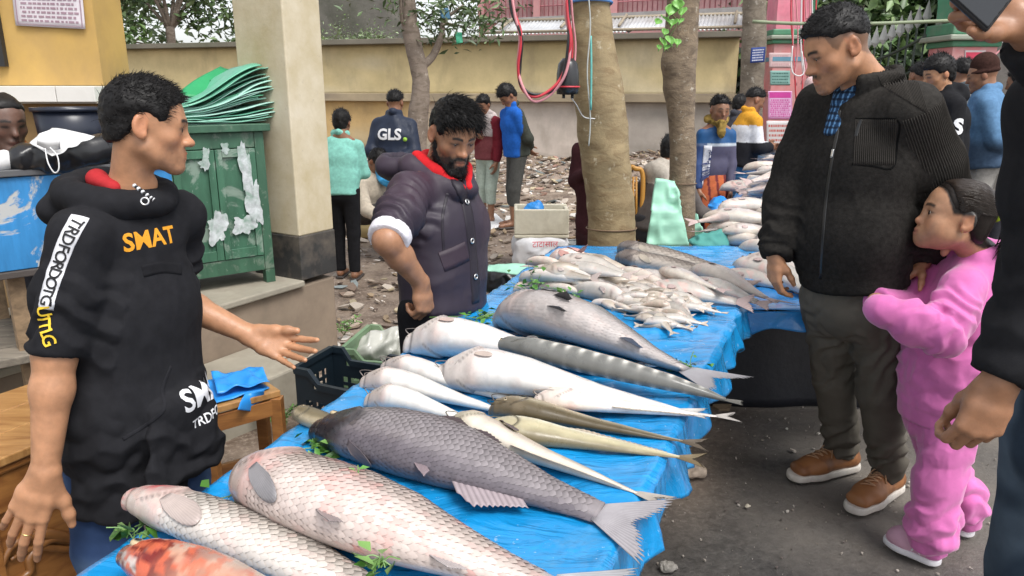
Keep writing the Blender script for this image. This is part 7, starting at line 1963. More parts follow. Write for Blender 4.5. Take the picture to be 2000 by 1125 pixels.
fish('small dark fish head poking out left from under the dark rohu', (576, 812), (740, 880), .07, 'snake', 20, .9, 1, dict(back=(.05, .04, .025), side=(.14, .115, .07), belly=(.36, .30, .2)), None, [], None, seed=18, fit=((620, 800), (618, 838)), eye=.004, eye_at=(.12, 55))
PNK = dict(back=(.56, .34, .28), side=(.68, .50, .45), belly=(.76, .66, .60), head=(.52, .36, .30), hk=.7, blush=(.68, .30, .26), bk=.7)
fish('pink orange carp with rosy fins at the far left end of the near table', (1070, 512), (1195, 538), .19, 'carp', -20, .62, 1, PNK, (.016, .22, .96, .75), [('pectoral_fin', .25, .30, 70, .8, .10, (.62, .32, .29)), ('pelvic_fin', .5, .56, 130, 1.1, .09, (.62, .34, .3)), ('pectoral_fin', .24, .28, 150, .8, .10, (.62, .34, .3))], (.13, 28, (.34, .16, .11), .4, 0), seed=19, fit=((1122, 486), (1118, 524)), eye=.007, eye_at=(.08, 60))
SNK = dict(back=(.12, .095, .08), side=(.30, .255, .22), belly=(.52, .46, .40), head=(.09, .07, .065), hk=.8, b0=-.3, b1=.8)
fish('long grey snakehead fish with dark head, front one of two', (1201, 515), (1430, 562), .115, 'snake', 15, .8, 1, SNK, (.015, .2, .97, .62), [('pectoral_fin', .24, .28, 110, .6, .07, (.5, .44, .36)), ('anal_fin', .5, .9, 172, .6, .04, (.4, .33, .3))], (.11, 24, (.34, .25, .22), .1, 0), group='pair of snakeheads', seed=20, fit=((1300, 500), (1296, 532)), eye=.005)
fish('long grey snakehead fish lying behind its darker headed twin', (1206, 492), (1415, 540), .115, 'snake', 15, .8, 1, SNK, (.015, .2, .97, .62), [('pectoral_fin', .24, .28, 110, .6, .07, (.5, .44, .36))], (.11, 24, (.36, .27, .24), .1, 0), group='pair of snakeheads', seed=21, fit=((1300, 484), (1296, 512)), eye=.005)
# heaps of smaller fish: each one its own object, sharing meshes
MED = [dict(back=(.30, .25, .20), side=(.44, .38, .31), belly=(.56, .50, .44), head=(.58, .48, .42), hk=.6, blush=(.6, .38, .32), bk=.6),
  dict(back=(.22, .19, .15), side=(.42, .37, .31), belly=(.58, .53, .46), head=(.5, .42, .35), hk=.6, blush=(.55, .36, .3), bk=.5),
  dict(back=(.26, .24, .22), side=(.44, .41, .37), belly=(.57, .53, .49), head=(.6, .54, .5), hk=.5, blush=(.6, .4, .35), bk=.4)]
def proto_fish(L, h, prof, roll, pal, seed, tailc, nt=30, na=18):
 """a small fish in its own frame along +X, belly on z=0"""
 G, ts, ph, T = fishrings(vec(0, 0, 0), vec(L, 0, 0), h, .7, roll, prof, .04 * ((seed % 3) - 1), nt, na, 1, -.004)
 tt = np.repeat(ts[:, None], na, 1); pp = np.repeat(ph[None], nt, 0)
 V, Fc = gridmesh(G); C = fishcolor(tt, pp, pal, seed); C = np.vstack([C.reshape(-1, 3), C[0, 0][None], C[-1, 0][None]])
 V0 = V.copy(); cx = vec(L * .5, 0, 0)
 o = mobj('fish', V - cx, Fc, FISHM, None, C, local=True)
 e = G[-1].mean(0); D = nrm(G[-1][0] - G[-1][na // 2]); x = np.linspace(-1, 1, 9)
 base = np.array([e + D * q * h * .12 for q in x]) - cx - vec(.003, 0, 0); dirs = np.array([vec(math.cos(.45 * q), 0, 0) + D * math.sin(.45 * q) for q in x])
 tf = fin_sheet(base, dirs, h * (.95 if L > .2 else .7) * (1 - .4 * (1 - np.abs(x))), tailc, 'tail_fin', None, rays=9, seed=seed); tf.parent = o;
 if L < .2: return o
 q = samp(G, ts, np.array([.28]), np.array([R(100)]))[0] - cx; m = 7
 pf = fin_sheet(np.array([q + vec(0, 0, .001) + D * (y - .5) * h * .14 for y in np.linspace(0, 1, m)]), np.array([vec(1, 0, .12) + D * (y - .5) * .8 for y in np.linspace(0, 1, m)]), h * .42 * np.array([.4, .8, 1, .9, .7, .5, .3]), tailc, 'pectoral_fin', None, rays=7, seed=seed); pf.parent = o
 for sg in (-1, 1):
  q = samp(G, ts, np.array([.085]), np.array([R(62 * sg)]))[0];
  if q[2] < h * .15: continue
  V, Q = Sdf().ell(q - cx, h * .055, .001).mesh(h * .03, 1); ey = mobj('eye', V, Q, EYEM, None, (.03, .028, .025), local=True); ey.parent = o
 return o
PROTO = {}
def protos(kind):
 if kind in PROTO: return PROTO[kind]
 L = []
 if kind == 'small':
  for k in range(7): L.append(proto_fish(.115 + .012 * (k % 3), .030 + .003 * (k % 4), ('carp', 'pangas', 'carp')[k % 3], (-30, 10, 35, -10, 50, 0, 25)[k], MED[k % 3], 60 + k, (.55, .47, .4), 22, 14))
 elif kind == 'medium':
  for k in range(7): L.append(proto_fish(.25 + .02 * (k % 3), .058 + .005 * (k % 3), ('carp', 'pangas', 'grass')[k % 3], (-30, 5, 30, -15, 45, -40, 15)[k], MED[k % 3], 80 + k, (.58, .48, .44)))
 elif kind == 'large':
  for k in range(6): L.append(proto_fish(.40 + .03 * (k % 3), .105 + .008 * (k % 2), ('carp', 'grass', 'carp')[k % 3], (-25, 15, 30, -10, 40, 0)[k], [dict(MED[0], back=(.30, .25, .23), side=(.56, .47, .43)), dict(MED[2], blush=(.66, .36, .32), bk=.9), dict(MED[1], back=(.22, .2, .19), side=(.46, .42, .4))][k % 3], 100 + k, (.5, .38, .36)))
 for k, o in enumerate(L): o['proto'] = 1; o['tone'] = k % 3
 PROTO[kind] = L
 return L
used_proto = set()
def place_fish(kind, k, x, y, z, ang, tilt, rollx, label, group, sc=1.0):
 pr = protos(kind)[k % len(protos(kind))]; o = copy_tree(pr)
 o.location = (x, y, z); o.rotation_euler = (rollx, tilt, ang); o.scale = (sc, sc, sc)
 tag(o, label, 'fish', group)
 for q in ('proto', 'tone'):
  if q in o: del o[q]
 return o
rf = np.random.default_rng(77)
def hlabel(what, heap, kind, k, a, b, layer, ang):
 tone = ('tan backed', 'brownish', 'silvery grey')[protos(kind)[k % len(protos(kind))]['tone']]
 pos = ('back', 'middle', 'front')[min(int(a * 3), 2)] + ' ' + ('left', 'centre', 'right')[min(int(b * 3), 2)]
 return '%s %s, %s layer, %s of the %s, head %s' % (tone, what, ('bottom', 'middle', 'top')[layer], pos, heap, 'right' if math.cos(ang) < 0 else 'left')
# small ones: a heap between the grey blue carp and the right edge
q0, q1, q2, q3 = on(1150, 590, ZT), on(1232, 552, ZT), on(1395, 612, ZT), on(1300, 648, ZT)
cnt = 0
for layer, n in ((0, 84), (1, 56), (2, 18)):
 for k in range(n):
  a, b = rf.random(), rf.random()
  if layer: a = .5 + (a - .5) * (.8 - .22 * layer); b = .5 + (b - .5) * (.8 - .2 * layer)
  p = lerp(lerp(q0, q3, a), lerp(q1, q2, a), b)
  k_, an = rf.integers(0, 7), R(-25) + rf.normal() * .33 + (math.pi if rf.random() < .4 else 0)
  place_fish('small', k_, p[0], p[1], ZT + .006 + .016 * layer + .004 * rf.random(), an, rf.normal() * .07, rf.normal() * .25,
     hlabel('small fish', 'small fry', 'small', k_, a, b, layer, an), 'heap of small fry', .92 + .35 * rf.random())
# medium ones: heap at the far left and centre of the near table
q0, q1, q2, q3 = on(1042, 575, ZT), on(1055, 548, ZT), on(1245, 556, ZT), on(1190, 592, ZT)
for layer, n in ((0, 19), (1, 14), (2, 7)):
 for k in range(n):
  a, b = rf.random(), rf.random()
  if layer: a = .5 + (a - .5) * .8; b = .5 + (b - .5) * .75
  p = lerp(lerp(q0, q3, a), lerp(q1, q2, a), b)
  k_, an = rf.integers(0, 7), R(-18) + rf.normal() * .35 + (math.pi if rf.random() < .25 else 0)
  place_fish('medium', k_, p[0], p[1], ZT + .008 + .030 * layer, an, rf.normal() * .06, rf.normal() * .2,
     hlabel('cream fish', 'medium heap', 'medium', k_, a, b, layer, an), 'heap of medium cream fish', .9 + .3 * rf.random())
# bigger silver ones pointing at the right edge
def along_fish(kind, k, a, b, zt, z, lab, grp, sc=None, roll=0.0):
 A, B = on(a[0], a[1], zt + z), on(b[0], b[1], zt + z); d = B - A; L = np.linalg.norm(d); c = (A + B) / 2
 pr = protos(kind)[k]; l0 = max(v.co.x for v in pr.data.vertices) - min(v.co.x for v in pr.data.vertices)
 return place_fish(kind, k, c[0], c[1], zt + z + .006, math.atan2(d[1], d[0]), 0.0, roll, lab, grp, L / l0 if sc is None else sc)
G1 = 'silver fish pointing to the right table edge'
for k, (kd, a, b, z, lab) in enumerate(((4, (1250, 585), (1438, 600), 0, 'silver white fish nearest the right table edge beside the small fry'), (1, (1330, 568), (1478, 598), 0, 'plump silver fish with its tail just over the corner of the table'), (0, (1195, 548), (1330, 580), .02, 'cream fish crossing the middle of the heap with a pink flank'), (3, (1345, 545), (1495, 590), .0, 'slim pale fish in front of the snakehead tail'), (5, (1285, 540), (1400, 570), .05, 'cream fish lying on top crosswise above the silver ones'), (2, (1230, 545), (1345, 560), .03, 'greyish fish tucked under the front snakehead'))):
 along_fish('large', kd, a, b, ZT, z, lab, G1)
# second table
for k, (kd, a, b, z, lab) in enumerate(((2, (1450, 520), (1640, 560), 0.0, 'big grey pink fish under the hand of the tall customer'), (0, (1440, 497), (1600, 530), .0, 'rosy grey fish just behind the hand on the second table'), (4, (1400, 552), (1545, 572), .0, 'grey pink fish with its tail over the dark gap between the tables'), (1, (1430, 535), (1600, 590), .0, 'pale fish at the front edge of the second table'))):
 along_fish('large', kd, a, b, ZT2, z, lab, 'large fish at the front of the second table')
G2 = 'mixed fish heaped on the second table'
qa, qb, qc, qd = on(1375, 492, ZT2), on(1470, 432, ZT2), on(1570, 440, ZT2), on(1560, 500, ZT2)
for layer, n in ((0, 14), (1, 10), (2, 5)):
 for k in range(n):
  a, b = rf.random(), rf.random()
  if layer: a = .5 + (a - .5) * .75; b = .5 + (b - .5) * .75
  p = lerp(lerp(qa, qd, a), lerp(qb, qc, a), b)
  k_, an = rf.integers(0, 6), R(-12) + rf.normal() * .4 + (math.pi if rf.random() < .3 else 0); place_fish('large', k_, p[0], p[1], ZT2 + .008 + .06 * layer, an, rf.normal() * .06, rf.normal() * .2, hlabel('fish', 'second table heap', 'large', k_, a, b, layer, an), G2, .75 + .25 * rf.random())
for (g, lab, u0, v0, u1, v1, n) in (('fish in the middle pile of the second table', 'second table middle pile', 1475, 402, 1560, 372, 14), ('fish in the far pile of the second table', 'farthest pile', 1490, 352, 1560, 330, 13)):
 c0, c1 = on(u0, v0, ZT2), on(u1, v1, ZT2)
 for k in range(n):
  a = rf.random(); b = rf.random(); layer = k % 3
  p = lerp(c0, vec(c1[0], c0[1], 0), a * (1 - .15 * layer)); p[1] = lerp(c0[1], c1[1], b)
  k_, an = rf.integers(0, 6), R(-5) + rf.normal() * .25 + (math.pi if k % 2 else 0); place_fish('large', k_, p[0] + .06, p[1], ZT2 + .008 + .075 * layer, an, rf.normal() * .05, rf.normal() * .2, hlabel('fish', lab, 'large', k_, 1 - b, a, layer, an), g, .9 + .2 * rf.random())
for kind in PROTO:
 for o in PROTO[kind]:
  for c in list(o.children): bpy.data.objects.remove(c)
  bpy.data.objects.remove(o)
# herb leaves on the tarpaulin
def herb(label, u, v, zt, n, rad, seed, dz=.012, size=.028, cols=None):
 r = np.random.default_rng(seed); b = on(u, v, zt); t = thing('herb', label, 'leaves', tuple(b), 'green herb sprigs among the fish')
 C = b[None] + np.stack([r.normal(size=n) * rad, r.normal(size=n) * rad, .006 + np.abs(r.normal(size=n)) * dz], 1)
 V, Q, c = leaves(C, size, seed, up=.9, asp=.6, droop=.02, cols=cols or [(.07, .2, .025), (.10, .26, .05), (.05, .14, .02), (.16, .30, .08)])
 V[:, 2] = np.maximum(V[:, 2], zt + .004)
 mb = MB()
 for k in range(8):
  e = C[k % n]; mb.tube(smooth_line([b + vec(r.normal() * .01, r.normal() * .01, .008), (b + e) / 2 + vec(0, 0, .012), e + (e - b) * .3], 4), .0012, 4)
 mb.build('stem', mk('herb_stem', (.12, .24, .06), bump=0, rough=.5), t); o = mobj('leaf', V, Q, LEAFM, t, c, smooth=False); o['kind'] = 'stuff'
herb('green sprig left of the pink carp head', 505, 975, ZT, 40, .035, 1)
herb('green sprig between the rohu head and pink carp', 632, 882, ZT, 40, .03, 2)
herb('coriander sprig on the head of the grey blue carp', 1045, 583, ZT, 46, .035, 3, dz=.05)
herb('small sprig on the medium fish behind the grey blue carp', 1108, 585, ZT + .10, 22, .022, 4)
herb('loose stalks by the tails at the right table edge', 1345, 722, ZT, 22, .04, 5, size=.02)
herb('herb pile beside the plum seller behind the white catfish', 935, 628, ZT, 44, .05, 6)
herb('green leaf tuft on the near white carp at the bottom edge', 745, 1108, ZT + .10, 16, .015, 7)
herb('tiny sprig on the flank of the pink carp', 702, 945, ZT + .115, 5, .006, 8, size=.024)
herb('grass tuft beside the jeans at the lower left table corner', 268, 1052, ZT, 16, .02, 9, size=.04)
# STALL FURNITURE ON THE LEFT
def paint(name, col, under, amt=.5, s=4.0, rough=.45, thr=(.55, .6)):
 """old brushed paint, chipped down to an undercoat"""
 if name in _MC: return _MC[name]
 m = bpy.data.materials.new(name); m.use_nodes = True
 n = m.node_tree; b = n.nodes['Principled BSDF']; co = coords(n, 'Object')
 v = ramp(n, noise_node(n, coords(n, 'Object', (6, 6, 1.2)), 2.5, 5, .6), [(.3, tuple(.65 * c for c in col)), (.7, tuple(1.2 * c for c in col))])
 ch = ramp(n, noise_node(n, co, s, 7, .68, .5), [(thr[0], (0, 0, 0)), (thr[1], (1, 1, 1))])
 fl = ramp(n, noise_node(n, coords(n, 'Object', (1, 1, .4)), s * 9, 3, .7), [(.67, (0, 0, 0)), (.70, (1, 1, 1))])
 k = mathn(n, 'MAXIMUM', mathn(n, 'MULTIPLY', ch, amt), mathn(n, 'MULTIPLY', fl, .8))
 n.links.new(mixn(n, k, v, under), b.inputs['Base Color']); b.inputs['Roughness'].default_value = rough
 bp = n.nodes.new('ShaderNodeBump'); bp.inputs['Strength'].default_value = .3; bp.inputs['Distance'].default_value = .002
 n.links.new(mathn(n, 'SUBTRACT', noise_node(n, co, 40, 4), ch), bp.inputs['Height']); n.links.new(bp.outputs[0], b.inputs['Normal'])
 _MC[name] = m; return m
# blue peeling stall box on legs
bx = thing('stall_box', 'blue peeling painted market stall box behind the hoodie seller', 'stall', (-1.8, 2.5, 0))
BLU = paint('blue_peeling', (.035, .22, .50), (.46, .46, .44), .95, 3.2, thr=(.53, .56))
ba, bb = at(-60, 330, 2.34), at(330, 296, 2.75); bd_ = nrm(vec(*(bb - ba)[:2], 0)); bn_ = vec(-bd_[1], bd_[0], 0); BO = vec(ba[0], ba[1], 0); bl = np.linalg.norm((bb - ba)[:2]); BM = (np.stack([bd_, bn_, vec(0, 0, 1)], 1), BO)
bevel(MB().box((0, 0, .92), (bl, .025, 1.225), BM).build('front_board', BLU, bx), .003)
bevel(MB().box((0, .028, .94), (bl, .60, .965), BM).build('floor_board', PLANK, bx), .003); bevel(MB().box((0, .03, 1.2), (bl, .62, 1.23), BM).build('top_board', mk('counter_dark', (.035, .04, .05), rough=.5, var=.3), bx), .003)
bevel(MB().box((-.01, -.012, 1.228), (bl + .01, .03, 1.25), BM).build('rim', mk('rim_wood', (.10, .10, .105), bump=.2, rough=.6), bx), .003)
bevel(MB().box((0, -.008, .895), (bl, .03, .918), BM).build('lower_rail', mk('rail_dark', (.06, .05, .045), rough=.7), bx), .003)
bevel(MB().box((bl - .022, .03, .966), (bl, .60, 1.198), BM).build('side_board', BLU, bx), .003)
for x in (.05, bl - .09):
 for y in (.04, .52): MB().box((x, y, -.01), (x + .05, y + .05, .918), BM).build('leg', PLANK, bx)
for k in range(4): bevel(MB().box((-.2, -.02 + .15 * k, .60), (bl - .1, .115 + .15 * k, .63), BM).build('shelf_plank', wood('grey_plank', (.22, .19, .15), s=1.3, rough=.8), bx), .004)
# dark tub, black plastic roll, white cloth
tc = at(140, 230, 2.98)
def lathe(prof, c, n=36):
 V = np.array([(c[0] + r * math.cos(a), c[1] + r * math.sin(a), c[2] + z) for (r, z) in prof for a in np.arange(n) / n * 2 * math.pi]); m = len(prof)
 Q = np.array([(i * n + j, i * n + (j + 1) % n, (i + 1) * n + (j + 1) % n, (i + 1) * n + j) for i in range(m - 1) for j in range(n)]); return V, Q
def tub(name, label, cat, c, r0, r1, h, mat, rim=.006):
 t = thing(name, label, cat, tuple(c))
 V, Q = lathe([(.001, 0), (r0, 0), (lerp(r0, r1, .5), h * .5), (r1, h), (r1 - rim, h), (r0 - rim, .006), (.001, .006)], c); mobj('body', V, Q, mat, t)
 V, Q = lathe([(r1 - .001, h - .012), (r1 + rim * 1.4, h - .012), (r1 + rim * 1.4, h + .003), (r1 - rim - .001, h + .003), (r1 - rim - .001, h - .012), (r1 - .001, h - .012)], c); mobj('rim', V, Q, mat, t); return t
tub('tub', 'dark navy plastic tub standing on the stall counter', 'tub', vec(tc[0], tc[1], 1.232), .115, .13, .20, mk('navy_plastic', (.012, .016, .03), rough=.3, var=.15, bump=.03))
def blob_sheet(name, label, cat, pts, rad, mat, seed, amp=.02, h=.008, col=None):
 S = Sdf().chain(pts, rad, .03); V, Q = S.mesh(h, 1); N = normals(V, Q); V = wrinkle(V, N, amp, (9, 9, 9), seed); V = laplace(V, Q, .4)
 return tag(mobj(name, V, Q, mat, None, None if col is None else np.tile(np.array(col)[None], (len(V), 1))), label, cat)
BPL = mk('black_plastic', (.016, .016, .018), rough=.28, var=.2, bump=.2, bs=30, bd=.004)
WPL = mk('white_cloth', (.62, .62, .62), rough=.7, var=.08, bump=.15, bs=60)
blob_sheet('plastic_roll', 'black plastic roll lying along the blue stall box top', 'roll', [at(48, 312, 2.46), at(120, 302, 2.52), at(200, 285, 2.62)], [.04, .05, .05], BPL, 3, .012)
blob_sheet('plastic_sheet', 'grey white crumpled sheet at the far left on the stall box', 'sheet', [at(-30, 318, 2.42), at(8, 314, 2.42), at(34, 316, 2.44)], [.025, .02, .012], WPL, 5, .008)
def cloth_tri(name, label, cat, P4, sag, mat, seed, n=22, th=.0015, amp=.012):
 P4 = [np.array(p) for p in P4]; G = []
 for a in np.linspace(0, 1, n):
  row = []
  for b in np.linspace(0, 1, n):
   p = lerp(lerp(P4[0], P4[1], a), lerp(P4[3], P4[2], a), b); q = p[None] * 16
   p = p + vec(0, -1, .5) * (amp * (1 - abs(2.2 * vnoise(q, seed)[0]))) - vec(0, 0, sag * math.sin(math.pi * a) * math.sin(math.pi * b)); row.append(p)
  G.append(row)
 V, Q = sheet_solid(np.array(G), th); return tag(mobj(name, V, Q, mat), label, cat)
cloth_tri('cloth', 'white cloth with hanging loops draped over the stall box edge', 'cloth', [at(62, 282, 2.44), at(104, 306, 2.33), at(188, 268, 2.5), at(98, 248, 2.55)], .0, WPL, 4)
ml = thing('face_mask', 'white face mask hanging by its loop over the blue stall box', 'mask', tuple(at(100, 300, 2.36)))
mobj('mask', *sheet_solid(np.array([[at(lerp(72, 118, a), lerp(268, 262, a) + b * lerp(18, 38, a) * (1 - .5 * abs(a - .5)), 2.36 - .02 * math.sin(b * 3)) for b in np.linspace(0, 1, 8)] for a in np.linspace(0, 1, 10)]), .002), WPL, ml)
mb = MB(); mb.tube(smooth_line([at(88, 290, 2.34), at(94, 318, 2.32), at(106, 337, 2.32), at(115, 330, 2.32), at(112, 305, 2.33), at(98, 288, 2.34)], 6), .0022, 5); mb.build('loop', WPL, ml, True)
# green cabinet
CR = vec(-1.31, 3.97, 0); ex = nrm(vec(-.49, -.40, 0)); ey = vec(ex[1], -ex[0], 0); ey = ey if ey[1] > 0 else -ey; GM = (np.stack([ex, ey, vec(0, 0, 1)], 1), CR)
GRN = paint('green_peeling', (.05, .14, .085), (.28, .34, .29), .65, 5.0, thr=(.54, .60)); GRN2 = paint('green_frame', (.045, .115, .07), (.20, .24, .19), .6, 6.0, thr=(.55, .62))
gc = thing('cabinet', 'weathered green wooden cabinet with peeling panelled doors against the cream column', 'cabinet', tuple(CR))
W_, D_ = .74, .42
bevel(MB().box((.02, .035, .56), (W_ - .02, D_ - .002, 1.29), GM).build('carcass', GRN2, gc), .003)
bevel(MB().box((-.03, -.03, 1.292), (W_ + .03, D_ + .02, 1.33), GM).build('top', GRN2, gc), .004)
for (x0, x1, z0, z1, nm) in ((0, .05, .55, 1.29, 'stile'), (W_ - .05, W_, .55, 1.29, 'stile'), (.052, W_ - .052, 1.21, 1.29, 'rail'), (.052, W_ - .052, .55, .63, 'rail')): bevel(MB().box((x0, 0, z0), (x1, .034, z1), GM).build(nm, GRN2, gc), .003)
for k in range(3):
 x0 = .054 + k * (W_ - .108) / 3; x1 = x0 + (W_ - .108) / 3 - .004
 d = bevel(MB().box((x0, .008, .634), (x1, .033, 1.206), GM).build('door', GRN, gc), .002)
 for (a0, a1, c0, c1) in ((x0, x0 + .035, .634, 1.206), (x1 - .035, x1, .634, 1.206), (x0 + .036, x1 - .036, 1.165, 1.206), (x0 + .036, x1 - .036, .634, .685)): bevel(MB().box((a0, -.006, c0), (a1, .0075, c1), GM).build('door_frame', GRN, d), .002)
for x in (.0, W_ - .05):
 for y in (0.0, D_ - .05): MB().box((x, y, .476), (x + .05, y + .048, .549), GM).build('leg', GRN2, gc)
PPR = mk('torn_paper', (.50, .53, .54), rough=.85, var=.35, vs=25, bump=.4, bs=60, dirt=(.12, .24, .16), dirt_amt=.8, dirt_s=14)
for k, (u, v, su, sv) in enumerate(((480, 330, 13, 55), (495, 395, 15, 55), (478, 440, 22, 22), (425, 445, 20, 34), (402, 310, 8, 20), (440, 290, 9, 10), (398, 322, 10, 8))):
 h = BVHTree.FromPolygons([tuple(CR + ex * a - ey * .0075 + vec(0, 0, b)) for a, b in ((-.1, .4), (1, .4), (1, 1.5), (-.1, 1.5))], [(0, 1, 2, 3)]).ray_cast(Vector((0, 0, CAM_H)), Vector(nrm(ray(u, v))))
 c = np.array(h[0]); r = np.random.default_rng(k + 40); m = 44; a = np.arange(m) / m * 2 * math.pi; rad = (np.cos(a) ** 4 + np.sin(a) ** 4) ** -.25 * (.72 + .16 * np.sin(a * 2 + k) + .12 * np.sin(a * 5 + 2 * k) + .2 * r.random(m))
 sx, sz = su * 4.0 / FPX, sv * 4.0 / FPX
 P2 = np.stack([c + ex * sx * rr_ * math.cos(t) + vec(0, 0, sz * rr_ * math.sin(t)) for t, rr_ in zip(a, rad)]); V = np.vstack([P2, P2 - ey * .0015]); mobj('paper_scrap', V, [tuple(range(m))[::-1], tuple(range(m, 2 * m))] + [(i, (i + 1) % m, m + (i + 1) % m, m + i) for i in range(m)], PPR, gc, smooth=False)
# the stack of green bags on the cabinet
bagm = mk('bag_plastic', attr=True, rough=.42, var=.15, vs=5, bump=.25, bs=25, bd=.004, spec=.45)
ORD = 'first second third fourth fifth sixth seventh eighth ninth tenth eleventh twelfth thirteenth fourteenth fifteenth sixteenth seventeenth eighteenth nineteenth twentieth twenty-first lowest'.split(); rb = np.random.default_rng(8); sx_ = -ex; B0 = CR + ex * (W_ - .02) + ey * .02 + vec(0, 0, 1.335)
cols_ = [(.12, .38, .26), (.26, .50, .41), (.20, .45, .34), (.34, .56, .48), (.09, .31, .19), (.29, .53, .44)]
for k in range(22):
 Lx = .74 + .06 * rb.random(); Wd = .30 + .04 * rb.random(); o0 = rb.random() * .12 - .03; oy = rb.random() * .05; ph = rb.random() * 6; G = []
 base_z = .0042 * k + .003 * rb.random()
 for a in np.linspace(0, 1, 34):
  row = []
  for b in np.linspace(0, 1, 12):
   x = o0 + a * Lx; lift = (.02 + .0088 * k) * sstep(.38, 1.0, a) + .02 * math.sin(a * 5 + .8) * (1 - k / 40)
   z = base_z + lift + .010 * vnoise(np.array([[a * (5 + k % 3), b * 3 + k, ph]]), k)[0] * sstep(0, .3, a) + .003 * math.sin(b * 13 + ph * 2)
   row.append(B0 + sx_ * x + ey * (oy + b * Wd - .05 * (1 - a)) + vec(0, 0, z))
  G.append(row)
 V, Q = sheet_solid(np.array(G), -.004); c = np.array(cols_[rb.integers(0, 6)])
 tag(mobj('plastic_bag', V, Q, bagm, None, np.tile(c[None], (len(V), 1))), ORD[21 - k] + ' folded mint bag from the top of the fanned stack on the cabinet', 'bag', 'stacked green plastic bags')
G = []; TB = B0 + vec(0, 0, .17)
qs = [at(336, 192, 3.85), at(500, 196, 4.1), at(512, 152, 4.3), at(430, 126, 4.25)]
for a in np.linspace(0, 1, 24):
 G.append([lerp(lerp(qs[0], qs[1], a), lerp(qs[3], qs[2], a), b) + vec(0, 0, .012 * math.sin(a * 7 + b * 4)) for b in np.linspace(0, 1, 14)])
V, Q = sheet_solid(np.array(G), .004); gb = thing('plastic_bag', 'deep green printed plastic bag propped on top of the mint stack', 'bag', tuple(qs[0]), 'stacked green plastic bags')
mobj('sheet', V, Q, bagm, gb, np.tile(np.array((.02, .27, .10))[None], (len(V), 1)))
pn = nrm(np.cross(qs[1] - qs[0], qs[3] - qs[0])); pn = pn if pn[1] < 0 else -pn
MKD = mk('print_dark', (.01, .05, .025), rough=.6, bump=0)
r = np.random.default_rng(4)
for (a0, b0, a1, b1, w_) in ((.18, .55, .34, .62, .012), (.38, .72, .5, .8, .02), (.40, .58, .52, .66, .018), (.30, .35, .62, .30, .008), (.62, .82, .92, .60, .012), (.88, .42, .97, .5, .012)):
 pts = [lerp(lerp(qs[0], qs[1], t), lerp(qs[3], qs[2], t), q) + pn * .012 for t, q in zip(np.linspace(a0, a1, 7), np.linspace(b0, b1, 7) + r.normal(size=7) * .02)]
 strip_on('print', pts, w_, (V, Q), pn, MKD, gb, (.01, .05, .025), off=.002, th=.001, n=18)
# carved brown chest at lower left
WD = wood('chest_wood', (.34, .15, .042), (.17, .06, .016), 1.0, .35, .4, (2, 2, 10)); WDT = wood('chest_top', (.46, .25, .09), (.28, .13, .04), 1.0, .35, .4, (2, 14, 2)); WDC = wood('carving_wood', (.26, .11, .03), (.12, .045, .012), 1.4, .4, .3, (3, 3, 3))
ca, cb = at(-80, 916, 1.80), at(220, 806, 2.14); zc = .58; ca = on(-80, 922, zc); cb = on(215, 802, zc)
cdv = nrm(vec(*(cb - ca)[:2], 0)); cnv = vec(-cdv[1], cdv[0], 0); CM = (np.stack([cdv, cnv, vec(0, 0, 1)], 1), vec(ca[0], ca[1], 0)); cl = np.linalg.norm((cb - ca)[:2])
ch = thing('chest', 'carved brown wooden chest behind the hanging arm of the hoodie seller', 'chest', tuple(ca * vec(1, 1, 0)))
for k in range(3): bevel(MB().box((-.02, -.02 + .15 * k, zc - .025), (cl + .02, .128 + .15 * k, zc), CM).build('top_board', WDT, ch), .004)
bevel(MB().box((-.012, -.012, zc - .05), (cl + .012, .43, zc - .0255), CM).build('moulding', WD, ch), .008)
bevel(MB().box((0, .012, .06), (cl, .42, zc - .051), CM).build('body', WD, ch), .004)
for (x0, x1, z0, z1) in ((0, .06, .06, zc - .052), (cl - .06, cl, .06, zc - .052), (.061, cl - .061, zc - .16, zc - .052), (.061, cl - .061, .06, .11)): bevel(MB().box((x0, -.002, z0), (x1, .0115, z1), CM).build('frame_rail', WD, ch), .004)
bevel(MB().box((.10, .004, zc - .135), (cl - .1, .013, zc - .075), CM).build('drawer_front', WD, ch), .003)
MB_ = MB();
def cpt(x, z, o=.0): return CM[1] + cdv * x + cnv * -o + vec(0, 0, z)
cx, cz = cl * .60, .26
for pts, r_ in (([(-.20, .0), (-.16, .055), (-.09, .05), (-.03, .01), (.03, -.05), (.10, -.07)], .012), ([(-.20, 0), (-.19, -.05), (-.13, -.045), (-.12, .0), (-.06, .015), (.02, -.03), (.10, -.07)], .010), ([(.02, .02), (.06, .07), (.10, .05), (.09, .0)], .011), ([(.08, -.06), (.11, .0), (.14, .07), (.16, .11)], .010), ([(-.17, .02), (-.10, .015), (-.02, -.04), (.08, -.09)], .008)):
 L = smooth_line([cpt(cx + a, cz + b, -.006) for a, b in pts], 8); V, Fc = tube(L, r_ * np.sin(np.linspace(.35, 2.8, len(L))) + .003, 8); mobj('carving', V, Fc, WDC, ch)
for (a, b) in ((-.30, .16), (-.20, -.14), (.16, .16)): V, Q = torus(cpt(cx + a, cz + b, -.010), cnv, .022, .006, 16, 6); mobj('carved_ring', V, Q, WDC, ch)
for x in (.02, cl - .08):
 for y in (.03, .35): MB().box((x, y, -.01), (x + .06, y + .05, .059), CM).build('foot', WD, ch)
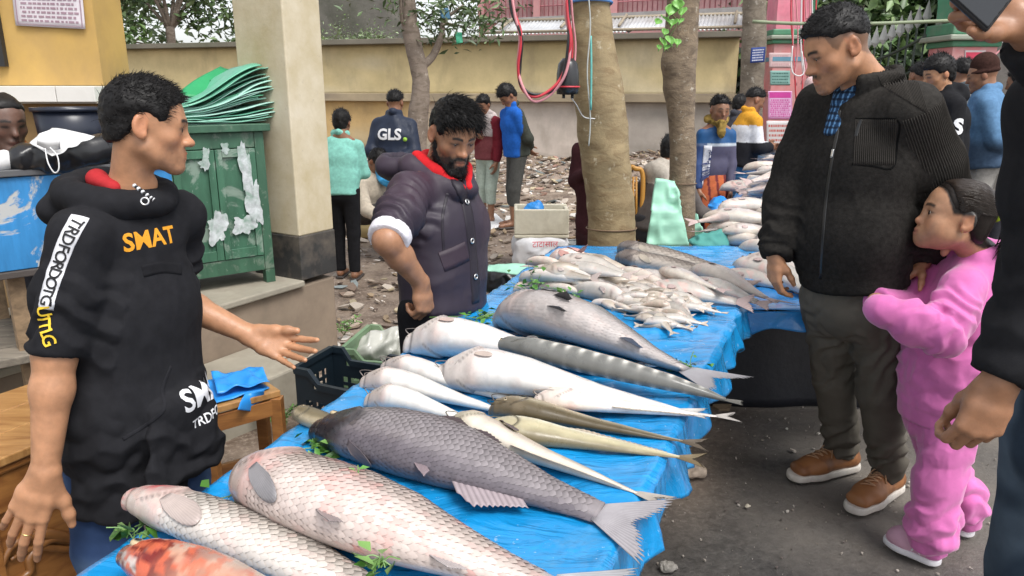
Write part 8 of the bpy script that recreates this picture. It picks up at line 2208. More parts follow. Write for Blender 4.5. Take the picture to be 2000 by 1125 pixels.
# wooden bench with blue plastic bags
zb = .47; q = [on(398, 802, zb), on(548, 762, zb), on(512, 738, zb), on(355, 772, zb)]
be = thing('bench', 'small brown wooden bench carrying blue plastic bags', 'bench', tuple(q[0] * vec(1, 1, 0)))
bevel(MB().quadbox(q, vec(0, 0, -.024)).build('seat', WDT, be), .004)
bc = sum(q) / 4
lg = [lerp(p, bc, .1) for p in q]
for p in lg: bevel(MB().box((p[0] - .02, p[1] - .02, -.01), (p[0] + .02, p[1] + .02, zb - .025)).build('leg', WD, be), .003)
for i in range(4):
 a, b = lg[i], lg[(i + 1) % 4]; d = nrm((b - a) * vec(1, 1, 0)); nn = vec(-d[1], d[0], 0) * .008
 for z0, z1, nm in ((zb - .09, zb - .03, 'apron'), (.13, .175, 'stretcher')):
  a2, b2 = a + d * .021, b - d * .021; bevel(MB().quadbox([vec(a2[0], a2[1], z0) + nn, vec(b2[0], b2[1], z0) + nn, vec(b2[0], b2[1], z1) + nn, vec(a2[0], a2[1], z1) + nn], -2 * nn).build(nm, WD, be), .002)
BBAG = mk('blue_bag', (.02, .25, .68), rough=.4, var=.2, vs=6, bump=.25, bs=30, bd=.004)
for k, (u0, v0, u1, v1, z, s_, lab) in enumerate(((380, 778, 500, 745, .004, 3, 'flat blue plastic bag lying lowest on the bench'), (420, 765, 520, 748, .014, 6, 'crumpled blue plastic bag with handles on top of the flat one'))):
 a, b = on(u0, v0, zb), on(u1, v1, zb); d = b - a; n_ = nrm(vec(-d[1], d[0], 0)); G = []
 for x in np.linspace(0, 1, 26):
  row = []
  for y in np.linspace(0, 1, 16):
   p = a + d * x + n_ * (y - .5) * (.22 - .04 * k); w_ = vnoise((p * 26)[None], s_)[0]; p[2] = zb + z + (.010 + .014 * k) * (1 + w_) * .6 + .01 * k * (1 - abs(2 * vnoise((p * 14)[None], s_ + 2)[0])); row.append(p)
  G.append(row)
 V, Q = sheet_solid(np.array(G), .0025); V = V if normals(V, Q)[40][2] > 0 else V; tag(mobj('plastic_bag', V, Q, BBAG), lab, 'bag')
cloth_tri('plastic_bag', 'blue plastic bag corner hanging over the bench edge', 'bag', [on(478, 778, zb) + vec(0, 0, .02), on(470, 790, zb) - vec(0, .02, .01), at(505, 806, 2.42), on(520, 770, zb) + vec(0, 0, .015)], .0, BBAG, 6, 14)
# crates
def crate(label, corners, h, mat, zb_=.0, slats=5):
 """open plastic crate: posts, dipped rims, slotted walls"""
 t = thing('crate', label, 'crate', (corners[0][0], corners[0][1], zb_)); C = [vec(c[0], c[1], zb_) for c in corners]
 MB().quadbox([c + vec(0, 0, .02) for c in C], vec(0, 0, -.018)).build('bottom', mat, t)
 for i in range(4):
  a, b = C[i], C[(i + 1) % 4]; d = nrm(b - a); n_ = vec(d[1], -d[0], 0) * .006; L = np.linalg.norm(b - a)
  def pt(x, z): return a + d * x + vec(0, 0, z)
  dip = .055 if i % 2 == 0 else .0
  top = [(0, h), (L * .16, h), (L * .27, h - dip), (L * .73, h - dip), (L * .84, h), (L, h)]
  mb = MB()
  for (x0, z0), (x1, z1) in zip(top[:-1], top[1:]): mb.quadbox([pt(x0, z0 - .028) + n_ * 2.4, pt(x1, z1 - .028) + n_ * 2.4, pt(x1, z1) + n_ * 2.4, pt(x0, z0) + n_ * 2.4], -n_ * 3.4)
  mb.build('rim', mat, t)
  zt_ = h - dip - .03
  for (x0, x1, z0, z1) in ((.0, L, .0, .05), (0, L, zt_ - .055, zt_), (0, .05, .05, zt_ - .055), (L - .05, L, .05, zt_ - .055), (0, L * .2, zt_, h - .03), (L * .8, L, zt_, h - .03)):
   if z1 - z0 < .004: continue
   MB().quadbox([pt(x0, z0) + n_, pt(x1, z0) + n_, pt(x1, z1) + n_, pt(x0, z1) + n_], -n_).build('wall_panel', mat, t)
  nv = slats * 2
  for k in range(slats):
   z = lerp(.06, zt_ - .075, (k + .5) / slats); MB().quadbox([pt(.05, z - .008) + n_, pt(L - .05, z - .008) + n_, pt(L - .05, z + .008) + n_, pt(.05, z + .008) + n_], -n_ * .8).build('slat', mat, t)
  for k in range(4):
   x = lerp(.05, L - .05, (k + .5) / 4); MB().quadbox([pt(x - .008, .05) + n_ * 1.3, pt(x + .008, .05) + n_ * 1.3, pt(x + .008, zt_ - .055) + n_ * 1.3, pt(x - .008, zt_ - .055) + n_ * 1.3], -n_ * .8).build('rib', mat, t)
 return t
zc1 = .37
crate('dark navy slotted plastic crate on the ground beside the table', [on(577, 716, zc1), on(755, 752, zc1), on(768, 704, zc1) + vec(.02, .05, 0), on(648, 676, zc1)], zc1, mk('crate_navy', (.012, .022, .032), rough=.4, var=.2, bump=.05))
crate('faded green plastic crate behind the dark one holding a clear bag', [on(668, 680, .3), on(826, 690, .3), on(842, 644, .3), on(722, 634, .3)], .3, mk('crate_green', (.16, .27, .15), rough=.5, var=.25, bump=.05, dirt=(.2, .17, .12)))
blob_sheet('plastic_bag', 'crumpled translucent whitish bag lying inside the green crate', 'bag', [on(715, 690, .18), on(760, 682, .2), on(800, 685, .18)], [.08, .085, .06], mk('clear_plastic', (.42, .42, .38), rough=.25, var=.2, bump=.3, bs=25), 7, .03, .01)
# THINGS IN THE MIDDLE GROUND
foam = mk('styrofoam', (.62, .58, .46), rough=.7, var=.12, vs=5, bump=.2, bs=60, dirt=(.32, .27, .18), dirt_amt=.6, dirt_s=4)
fb0 = on(1010, 512, 0); fY = 6.2
sb = thing('sack', 'white woven plastic sack with red print under the foam box', 'sack', tuple(on(1056, 512)))
c = at(1056, 482, fY + .2); S = Sdf().box((c[0], c[1], .13), (.235, .21, .135), .09, .03); V, Q = S.mesh(.012, 1); V = wrinkle(V, normals(V, Q), .02, (6, 6, 7), 5); mobj('bag', V, Q, mk('sack_white', (.66, .66, .68), rough=.55, bump=.3, bs=50, dirt=(.45, .4, .34)), sb)
lettering('print', 'टाटासाल', vec(c[0] + .03, c[1] - .21, .225), (1, 0, 0), (0, 0, 1), .07, mk('ink_red', (.6, .05, .08), bump=0), sb, (V, Q), cut=1)
fz = .27; fx = thing('foam_box', 'dirty cream foam box with a broken rim on the white sack', 'box', (c[0], c[1], fz)); a_, b_ = .235, .17
for (lo, hi, nm) in (((-a_, -b_, 0), (a_, b_, .03), 'bottom'), ((-a_, -b_, .031), (a_, -b_ + .03, .25), 'wall'), ((-a_, b_ - .03, .031), (a_, b_, .25), 'wall'), ((-a_, -b_ + .031, .031), (-a_ + .03, b_ - .031, .24), 'wall'), ((a_ - .03, -b_ + .031, .031), (a_, b_ - .031, .235), 'wall')):
 bevel(MB().box(np.array(lo) + (c[0], c[1], fz), np.array(hi) + (c[0], c[1], fz)).build(nm, foam, fx), .012, 3)
blob_sheet('plastic_bag', 'bright blue plastic bag stuffed into the foam box', 'bag', [vec(c[0] - .09, c[1], fz + .20), vec(c[0] - .04, c[1], fz + .25)], [.06, .055], BBAG, 9, .02, .01)
tub('bucket', 'grey plastic bucket beside the foam box and tan trunk', 'bucket', on(1117, 508) + vec(0, -.15, 0), .085, .105, .2, mk('grey_plastic', (.2, .21, .21), rough=.45, bump=.05))
tub('basin', 'cream coloured round basin on the ground by the squatting man', 'basin', on(716, 462) * vec(1, 1, 0) + vec(.02, .1, 0), .17, .21, .19, mk('cream_plastic', (.62, .5, .25), rough=.45, bump=.05, dirt=(.4, .32, .2)))
blob_sheet('cardboard', 'torn pale cardboard pieces leaning on the cream basin', 'cardboard', [on(688, 440) + vec(0, 0, .12), on(700, 450) + vec(0, 0, .2)], [.02, .06], mk('cardboard', (.45, .36, .25), rough=.8), 3, .03, .012)
cloth_tri('sheet', 'white plastic sheet on the ground under the two boys', 'sheet', [on(905, 470) + vec(0, 0, .012), on(990, 440) + vec(0, 0, .015), on(968, 420) + vec(0, 0, .02), on(900, 432) + vec(0, 0, .012)], -.01, WPL, 8, 20, .003, .02)
MINT = mk('mint_plastic', (.30, .58, .44), rough=.5, var=.15, vs=6, bump=.2, bs=30)
cloth_tri('plastic_bag', 'flat pale mint bag lying at the left end of the fish table', 'bag', [on(945, 528, .70), on(1030, 540, .72), on(1070, 518, .72), on(955, 516, .70)], -.02, MINT, 8, 18, .003)
blob_sheet('plastic_bag', 'black plastic bag tucked under the mint bag beside the table', 'bag', [on(950, 545, .60), on(990, 545, .62)], [.06, .05], BPL, 4, .02, .01)
cloth_tri('plastic_sack', 'upright mint green sack leaning against the thinner trunk', 'sack', [at(1262, 482, 4.5), at(1345, 482, 4.5), at(1318, 352, 4.62), at(1280, 352, 4.6)], .0, MINT, 3, 22, .02, .02)
cloth_tri('plastic_sack', 'pale green sack edge showing right of the thinner trunk', 'sack', [at(1350, 486, 4.72), at(1378, 478, 4.72), at(1362, 420, 4.74), at(1352, 418, 4.74)], .0, MINT, 5, 12, .02, .02)
blob_sheet('cloth', 'bunched teal cloth on the table behind the thinner trunk', 'cloth', [on(1372, 478, .72), on(1395, 470, .74)], [.06, .055], mk('teal_cloth', (.06, .25, .22), rough=.8, bump=.3), 5, .02, .01)
blob_sheet('plastic_bag', 'blue plastic scrap lying near the blue lungi man', 'bag', [on(1395, 408, .62), on(1420, 402, .62)], [.06, .05], BBAG, 6, .03, .012)
def leafplant(label, p, n, h, seed):
 r = np.random.default_rng(seed); p = np.array(p); t = thing('fern', label, 'plant', tuple(p)); mb = MB(); C = []; D = []
 for k in range(n):
  a = r.random() * 6.28; e = p + vec(math.cos(a) * h * .8, math.sin(a) * h * .5, h * (.5 + .5 * r.random())); L = smooth_line([p, lerp(p, e, .5) + vec(0, 0, h * .25), e], 6); mb.tube(L, .002, 4)
  for q in L[2:]:
   for sg in (-1, 1): C.append(q); D.append(nrm(np.cross(nrm(e - p), (0, 0, 1))) * sg + nrm(e - p) * .5)
 mb.build('stem', mk('stem', (.12, .15, .05), bump=0), t, True); V, Q, c = leaves(np.array(C), h * .22, seed, dirs=np.array(D), asp=.35, cols=[(.10, .24, .05), (.14, .30, .07)]); mobj('frond', V, Q, LEAFM, t, c, smooth=False)
leafplant('small bright fern growing from the concrete beside the bench', on(545, 838, .02), 7, .14, 3)
leafplant('tiny weed at the plinth corner behind the green crate', on(672, 655, .02), 5, .12, 5)
# plastic chair
oc = mk('orange_plastic', (.55, .27, .05), rough=.4, bump=0); pc_ = thing('plastic_chair', 'orange plastic chair behind the tan trunk', 'chair', tuple(on(1240, 480)))
mb = MB(); b0 = at(1240, 470, 5.1); mb.tube(smooth_line([at(1225, 470, 5.1), at(1228, 340, 5.15), at(1242, 330, 5.15), at(1256, 348, 5.15), at(1250, 470, 5.1)], 6), .017, 8); mb.build('back_frame', oc, pc_, True)
for k in range(3): V, Fc = tube([at(1231 + 6 * k, 345, 5.15), at(1231 + 6 * k, 455, 5.12)], .008, 6); mobj('back_slat', V, Fc, oc, pc_)
bevel(MB().box((b0[0] - .12, 5.12, .42), (b0[0] + .28, 5.5, .44)).build('seat', oc, pc_), .01)
for dx in (-.1, .26):
 for dy in (5.14, 5.48): MB().box((b0[0] + dx - .015, dy - .015, -.01), (b0[0] + dx + .015, dy + .015, .419)).build('leg', oc, pc_)
# CABLES, LAMP, CORDS
RC = mk('cable_red', (.5, .035, .05), rough=.4, bump=0); KC = mk('cable_black', (.015, .015, .016), rough=.4, bump=0); PC = mk('cable_pink', (.6, .25, .27), rough=.5, bump=0)
yc = 3.9
loop = [at(992, -60, yc), at(1003, 20, yc), at(1018, 70, yc), at(1012, 130, yc), at(1020, 170, yc), at(1046, 190, yc), at(1080, 175, yc), at(1102, 140, yc), at(1114, 80, yc), at(1108, 20, yc), at(1104, -60, yc)]
for k, (m, dx, dz, lab) in enumerate(((RC, 0, 0, 'thick red cable looping down from above beside the tan trunk'), (KC, .012, .006, 'black cable twisted along the red loop'), (PC, -.008, -.012, 'faded pink cable on the outside of the loop'))):
 P_ = [p + vec(dx * math.cos(i * 1.9 + k), .012 * math.sin(i * 2.1 + k), dz + .01 * math.sin(i * 1.3 + k * 2)) for i, p in enumerate(loop)]
 V, Fc = tube(smooth_line(P_, 8), .0075, 7); tag(mobj('cable', V, Fc, m), lab, 'cable', 'looped cables')
for k, (m, u, lab) in enumerate(((RC, 1112, 'red cable hanging straight beside the tan trunk'), (KC, 1106, 'black cable hanging straight beside the tan trunk'), (PC, 1118, 'pink cable hugging the tan trunk'))):
 V, Fc = tube(smooth_line([at(u - 6, -60, 3.95), at(u, 30, 3.95), at(u + 6, 90, 3.97), at(u + 2, 150, 3.97)], 8), .006, 6); tag(mobj('cable', V, Fc, m), lab, 'cable', 'looped cables')
lc = at(1109, 152, 3.98); lp = thing('lamp', 'black dome shaped lamp with a red band hanging on the tan trunk', 'lamp', tuple(lc))
V, Q = lathe([(.001, .10), (.03, .096), (.05, .07), (.058, .02), (.06, -.045), (.057, -.082), (.001, -.086)], lc); mobj('housing', V, Q, mk('lamp_black', (.02, .02, .022), rough=.25, bump=0, var=.05), lp)
V, Q = torus(lc + vec(0, 0, -.045), (0, 0, 1), .0605, .005, 28, 6); mobj('band', V, Q, RC, lp)
for dx in (-.02, .025): V, Fc = tube([lc + vec(dx, 0, -.083), lc + vec(dx, 0, -.103)], .008, 8); mobj('knob', V, Fc, KC, lp)
V, Fc = tube(smooth_line([lc + vec(.02, 0, -.10), at(1126, 205, 4.05), at(1140, 228, 4.15), at(1162, 232, 4.18)], 6), .003, 5); tag(mobj('wire', V, Fc, WPL), 'thin white wire running from the lamp round the tan trunk', 'wire')
TEAL = mk('cord_teal', (.12, .42, .38), rough=.6, bump=0); GREY = mk('cord_grey', (.42, .44, .42), rough=.6, bump=0)
V, Fc = tube(smooth_line([at(1150 + 3 * math.sin(v / 30), v, 4.17 - .02 * math.sin(v / 80)) for v in range(-40, 310, 25)], 4), .004, 5); tag(mobj('cord', V, Fc, GREY), 'pale cord hanging down the face of the tan trunk', 'cord')
V, Fc = tube(smooth_line([at(1154, 70, 4.16), at(1155, 130, 4.15), at(1154, 215, 4.15)], 6), .006, 5); tag(mobj('cord', V, Fc, TEAL), 'teal cord knotted on the tan trunk', 'cord')
def band(label, P, Rr, z, r, m, n=44, bot=1.0):
 i = np.interp(z, [p[2] for p in P], np.arange(len(P))); j = int(i); c = lerp(P[j], P[min(j + 1, len(P) - 1)], i - j); rad = lerp(Rr[j], Rr[min(j + 1, len(P) - 1)], i - j) * 1.045
 V, Q = torus(c, (0, .05, 1), rad + r * .5, r, n, 6); tag(mobj('wire_band', V, Q, m), label, 'wire')
band('blue cord tied round the top of the tan trunk', T1P, T1R, at(1150, 4, 4.3)[2], .008, mk('cord_blue', (.08, .2, .45), bump=0)); band('rusty wire band round the lower tan trunk', T1P, T1R, at(1190, 448, 4.3)[2], .004, mk('rust', (.16, .10, .06), bump=.1)); band('thin wire band round the thinner trunk', T2P, T2R, at(1330, 358, 4.7)[2], .0035, mk('rust', (.16, .10, .06), bump=.1))
# creeper on the thinner trunk
cr = thing('creeper', 'bright green heart leaved creeper on the thinner trunk', 'plant', tuple(at(1310, 90, 4.55))); mb = MB(); st = smooth_line([at(1318, -30, 4.58), at(1310, 20, 4.56), at(1322, 45, 4.56), at(1300, 85, 4.54), at(1304, 100, 4.55)], 8); mb.tube(st, .004, 5); mb.build('stem', mk('stem', (.12, .15, .05), bump=0), cr, True)
CLF = mk('creeper_leaf', (.16, .38, .07), rough=.4, var=.25, vs=20, bump=.1); r = np.random.default_rng(5)
for k, (u, v, s_) in enumerate(((1310, 18, 30), (1325, 8, 24), (1332, 22, 20), (1300, 38, 22), (1316, 44, 20), (1285, 42, 16), (1298, 62, 16), (1308, 78, 22), (1295, 82, 18), (1322, 82, 16), (1302, 92, 15), (1286, 92, 12), (1328, 40, 14))):
 c = at(u, v, 4.5); s = s_ * .5 * 4.5 / FPX; dn = nrm(vec(r.normal() * .5, -.3, -1)); sd_ = nrm(vec(1, -.3 * r.normal(), r.normal() * .4)); nn = nrm(np.cross(sd_, dn)); nn = nn if nn[1] < 0 else -nn; G = []
 for a in np.linspace(0, 1, 9):
  w_ = (math.sin(math.pi * min(a * 1.25 + .12, 1)) ** .8) * (1 - a * .15); G.append([c + dn * s * 2 * (a - .3 - .12 * (1 - a) * (abs(b) < .1)) + sd_ * s * b * w_ + nn * .012 * abs(b) for b in np.linspace(-1, 1, 7)])
 mobj('leaf', *sheet_solid(np.array(G), .0012), CLF, cr)
# bamboo pole, gate wires
V, Fc = tube(smooth_line([at(1470, 42, 9.8), at(1560, 46, 9.8), at(1700, 46, 9.9), at(1862, 40, 10)], 6), .022, 8); tag(mobj('pole', V, Fc, mk('pole_green', (.22, .26, .16), rough=.6)), 'long green bamboo pole strung level before the pink gate', 'pole')
r = np.random.default_rng(12)
for k in range(9):
 u = 1545 + 6 * k + r.normal(); e = 100 + 100 * r.random(); mm = (RC, PC, PC, WPL)[k % 4]
 V, Fc = tube(smooth_line([at(u + 10 * r.normal() * .3, -50, 11.5), at(u, 30, 11.5), at(u + 8 * r.normal(), e * .6, 11.5), at(u + 6 * r.normal(), e, 11.5)], 6), .011, 5); tag(mobj('wire', V, Fc, mm), '%s wire, %s from the left in the tangle at the pink gate pillar' % (('red', 'pale pink', 'dusky pink', 'white')[k % 4], ORD[k]), 'wire', 'wires at the gate pillar')
V, Fc = tube(smooth_line([at(1548, 90, 11.4), at(1546, 135, 11.4), at(1558, 148, 11.4), at(1570, 140, 11.4), at(1566, 100, 11.4)], 6), .01, 6); tag(mobj('wire', V, Fc, WPL), 'white looped cable at the gate pillar', 'wire')
V, Fc = tube(smooth_line([at(1930, 122, 8.2), at(1958, 96, 8.2), at(1975, 112, 8.2), at(2040, 100, 8.2)], 6), .009, 5); tag(mobj('wire', V, Fc, PC), 'pink and white wire sagging in front of the dark wall at the right edge', 'wire')
GT = mk('green_tatter', (.05, .38, .22), rough=.5)
cloth_tri('plastic_scrap', 'torn green plastic scrap caught on the slim tree branch', 'scrap', [at(888, 62, 11), at(902, 64, 11), at(904, 84, 11), at(892, 86, 11)], 0, GT, 4, 8, .003); cloth_tri('plastic_scrap', 'torn blue plastic scrap tied in the slim tree', 'scrap', [at(858, 18, 11), at(876, 16, 11), at(880, 38, 11), at(862, 36, 11)], 0, mk('blue_tatter', (.1, .25, .4), rough=.5), 5, 8, .003)
# PEOPLE IN THE BACKGROUND
def bg(label, u, vt, Y, f, top, bottom, kind='pants', sleeve_='long', arms='down', hair=None, skin=SK_D, hood=None, h=.011, bulk=1.0, sit=None, look=-.15, cap=None, topmat=None, botmat=None, colf=None, botf=None, sandals=True, tilt=0.0, hemz=.50, Hf=None, group=None, scarf=None):
 p = at(u, vt, Y); H = p[2] if Hf is None else Hf; k = H / 1.68; X = p[0]
 f = nrm((f[0], f[1], 0)); s = right_of(f); z = vec(0, 0, 1)
 P = Person(label, (X, Y), group, skin)
 base = vec(X, Y, 0)
 dz = 0 if sit is None else sit - .52 * H
 lean = f * (.06 if sit is None else .14) * k
 if sit is not None: top_z = p[2];
 nb = base + z * (.83 * H + dz) + lean * .5; hp = base + z * (.52 * H + dz) - lean * .6
 if sit is not None: nb[2] = p[2] - .235 * k * 1.05; hp[2] = sit + .08
 hc = nb + z * .115 * k + f * .03 * k + lean * .3
 P.head(hc, nrm(f + vec(0, 0, look)), sc=k, neck=nb, detail=False, eyes=False, hair=dict(dict(style='short', vol=.008, topvol=.012, h=.009, rough_=.006, strands=500, slen=.03, swidth=.0018), **(hair or {})) if cap is None else None, cols=dict(stub=.25, must=.4))
 if cap is not None:
  fr = P.hd[0]; S = Sdf(); S.ell((0, -.02, .075), (.080, .098, .10), .01).ell((0, -.012, .03), (.09, .11, .028), .01); S.half((0, 0, .012), (0, .25, -1)); V, Q = S.mesh(.008, 1); mobj('cap', put(V, fr, hc, k), Q, FLEECE, P.root, np.tile(np.array(cap)[None], (len(V), 1)))
 shw = .168 * k * min(1, bulk)
 sR, sL = nb + s * shw - z * .095 * k, nb - s * shw - z * .095 * k
 def arm(sh, sg, mode):
  if mode == 'down': return sh + s * sg * .03 - z * .27 * k, sh + s * sg * .02 - z * .50 * k + f * .05 * k
  if mode == 'back': return sh + s * sg * .05 - z * .26 * k - f * .10 * k, hp - f * .15 * k + s * sg * .03 + z * .06 * k
  if mode == 'front': return sh + s * sg * .04 - z * .26 * k + f * .03 * k, nb - z * .36 * k + f * .24 * k + s * sg * .05
  if mode == 'knee': return sh + f * .14 * k - z * .22 * k + s * sg * .04, sh + f * .38 * k - z * .30 * k
  if mode == 'chest': return sh + s * sg * .03 - z * .26 * k, nb - z * .24 * k + f * .2 * k
 am = arms if isinstance(arms, tuple) else (arms, arms); A = []
 for sh, sg, md in ((sR, 1, am[0]), (sL, -1, am[1])):
  e, w_ = arm(sh, sg, md); A.append((sh, e, w_)); P.limb([sh, e, w_], [.045 * k, .04 * k, .028 * k])
  d = nrm(w_ - e); hd_ = nrm(d + (-z * .6 if md != 'front' else 0 * z)); hand_sdf(P.S, wrist=w_, fwd=hd_, palm=-s * sg if md != 'back' else -f, thumb=f if md != 'back' else z, curl=(25, 30, 20), sc=k)
 P.core(nb, hp, r=.06 * k); P.core(nb, sR, r=.045 * k); P.core(nb, sL, r=.045 * k)
 hR, hL = hp + s * .085 * k, hp - s * .085 * k
 if sit is None:
  aR, aL = vec(hR[0], hR[1], .07 * k) + f * .0, vec(hL[0], hL[1], .07 * k) + f * .08 * k; kR, kL = lerp(hR, aR, .52) + f * .02, lerp(hL, aL, .52) + f * .03
 else:
  kR, kL = hR + f * .40 * k + z * .06, hL + f * .36 * k + z * .10; aR, aL = vec(kR[0], kR[1], .07) - f * .02, vec(kL[0], kL[1], .07)
 if kind != 'pants':
  for hh, kk, aa in ((hR, kR, aR), (hL, kL, aL)): P.S.chain([hh, kk, lerp(kk, aa, .35), aa], [.075 * k, .052 * k, .05 * k, .036 * k], .03)
  P.core(hp, hR, r=.06 * k); P.core(hp, hL, r=.06 * k)
 for aa in (aR, aL):
  toe = aa + f * .17 * k; P.S.cone(aa - z * .02 * k - f * .03 * k, vec(toe[0], toe[1], .028), .034 * k, .026 * k, .02)
  if kind == 'pants': P.S.cone(aa, lerp(aa, kR if aa is aR else kL, .3), .036 * k, .04 * k, .02); P.core(hp, hR if aa is aR else hL, r=.05 * k); P.S.cone(hR if aa is aR else hL, kR if aa is aR else kL, .05 * k, .045 * k, .02); P.S.cone(kR if aa is aR else kL, aa, .045 * k, .036 * k, .02)
  if sandals: S_ = Sdf().elcone(vec(aa[0], aa[1], .008) - f * .05 * k, vec(aa[0], aa[1], .008) + f * .19 * k, (.045 * k, .014), (.042 * k, .014), s, .01); V, Q = S_.mesh(.007, 1); mobj('sandal', V, Q, RUBBER, P.root, np.tile(np.array((.05, .04, .035))[None], (len(V), 1)))
 P.body(h * .8)
 hem = hp - z * (.52 - hemz) * H * (1 if sit is None else .3); b = bulk * k
 S = top_sdf(nb - z * .02, hem, s, sR, sL, chest=(.18 * b, .122 * b), waist=(.172 * b, .122 * b), hemw=(.182 * b, .136 * b), shr=.052 * b, neckr=.054 * b)
 for sh, e, w_ in A:
  if sleeve_ == 'long': sleeve(S, [sh, e, lerp(e, w_, .94)], [.056 * b, .055 * b, .043 * b])
  else: sleeve(S, [sh, lerp(sh, e, .75)], [.066 * b, .06 * b])
 S.chain([nb + s * .058 * k + z * .02, nb + f * .055 * k - z * .015, nb - s * .058 * k + z * .02, nb - f * .062 * k + z * .035, nb + s * .058 * k + z * .02], [.026 * k] * 5, .02)
 if hood: S.ell(nb - f * .11 * k - z * .03, (.11 * k, .06 * k, .08 * k), .03, '+', np.stack([s, f, z]))
 cf = None if colf is None else (lambda V, N_: colf((V - nb) @ s / k, (V - nb) @ f / k, (V[:, 2] - nb[2]) / k, V, _segd2(V, A)))
 P.cloth('jacket' if sleeve_ == 'long' else 'shirt', S, h, topmat or COTTON, top, wr=[(.010 * k, (4, 4, 2.4), int(u) % 50), (.002 * k, (12, 12, 8), 3)], colf=cf); P.top = P.last
 if kind == 'lungi':
  S = Sdf(); e = vec(*((aR + aL) / 2)[:2], .10 if sit is None else .2); S.elcone(hp + z * .06, lerp(hp, e, .4), (.165 * k, .125 * k), (.185 * k, .15 * k), s, .03); S.elcone(lerp(hp, e, .4), e, (.185 * k, .15 * k), (.16 * k, .14 * k), s, .03, cap=(0, 1)); nm = 'lungi'
 else:
  q = .98 if kind == 'pants' else (.1 if kind == 'shorts' else .52)
  e1 = [lerp(kR, aR, q), lerp(kL, aL, q)]
  S = legs_sdf(hR, kR, e1[0], hL, kL, e1[1], s, (.088 * k, .07 * k, .056 * k), (.15 * k, .11 * k)); nm = 'trousers' if kind == 'pants' else 'shorts'
 P.cloth(nm, S, h, botmat or COTTON, bottom, wr=[(.009 * k, (5, 5, 2.5), int(u) % 40 + 3)], colf=None if botf is None else (lambda V, N_: botf(V)))
 if scarf is not None:
  S = Sdf(); S.chain([nb + s * .07 + z * .03, nb + f * .085 + z * .0, nb - s * .07 + z * .03, nb - f * .07 + z * .04, nb + s * .07 + z * .03], [.028, .033, .028, .028, .028], .015); S.chain([nb + f * .085, nb + f * .11 - z * .08], [.03, .022], .015)
  P.cloth('scarf', S, .009, COTTON, wr=[(.01, (14, 14, 10), 3)], colf=lambda V, N_: mixc(np.tile(np.array(scarf)[None], (len(V), 1)), tuple(.3 * x for x in scarf), (vnoise(V * 40, 3) > .2) * .7))
 P.nb, P.f, P.s, P.k, P.hp = nb, f, s, k, hp
 return P
def _segd2(V, A): return [np.minimum(_segd(V, a, b), _segd(V, b, c)) for a, b, c in A]
WHI = mk('print_white', (.72, .72, .74), rough=.7, bump=0, var=.05)
# GLS jacket, seen from behind
P = bg('man in navy jacket with white back lettering holding his hands behind him', 766, 168, 7.0, (.15, 1), (.018, .026, .05), (.20, .165, .14), arms='back', hair=dict(style='fade'), bulk=1.12, hemz=.47, topmat=NYLON)
rt = P.s; lc_ = P.nb - P.f * .2 - vec(0, 0, .17)
lettering('back_print', 'GLS', lc_ + rt * -.01, rt, (0, 0, 1), .135, WHI, P.root, P.top, bold=.035, cut=2, off=.006, thick=.002)
hh = bvh(*P.top).ray_cast(Vector(P.nb - P.f * .6 + rt * .135 - vec(0, 0, .21)), Vector(P.f), 1.0); q = np.array(hh[0]); V, Fc = tube([q + P.f * .01, q - P.f * .007], .019, 16); mobj('print_dot', V, Fc, mk('print_lime', (.4, .7, .08), bump=0), P.root)
c = P.hp - P.f * .17 + vec(-.02, 0, -.02); V, Q = Sdf().ell(c, (.07, .05, .11), .02).mesh(.012, 1); V = wrinkle(V, normals(V, Q), .03, (12, 12, 9), 4); tag(mobj('plastic_bag', V, Q, mk('sky_bag', (.05, .35, .68), rough=.35, var=.2, bump=.2)), 'crumpled sky blue plastic bag held behind the navy jacket', 'bag')
bg('boy in mint green long sleeved shirt and black trousers seen from behind beside the column', 660, 205, 5.9, (.1, 1), (.24, .56, .48), (.014, .014, .016), arms=('front', 'down'), hair=dict(style='full'), bulk=.95)
bg('man in beige shirt sitting low with forearms on bare knees', 718, 288, 6.9, (.75, -.65), (.52, .45, .36), (.08, .075, .07), kind='shorts', sleeve_='long', arms='knee', sit=.3, Hf=1.6, look=-.8, hair=dict(style='short'))
def c_boy1(x, y, z, V, A):
 c = np.tile(np.array((.46, .40, .38))[None], (len(V), 1)); m = np.minimum(A[0], A[1]) < .075; c = mixc(c, (.17, .02, .03), m * 1.0); return mixc(c, (.17, .02, .03), ((z < -.27) & ~m) * .9)
bg('boy in maroon and cream hooded jacket with rolled pale jeans', 950, 178, 8.6, (-.35, -.6), (.2, .03, .04), (.36, .42, .36), kind='cropped', arms=('chest', 'down'), hood=True, colf=c_boy1, look=-.3, hair=dict(style='full'))
def c_boy2(x, y, z, V, A):
 c = np.tile(np.array((.02, .12, .48))[None], (len(V), 1)); c = mixc(c, (.05, .055, .045), (y < -.02) * 1.0); return mixc(c, (.32, .22, .05), (A[0] < .08) * (np.abs(z + .32) < .08))
bg('taller boy in bright blue shirt with head bowed and hands behind his back', 1004, 157, 8.3, (-.75, -.35), (.02, .12, .48), (.075, .075, .07), kind='cropped', arms='back', colf=c_boy2, look=-.9, hair=dict(style='full', topvol=.03))
bg('person in maroon robe half hidden behind the tan trunk', 1174, 205, 5.3, (-.4, -.8), (.045, .015, .018), (.035, .014, .016), kind='lungi', hemz=.2, arms=('chest', 'down'), bulk=1.1)
bg('seated person in grey hooded jacket behind the thinner trunk', 1292, 262, 5.2, (.7, .5), (.13, .115, .105), (.05, .05, .055), arms='knee', sit=.46, Hf=1.6, hood=True, colf=lambda x, y, z, V, A: mixc(np.tile(np.array((.11, .095, .088))[None], (len(V), 1)), (.40, .36, .31), ((z > -.10) & (y < .03)) * 1.0))
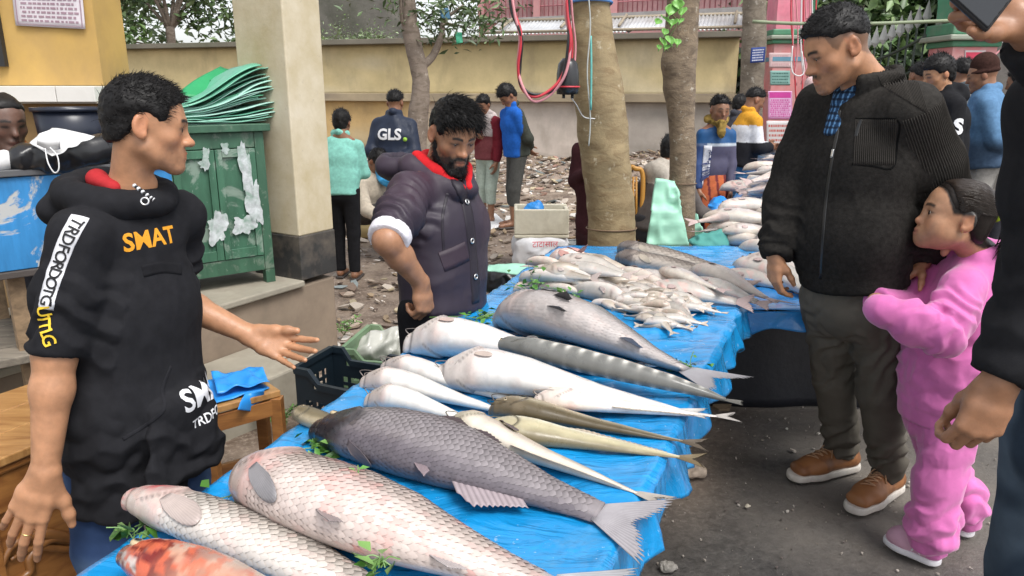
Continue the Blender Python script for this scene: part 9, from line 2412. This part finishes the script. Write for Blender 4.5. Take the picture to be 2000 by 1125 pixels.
def c_scarf(x, y, z, V, A):
 c = np.tile(np.array((.085, .08, .13))[None], (len(V), 1)); c = mixc(c, (.015, .075, .20), (z > -.17) * 1.0); c = mixc(c, (.45, .5, .55), (np.abs(z + .185) < .012) * 1.0)
 m = A[0] < .07; return mixc(c, (.02, .06, .18), m * (z < -.17) * .8)
P = bg('man in blue and violet zip jacket with mustard scarf and orange lungi', 1402, 177, 6.1, (.12, -1), (.02, .1, .3), (.55, .15, .06), kind='lungi', arms='down', colf=c_scarf, bulk=.76, scarf=(.30, .20, .055), topmat=NYLON, skin=SK_D, look=-.1, hair=dict(style='fade'), botf=lambda V: mixc(np.tile(np.array((.52, .14, .06))[None], (len(V), 1)), (.12, .025, .04), ((V[:, 0] * 14 + V[:, 2] * 2) % 1 > .72) * .9))
q = P.nb + P.f * .14 + P.s * .085 - vec(0, 0, .33); strip_on('side_panel', [q + vec(0, 0, .16), q, q - vec(0, 0, .16)], .06, P.top, P.f, COTTON, P.root, (.62, .62, .66), off=.004, n=12)
lettering('jacket_print', 'Best Proj', q, (0, 0, 1), P.s, .062, mk('print_navy', (.03, .04, .12), bump=0), P.root, P.top, off=.008, cut=1, bold=.01)
def c_orange(x, y, z, V, A):
 c = np.tile(np.array((.016, .016, .019))[None], (len(V), 1)); c = mixc(c, (.66, .66, .68), (z > -.30) * 1.0); return mixc(c, (.58, .28, .03), (z > -.13) * 1.0)
def l_blue(V):
 c = np.tile(np.array((.03, .10, .22))[None], (len(V), 1)); c = mixc(c, (.24, .17, .09), (vnoise(V * np.array((7, 7, 1.2)), 5) > .1) * (V[:, 2] > .42) * 1.0); return mixc(c, (.10, .24, .40), ((V[:, 2] * 22) % 1 < .22) * .7)
bg('man in mustard white and black colour block jacket wearing a blue checked lungi', 1463, 164, 7.4, (.9, .1), (.02, .02, .02), (.03, .1, .22), kind='lungi', arms='front', colf=c_orange, botf=l_blue, hair=dict(style='fade'), bulk=1.1, look=-.35)
bg('dark haired person mostly hidden behind the colour block jacket', 1440, 178, 8.0, (.7, .5), (.05, .05, .06), (.05, .05, .06), h=.014)
# the group by the gate
P = bg('youth in black hooded jacket with white sleeve print standing before the gate', 1860, 97, 5.9, (-.85, -.05), (.014, .014, .016), (.02, .02, .024), arms=('down', 'down'), hood=True, hair=dict(style='full', vol=.02, topvol=.025), bulk=1.12, look=-.25, skin=SK_M)
lettering('sleeve_print', 'S', P.nb - P.s * .25 - vec(0, 0, .26), nrm(vec(1, -.1, 0)), (0, 0, 1), .15, WHI, P.root, P.top, bold=.05, cut=2, off=.006, thick=.002)
bg('person in grey green padded jacket behind the youth in black', 1893, 103, 6.9, (.1, 1), (.085, .105, .12), (.26, .24, .22), arms='down', hair=dict(style='fade'), bulk=1.2, topmat=NYLON, look=.0)
bg('dark haired person facing the gate left of the youth in black', 1812, 112, 7.4, (-.1, 1), (.06, .06, .07), (.05, .05, .06), hair=dict(style='fade'), look=.0)
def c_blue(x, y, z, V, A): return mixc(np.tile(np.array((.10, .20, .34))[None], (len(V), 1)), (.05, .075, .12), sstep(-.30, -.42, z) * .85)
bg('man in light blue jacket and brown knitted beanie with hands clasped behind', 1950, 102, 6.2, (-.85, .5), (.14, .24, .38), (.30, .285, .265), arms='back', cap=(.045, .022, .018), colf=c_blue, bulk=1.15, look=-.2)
bg('person in dark red at the far right edge behind the raised arm', 2022, 120, 6.6, (-.6, .6), (.16, .03, .04), (.05, .05, .06), arms='front', h=.014)
bg('person with pinkish hood seen behind the chin of the tall customer', 1592, 150, 10.5, (-.3, 1), (.5, .34, .34), (.05, .05, .06), arms='down', h=.014, cap=(.55, .40, .40))
bg('old man wrapped in an orange brown shawl sitting at the far left edge', -34, 176, 3.05, (.8, -.55), (.30, .115, .04), (.05, .05, .06), arms='front', sit=.9, Hf=1.6, skin=(.13, .07, .05), bulk=1.1, h=.008, colf=lambda x, y, z, V, A: mixc(np.tile(np.array((.33, .12, .035))[None], (len(V), 1)), (.02, .05, .22), (z < -.24) * 1.0), hair=dict(style='fade', topvol=.002, strands=0), scarf=None)
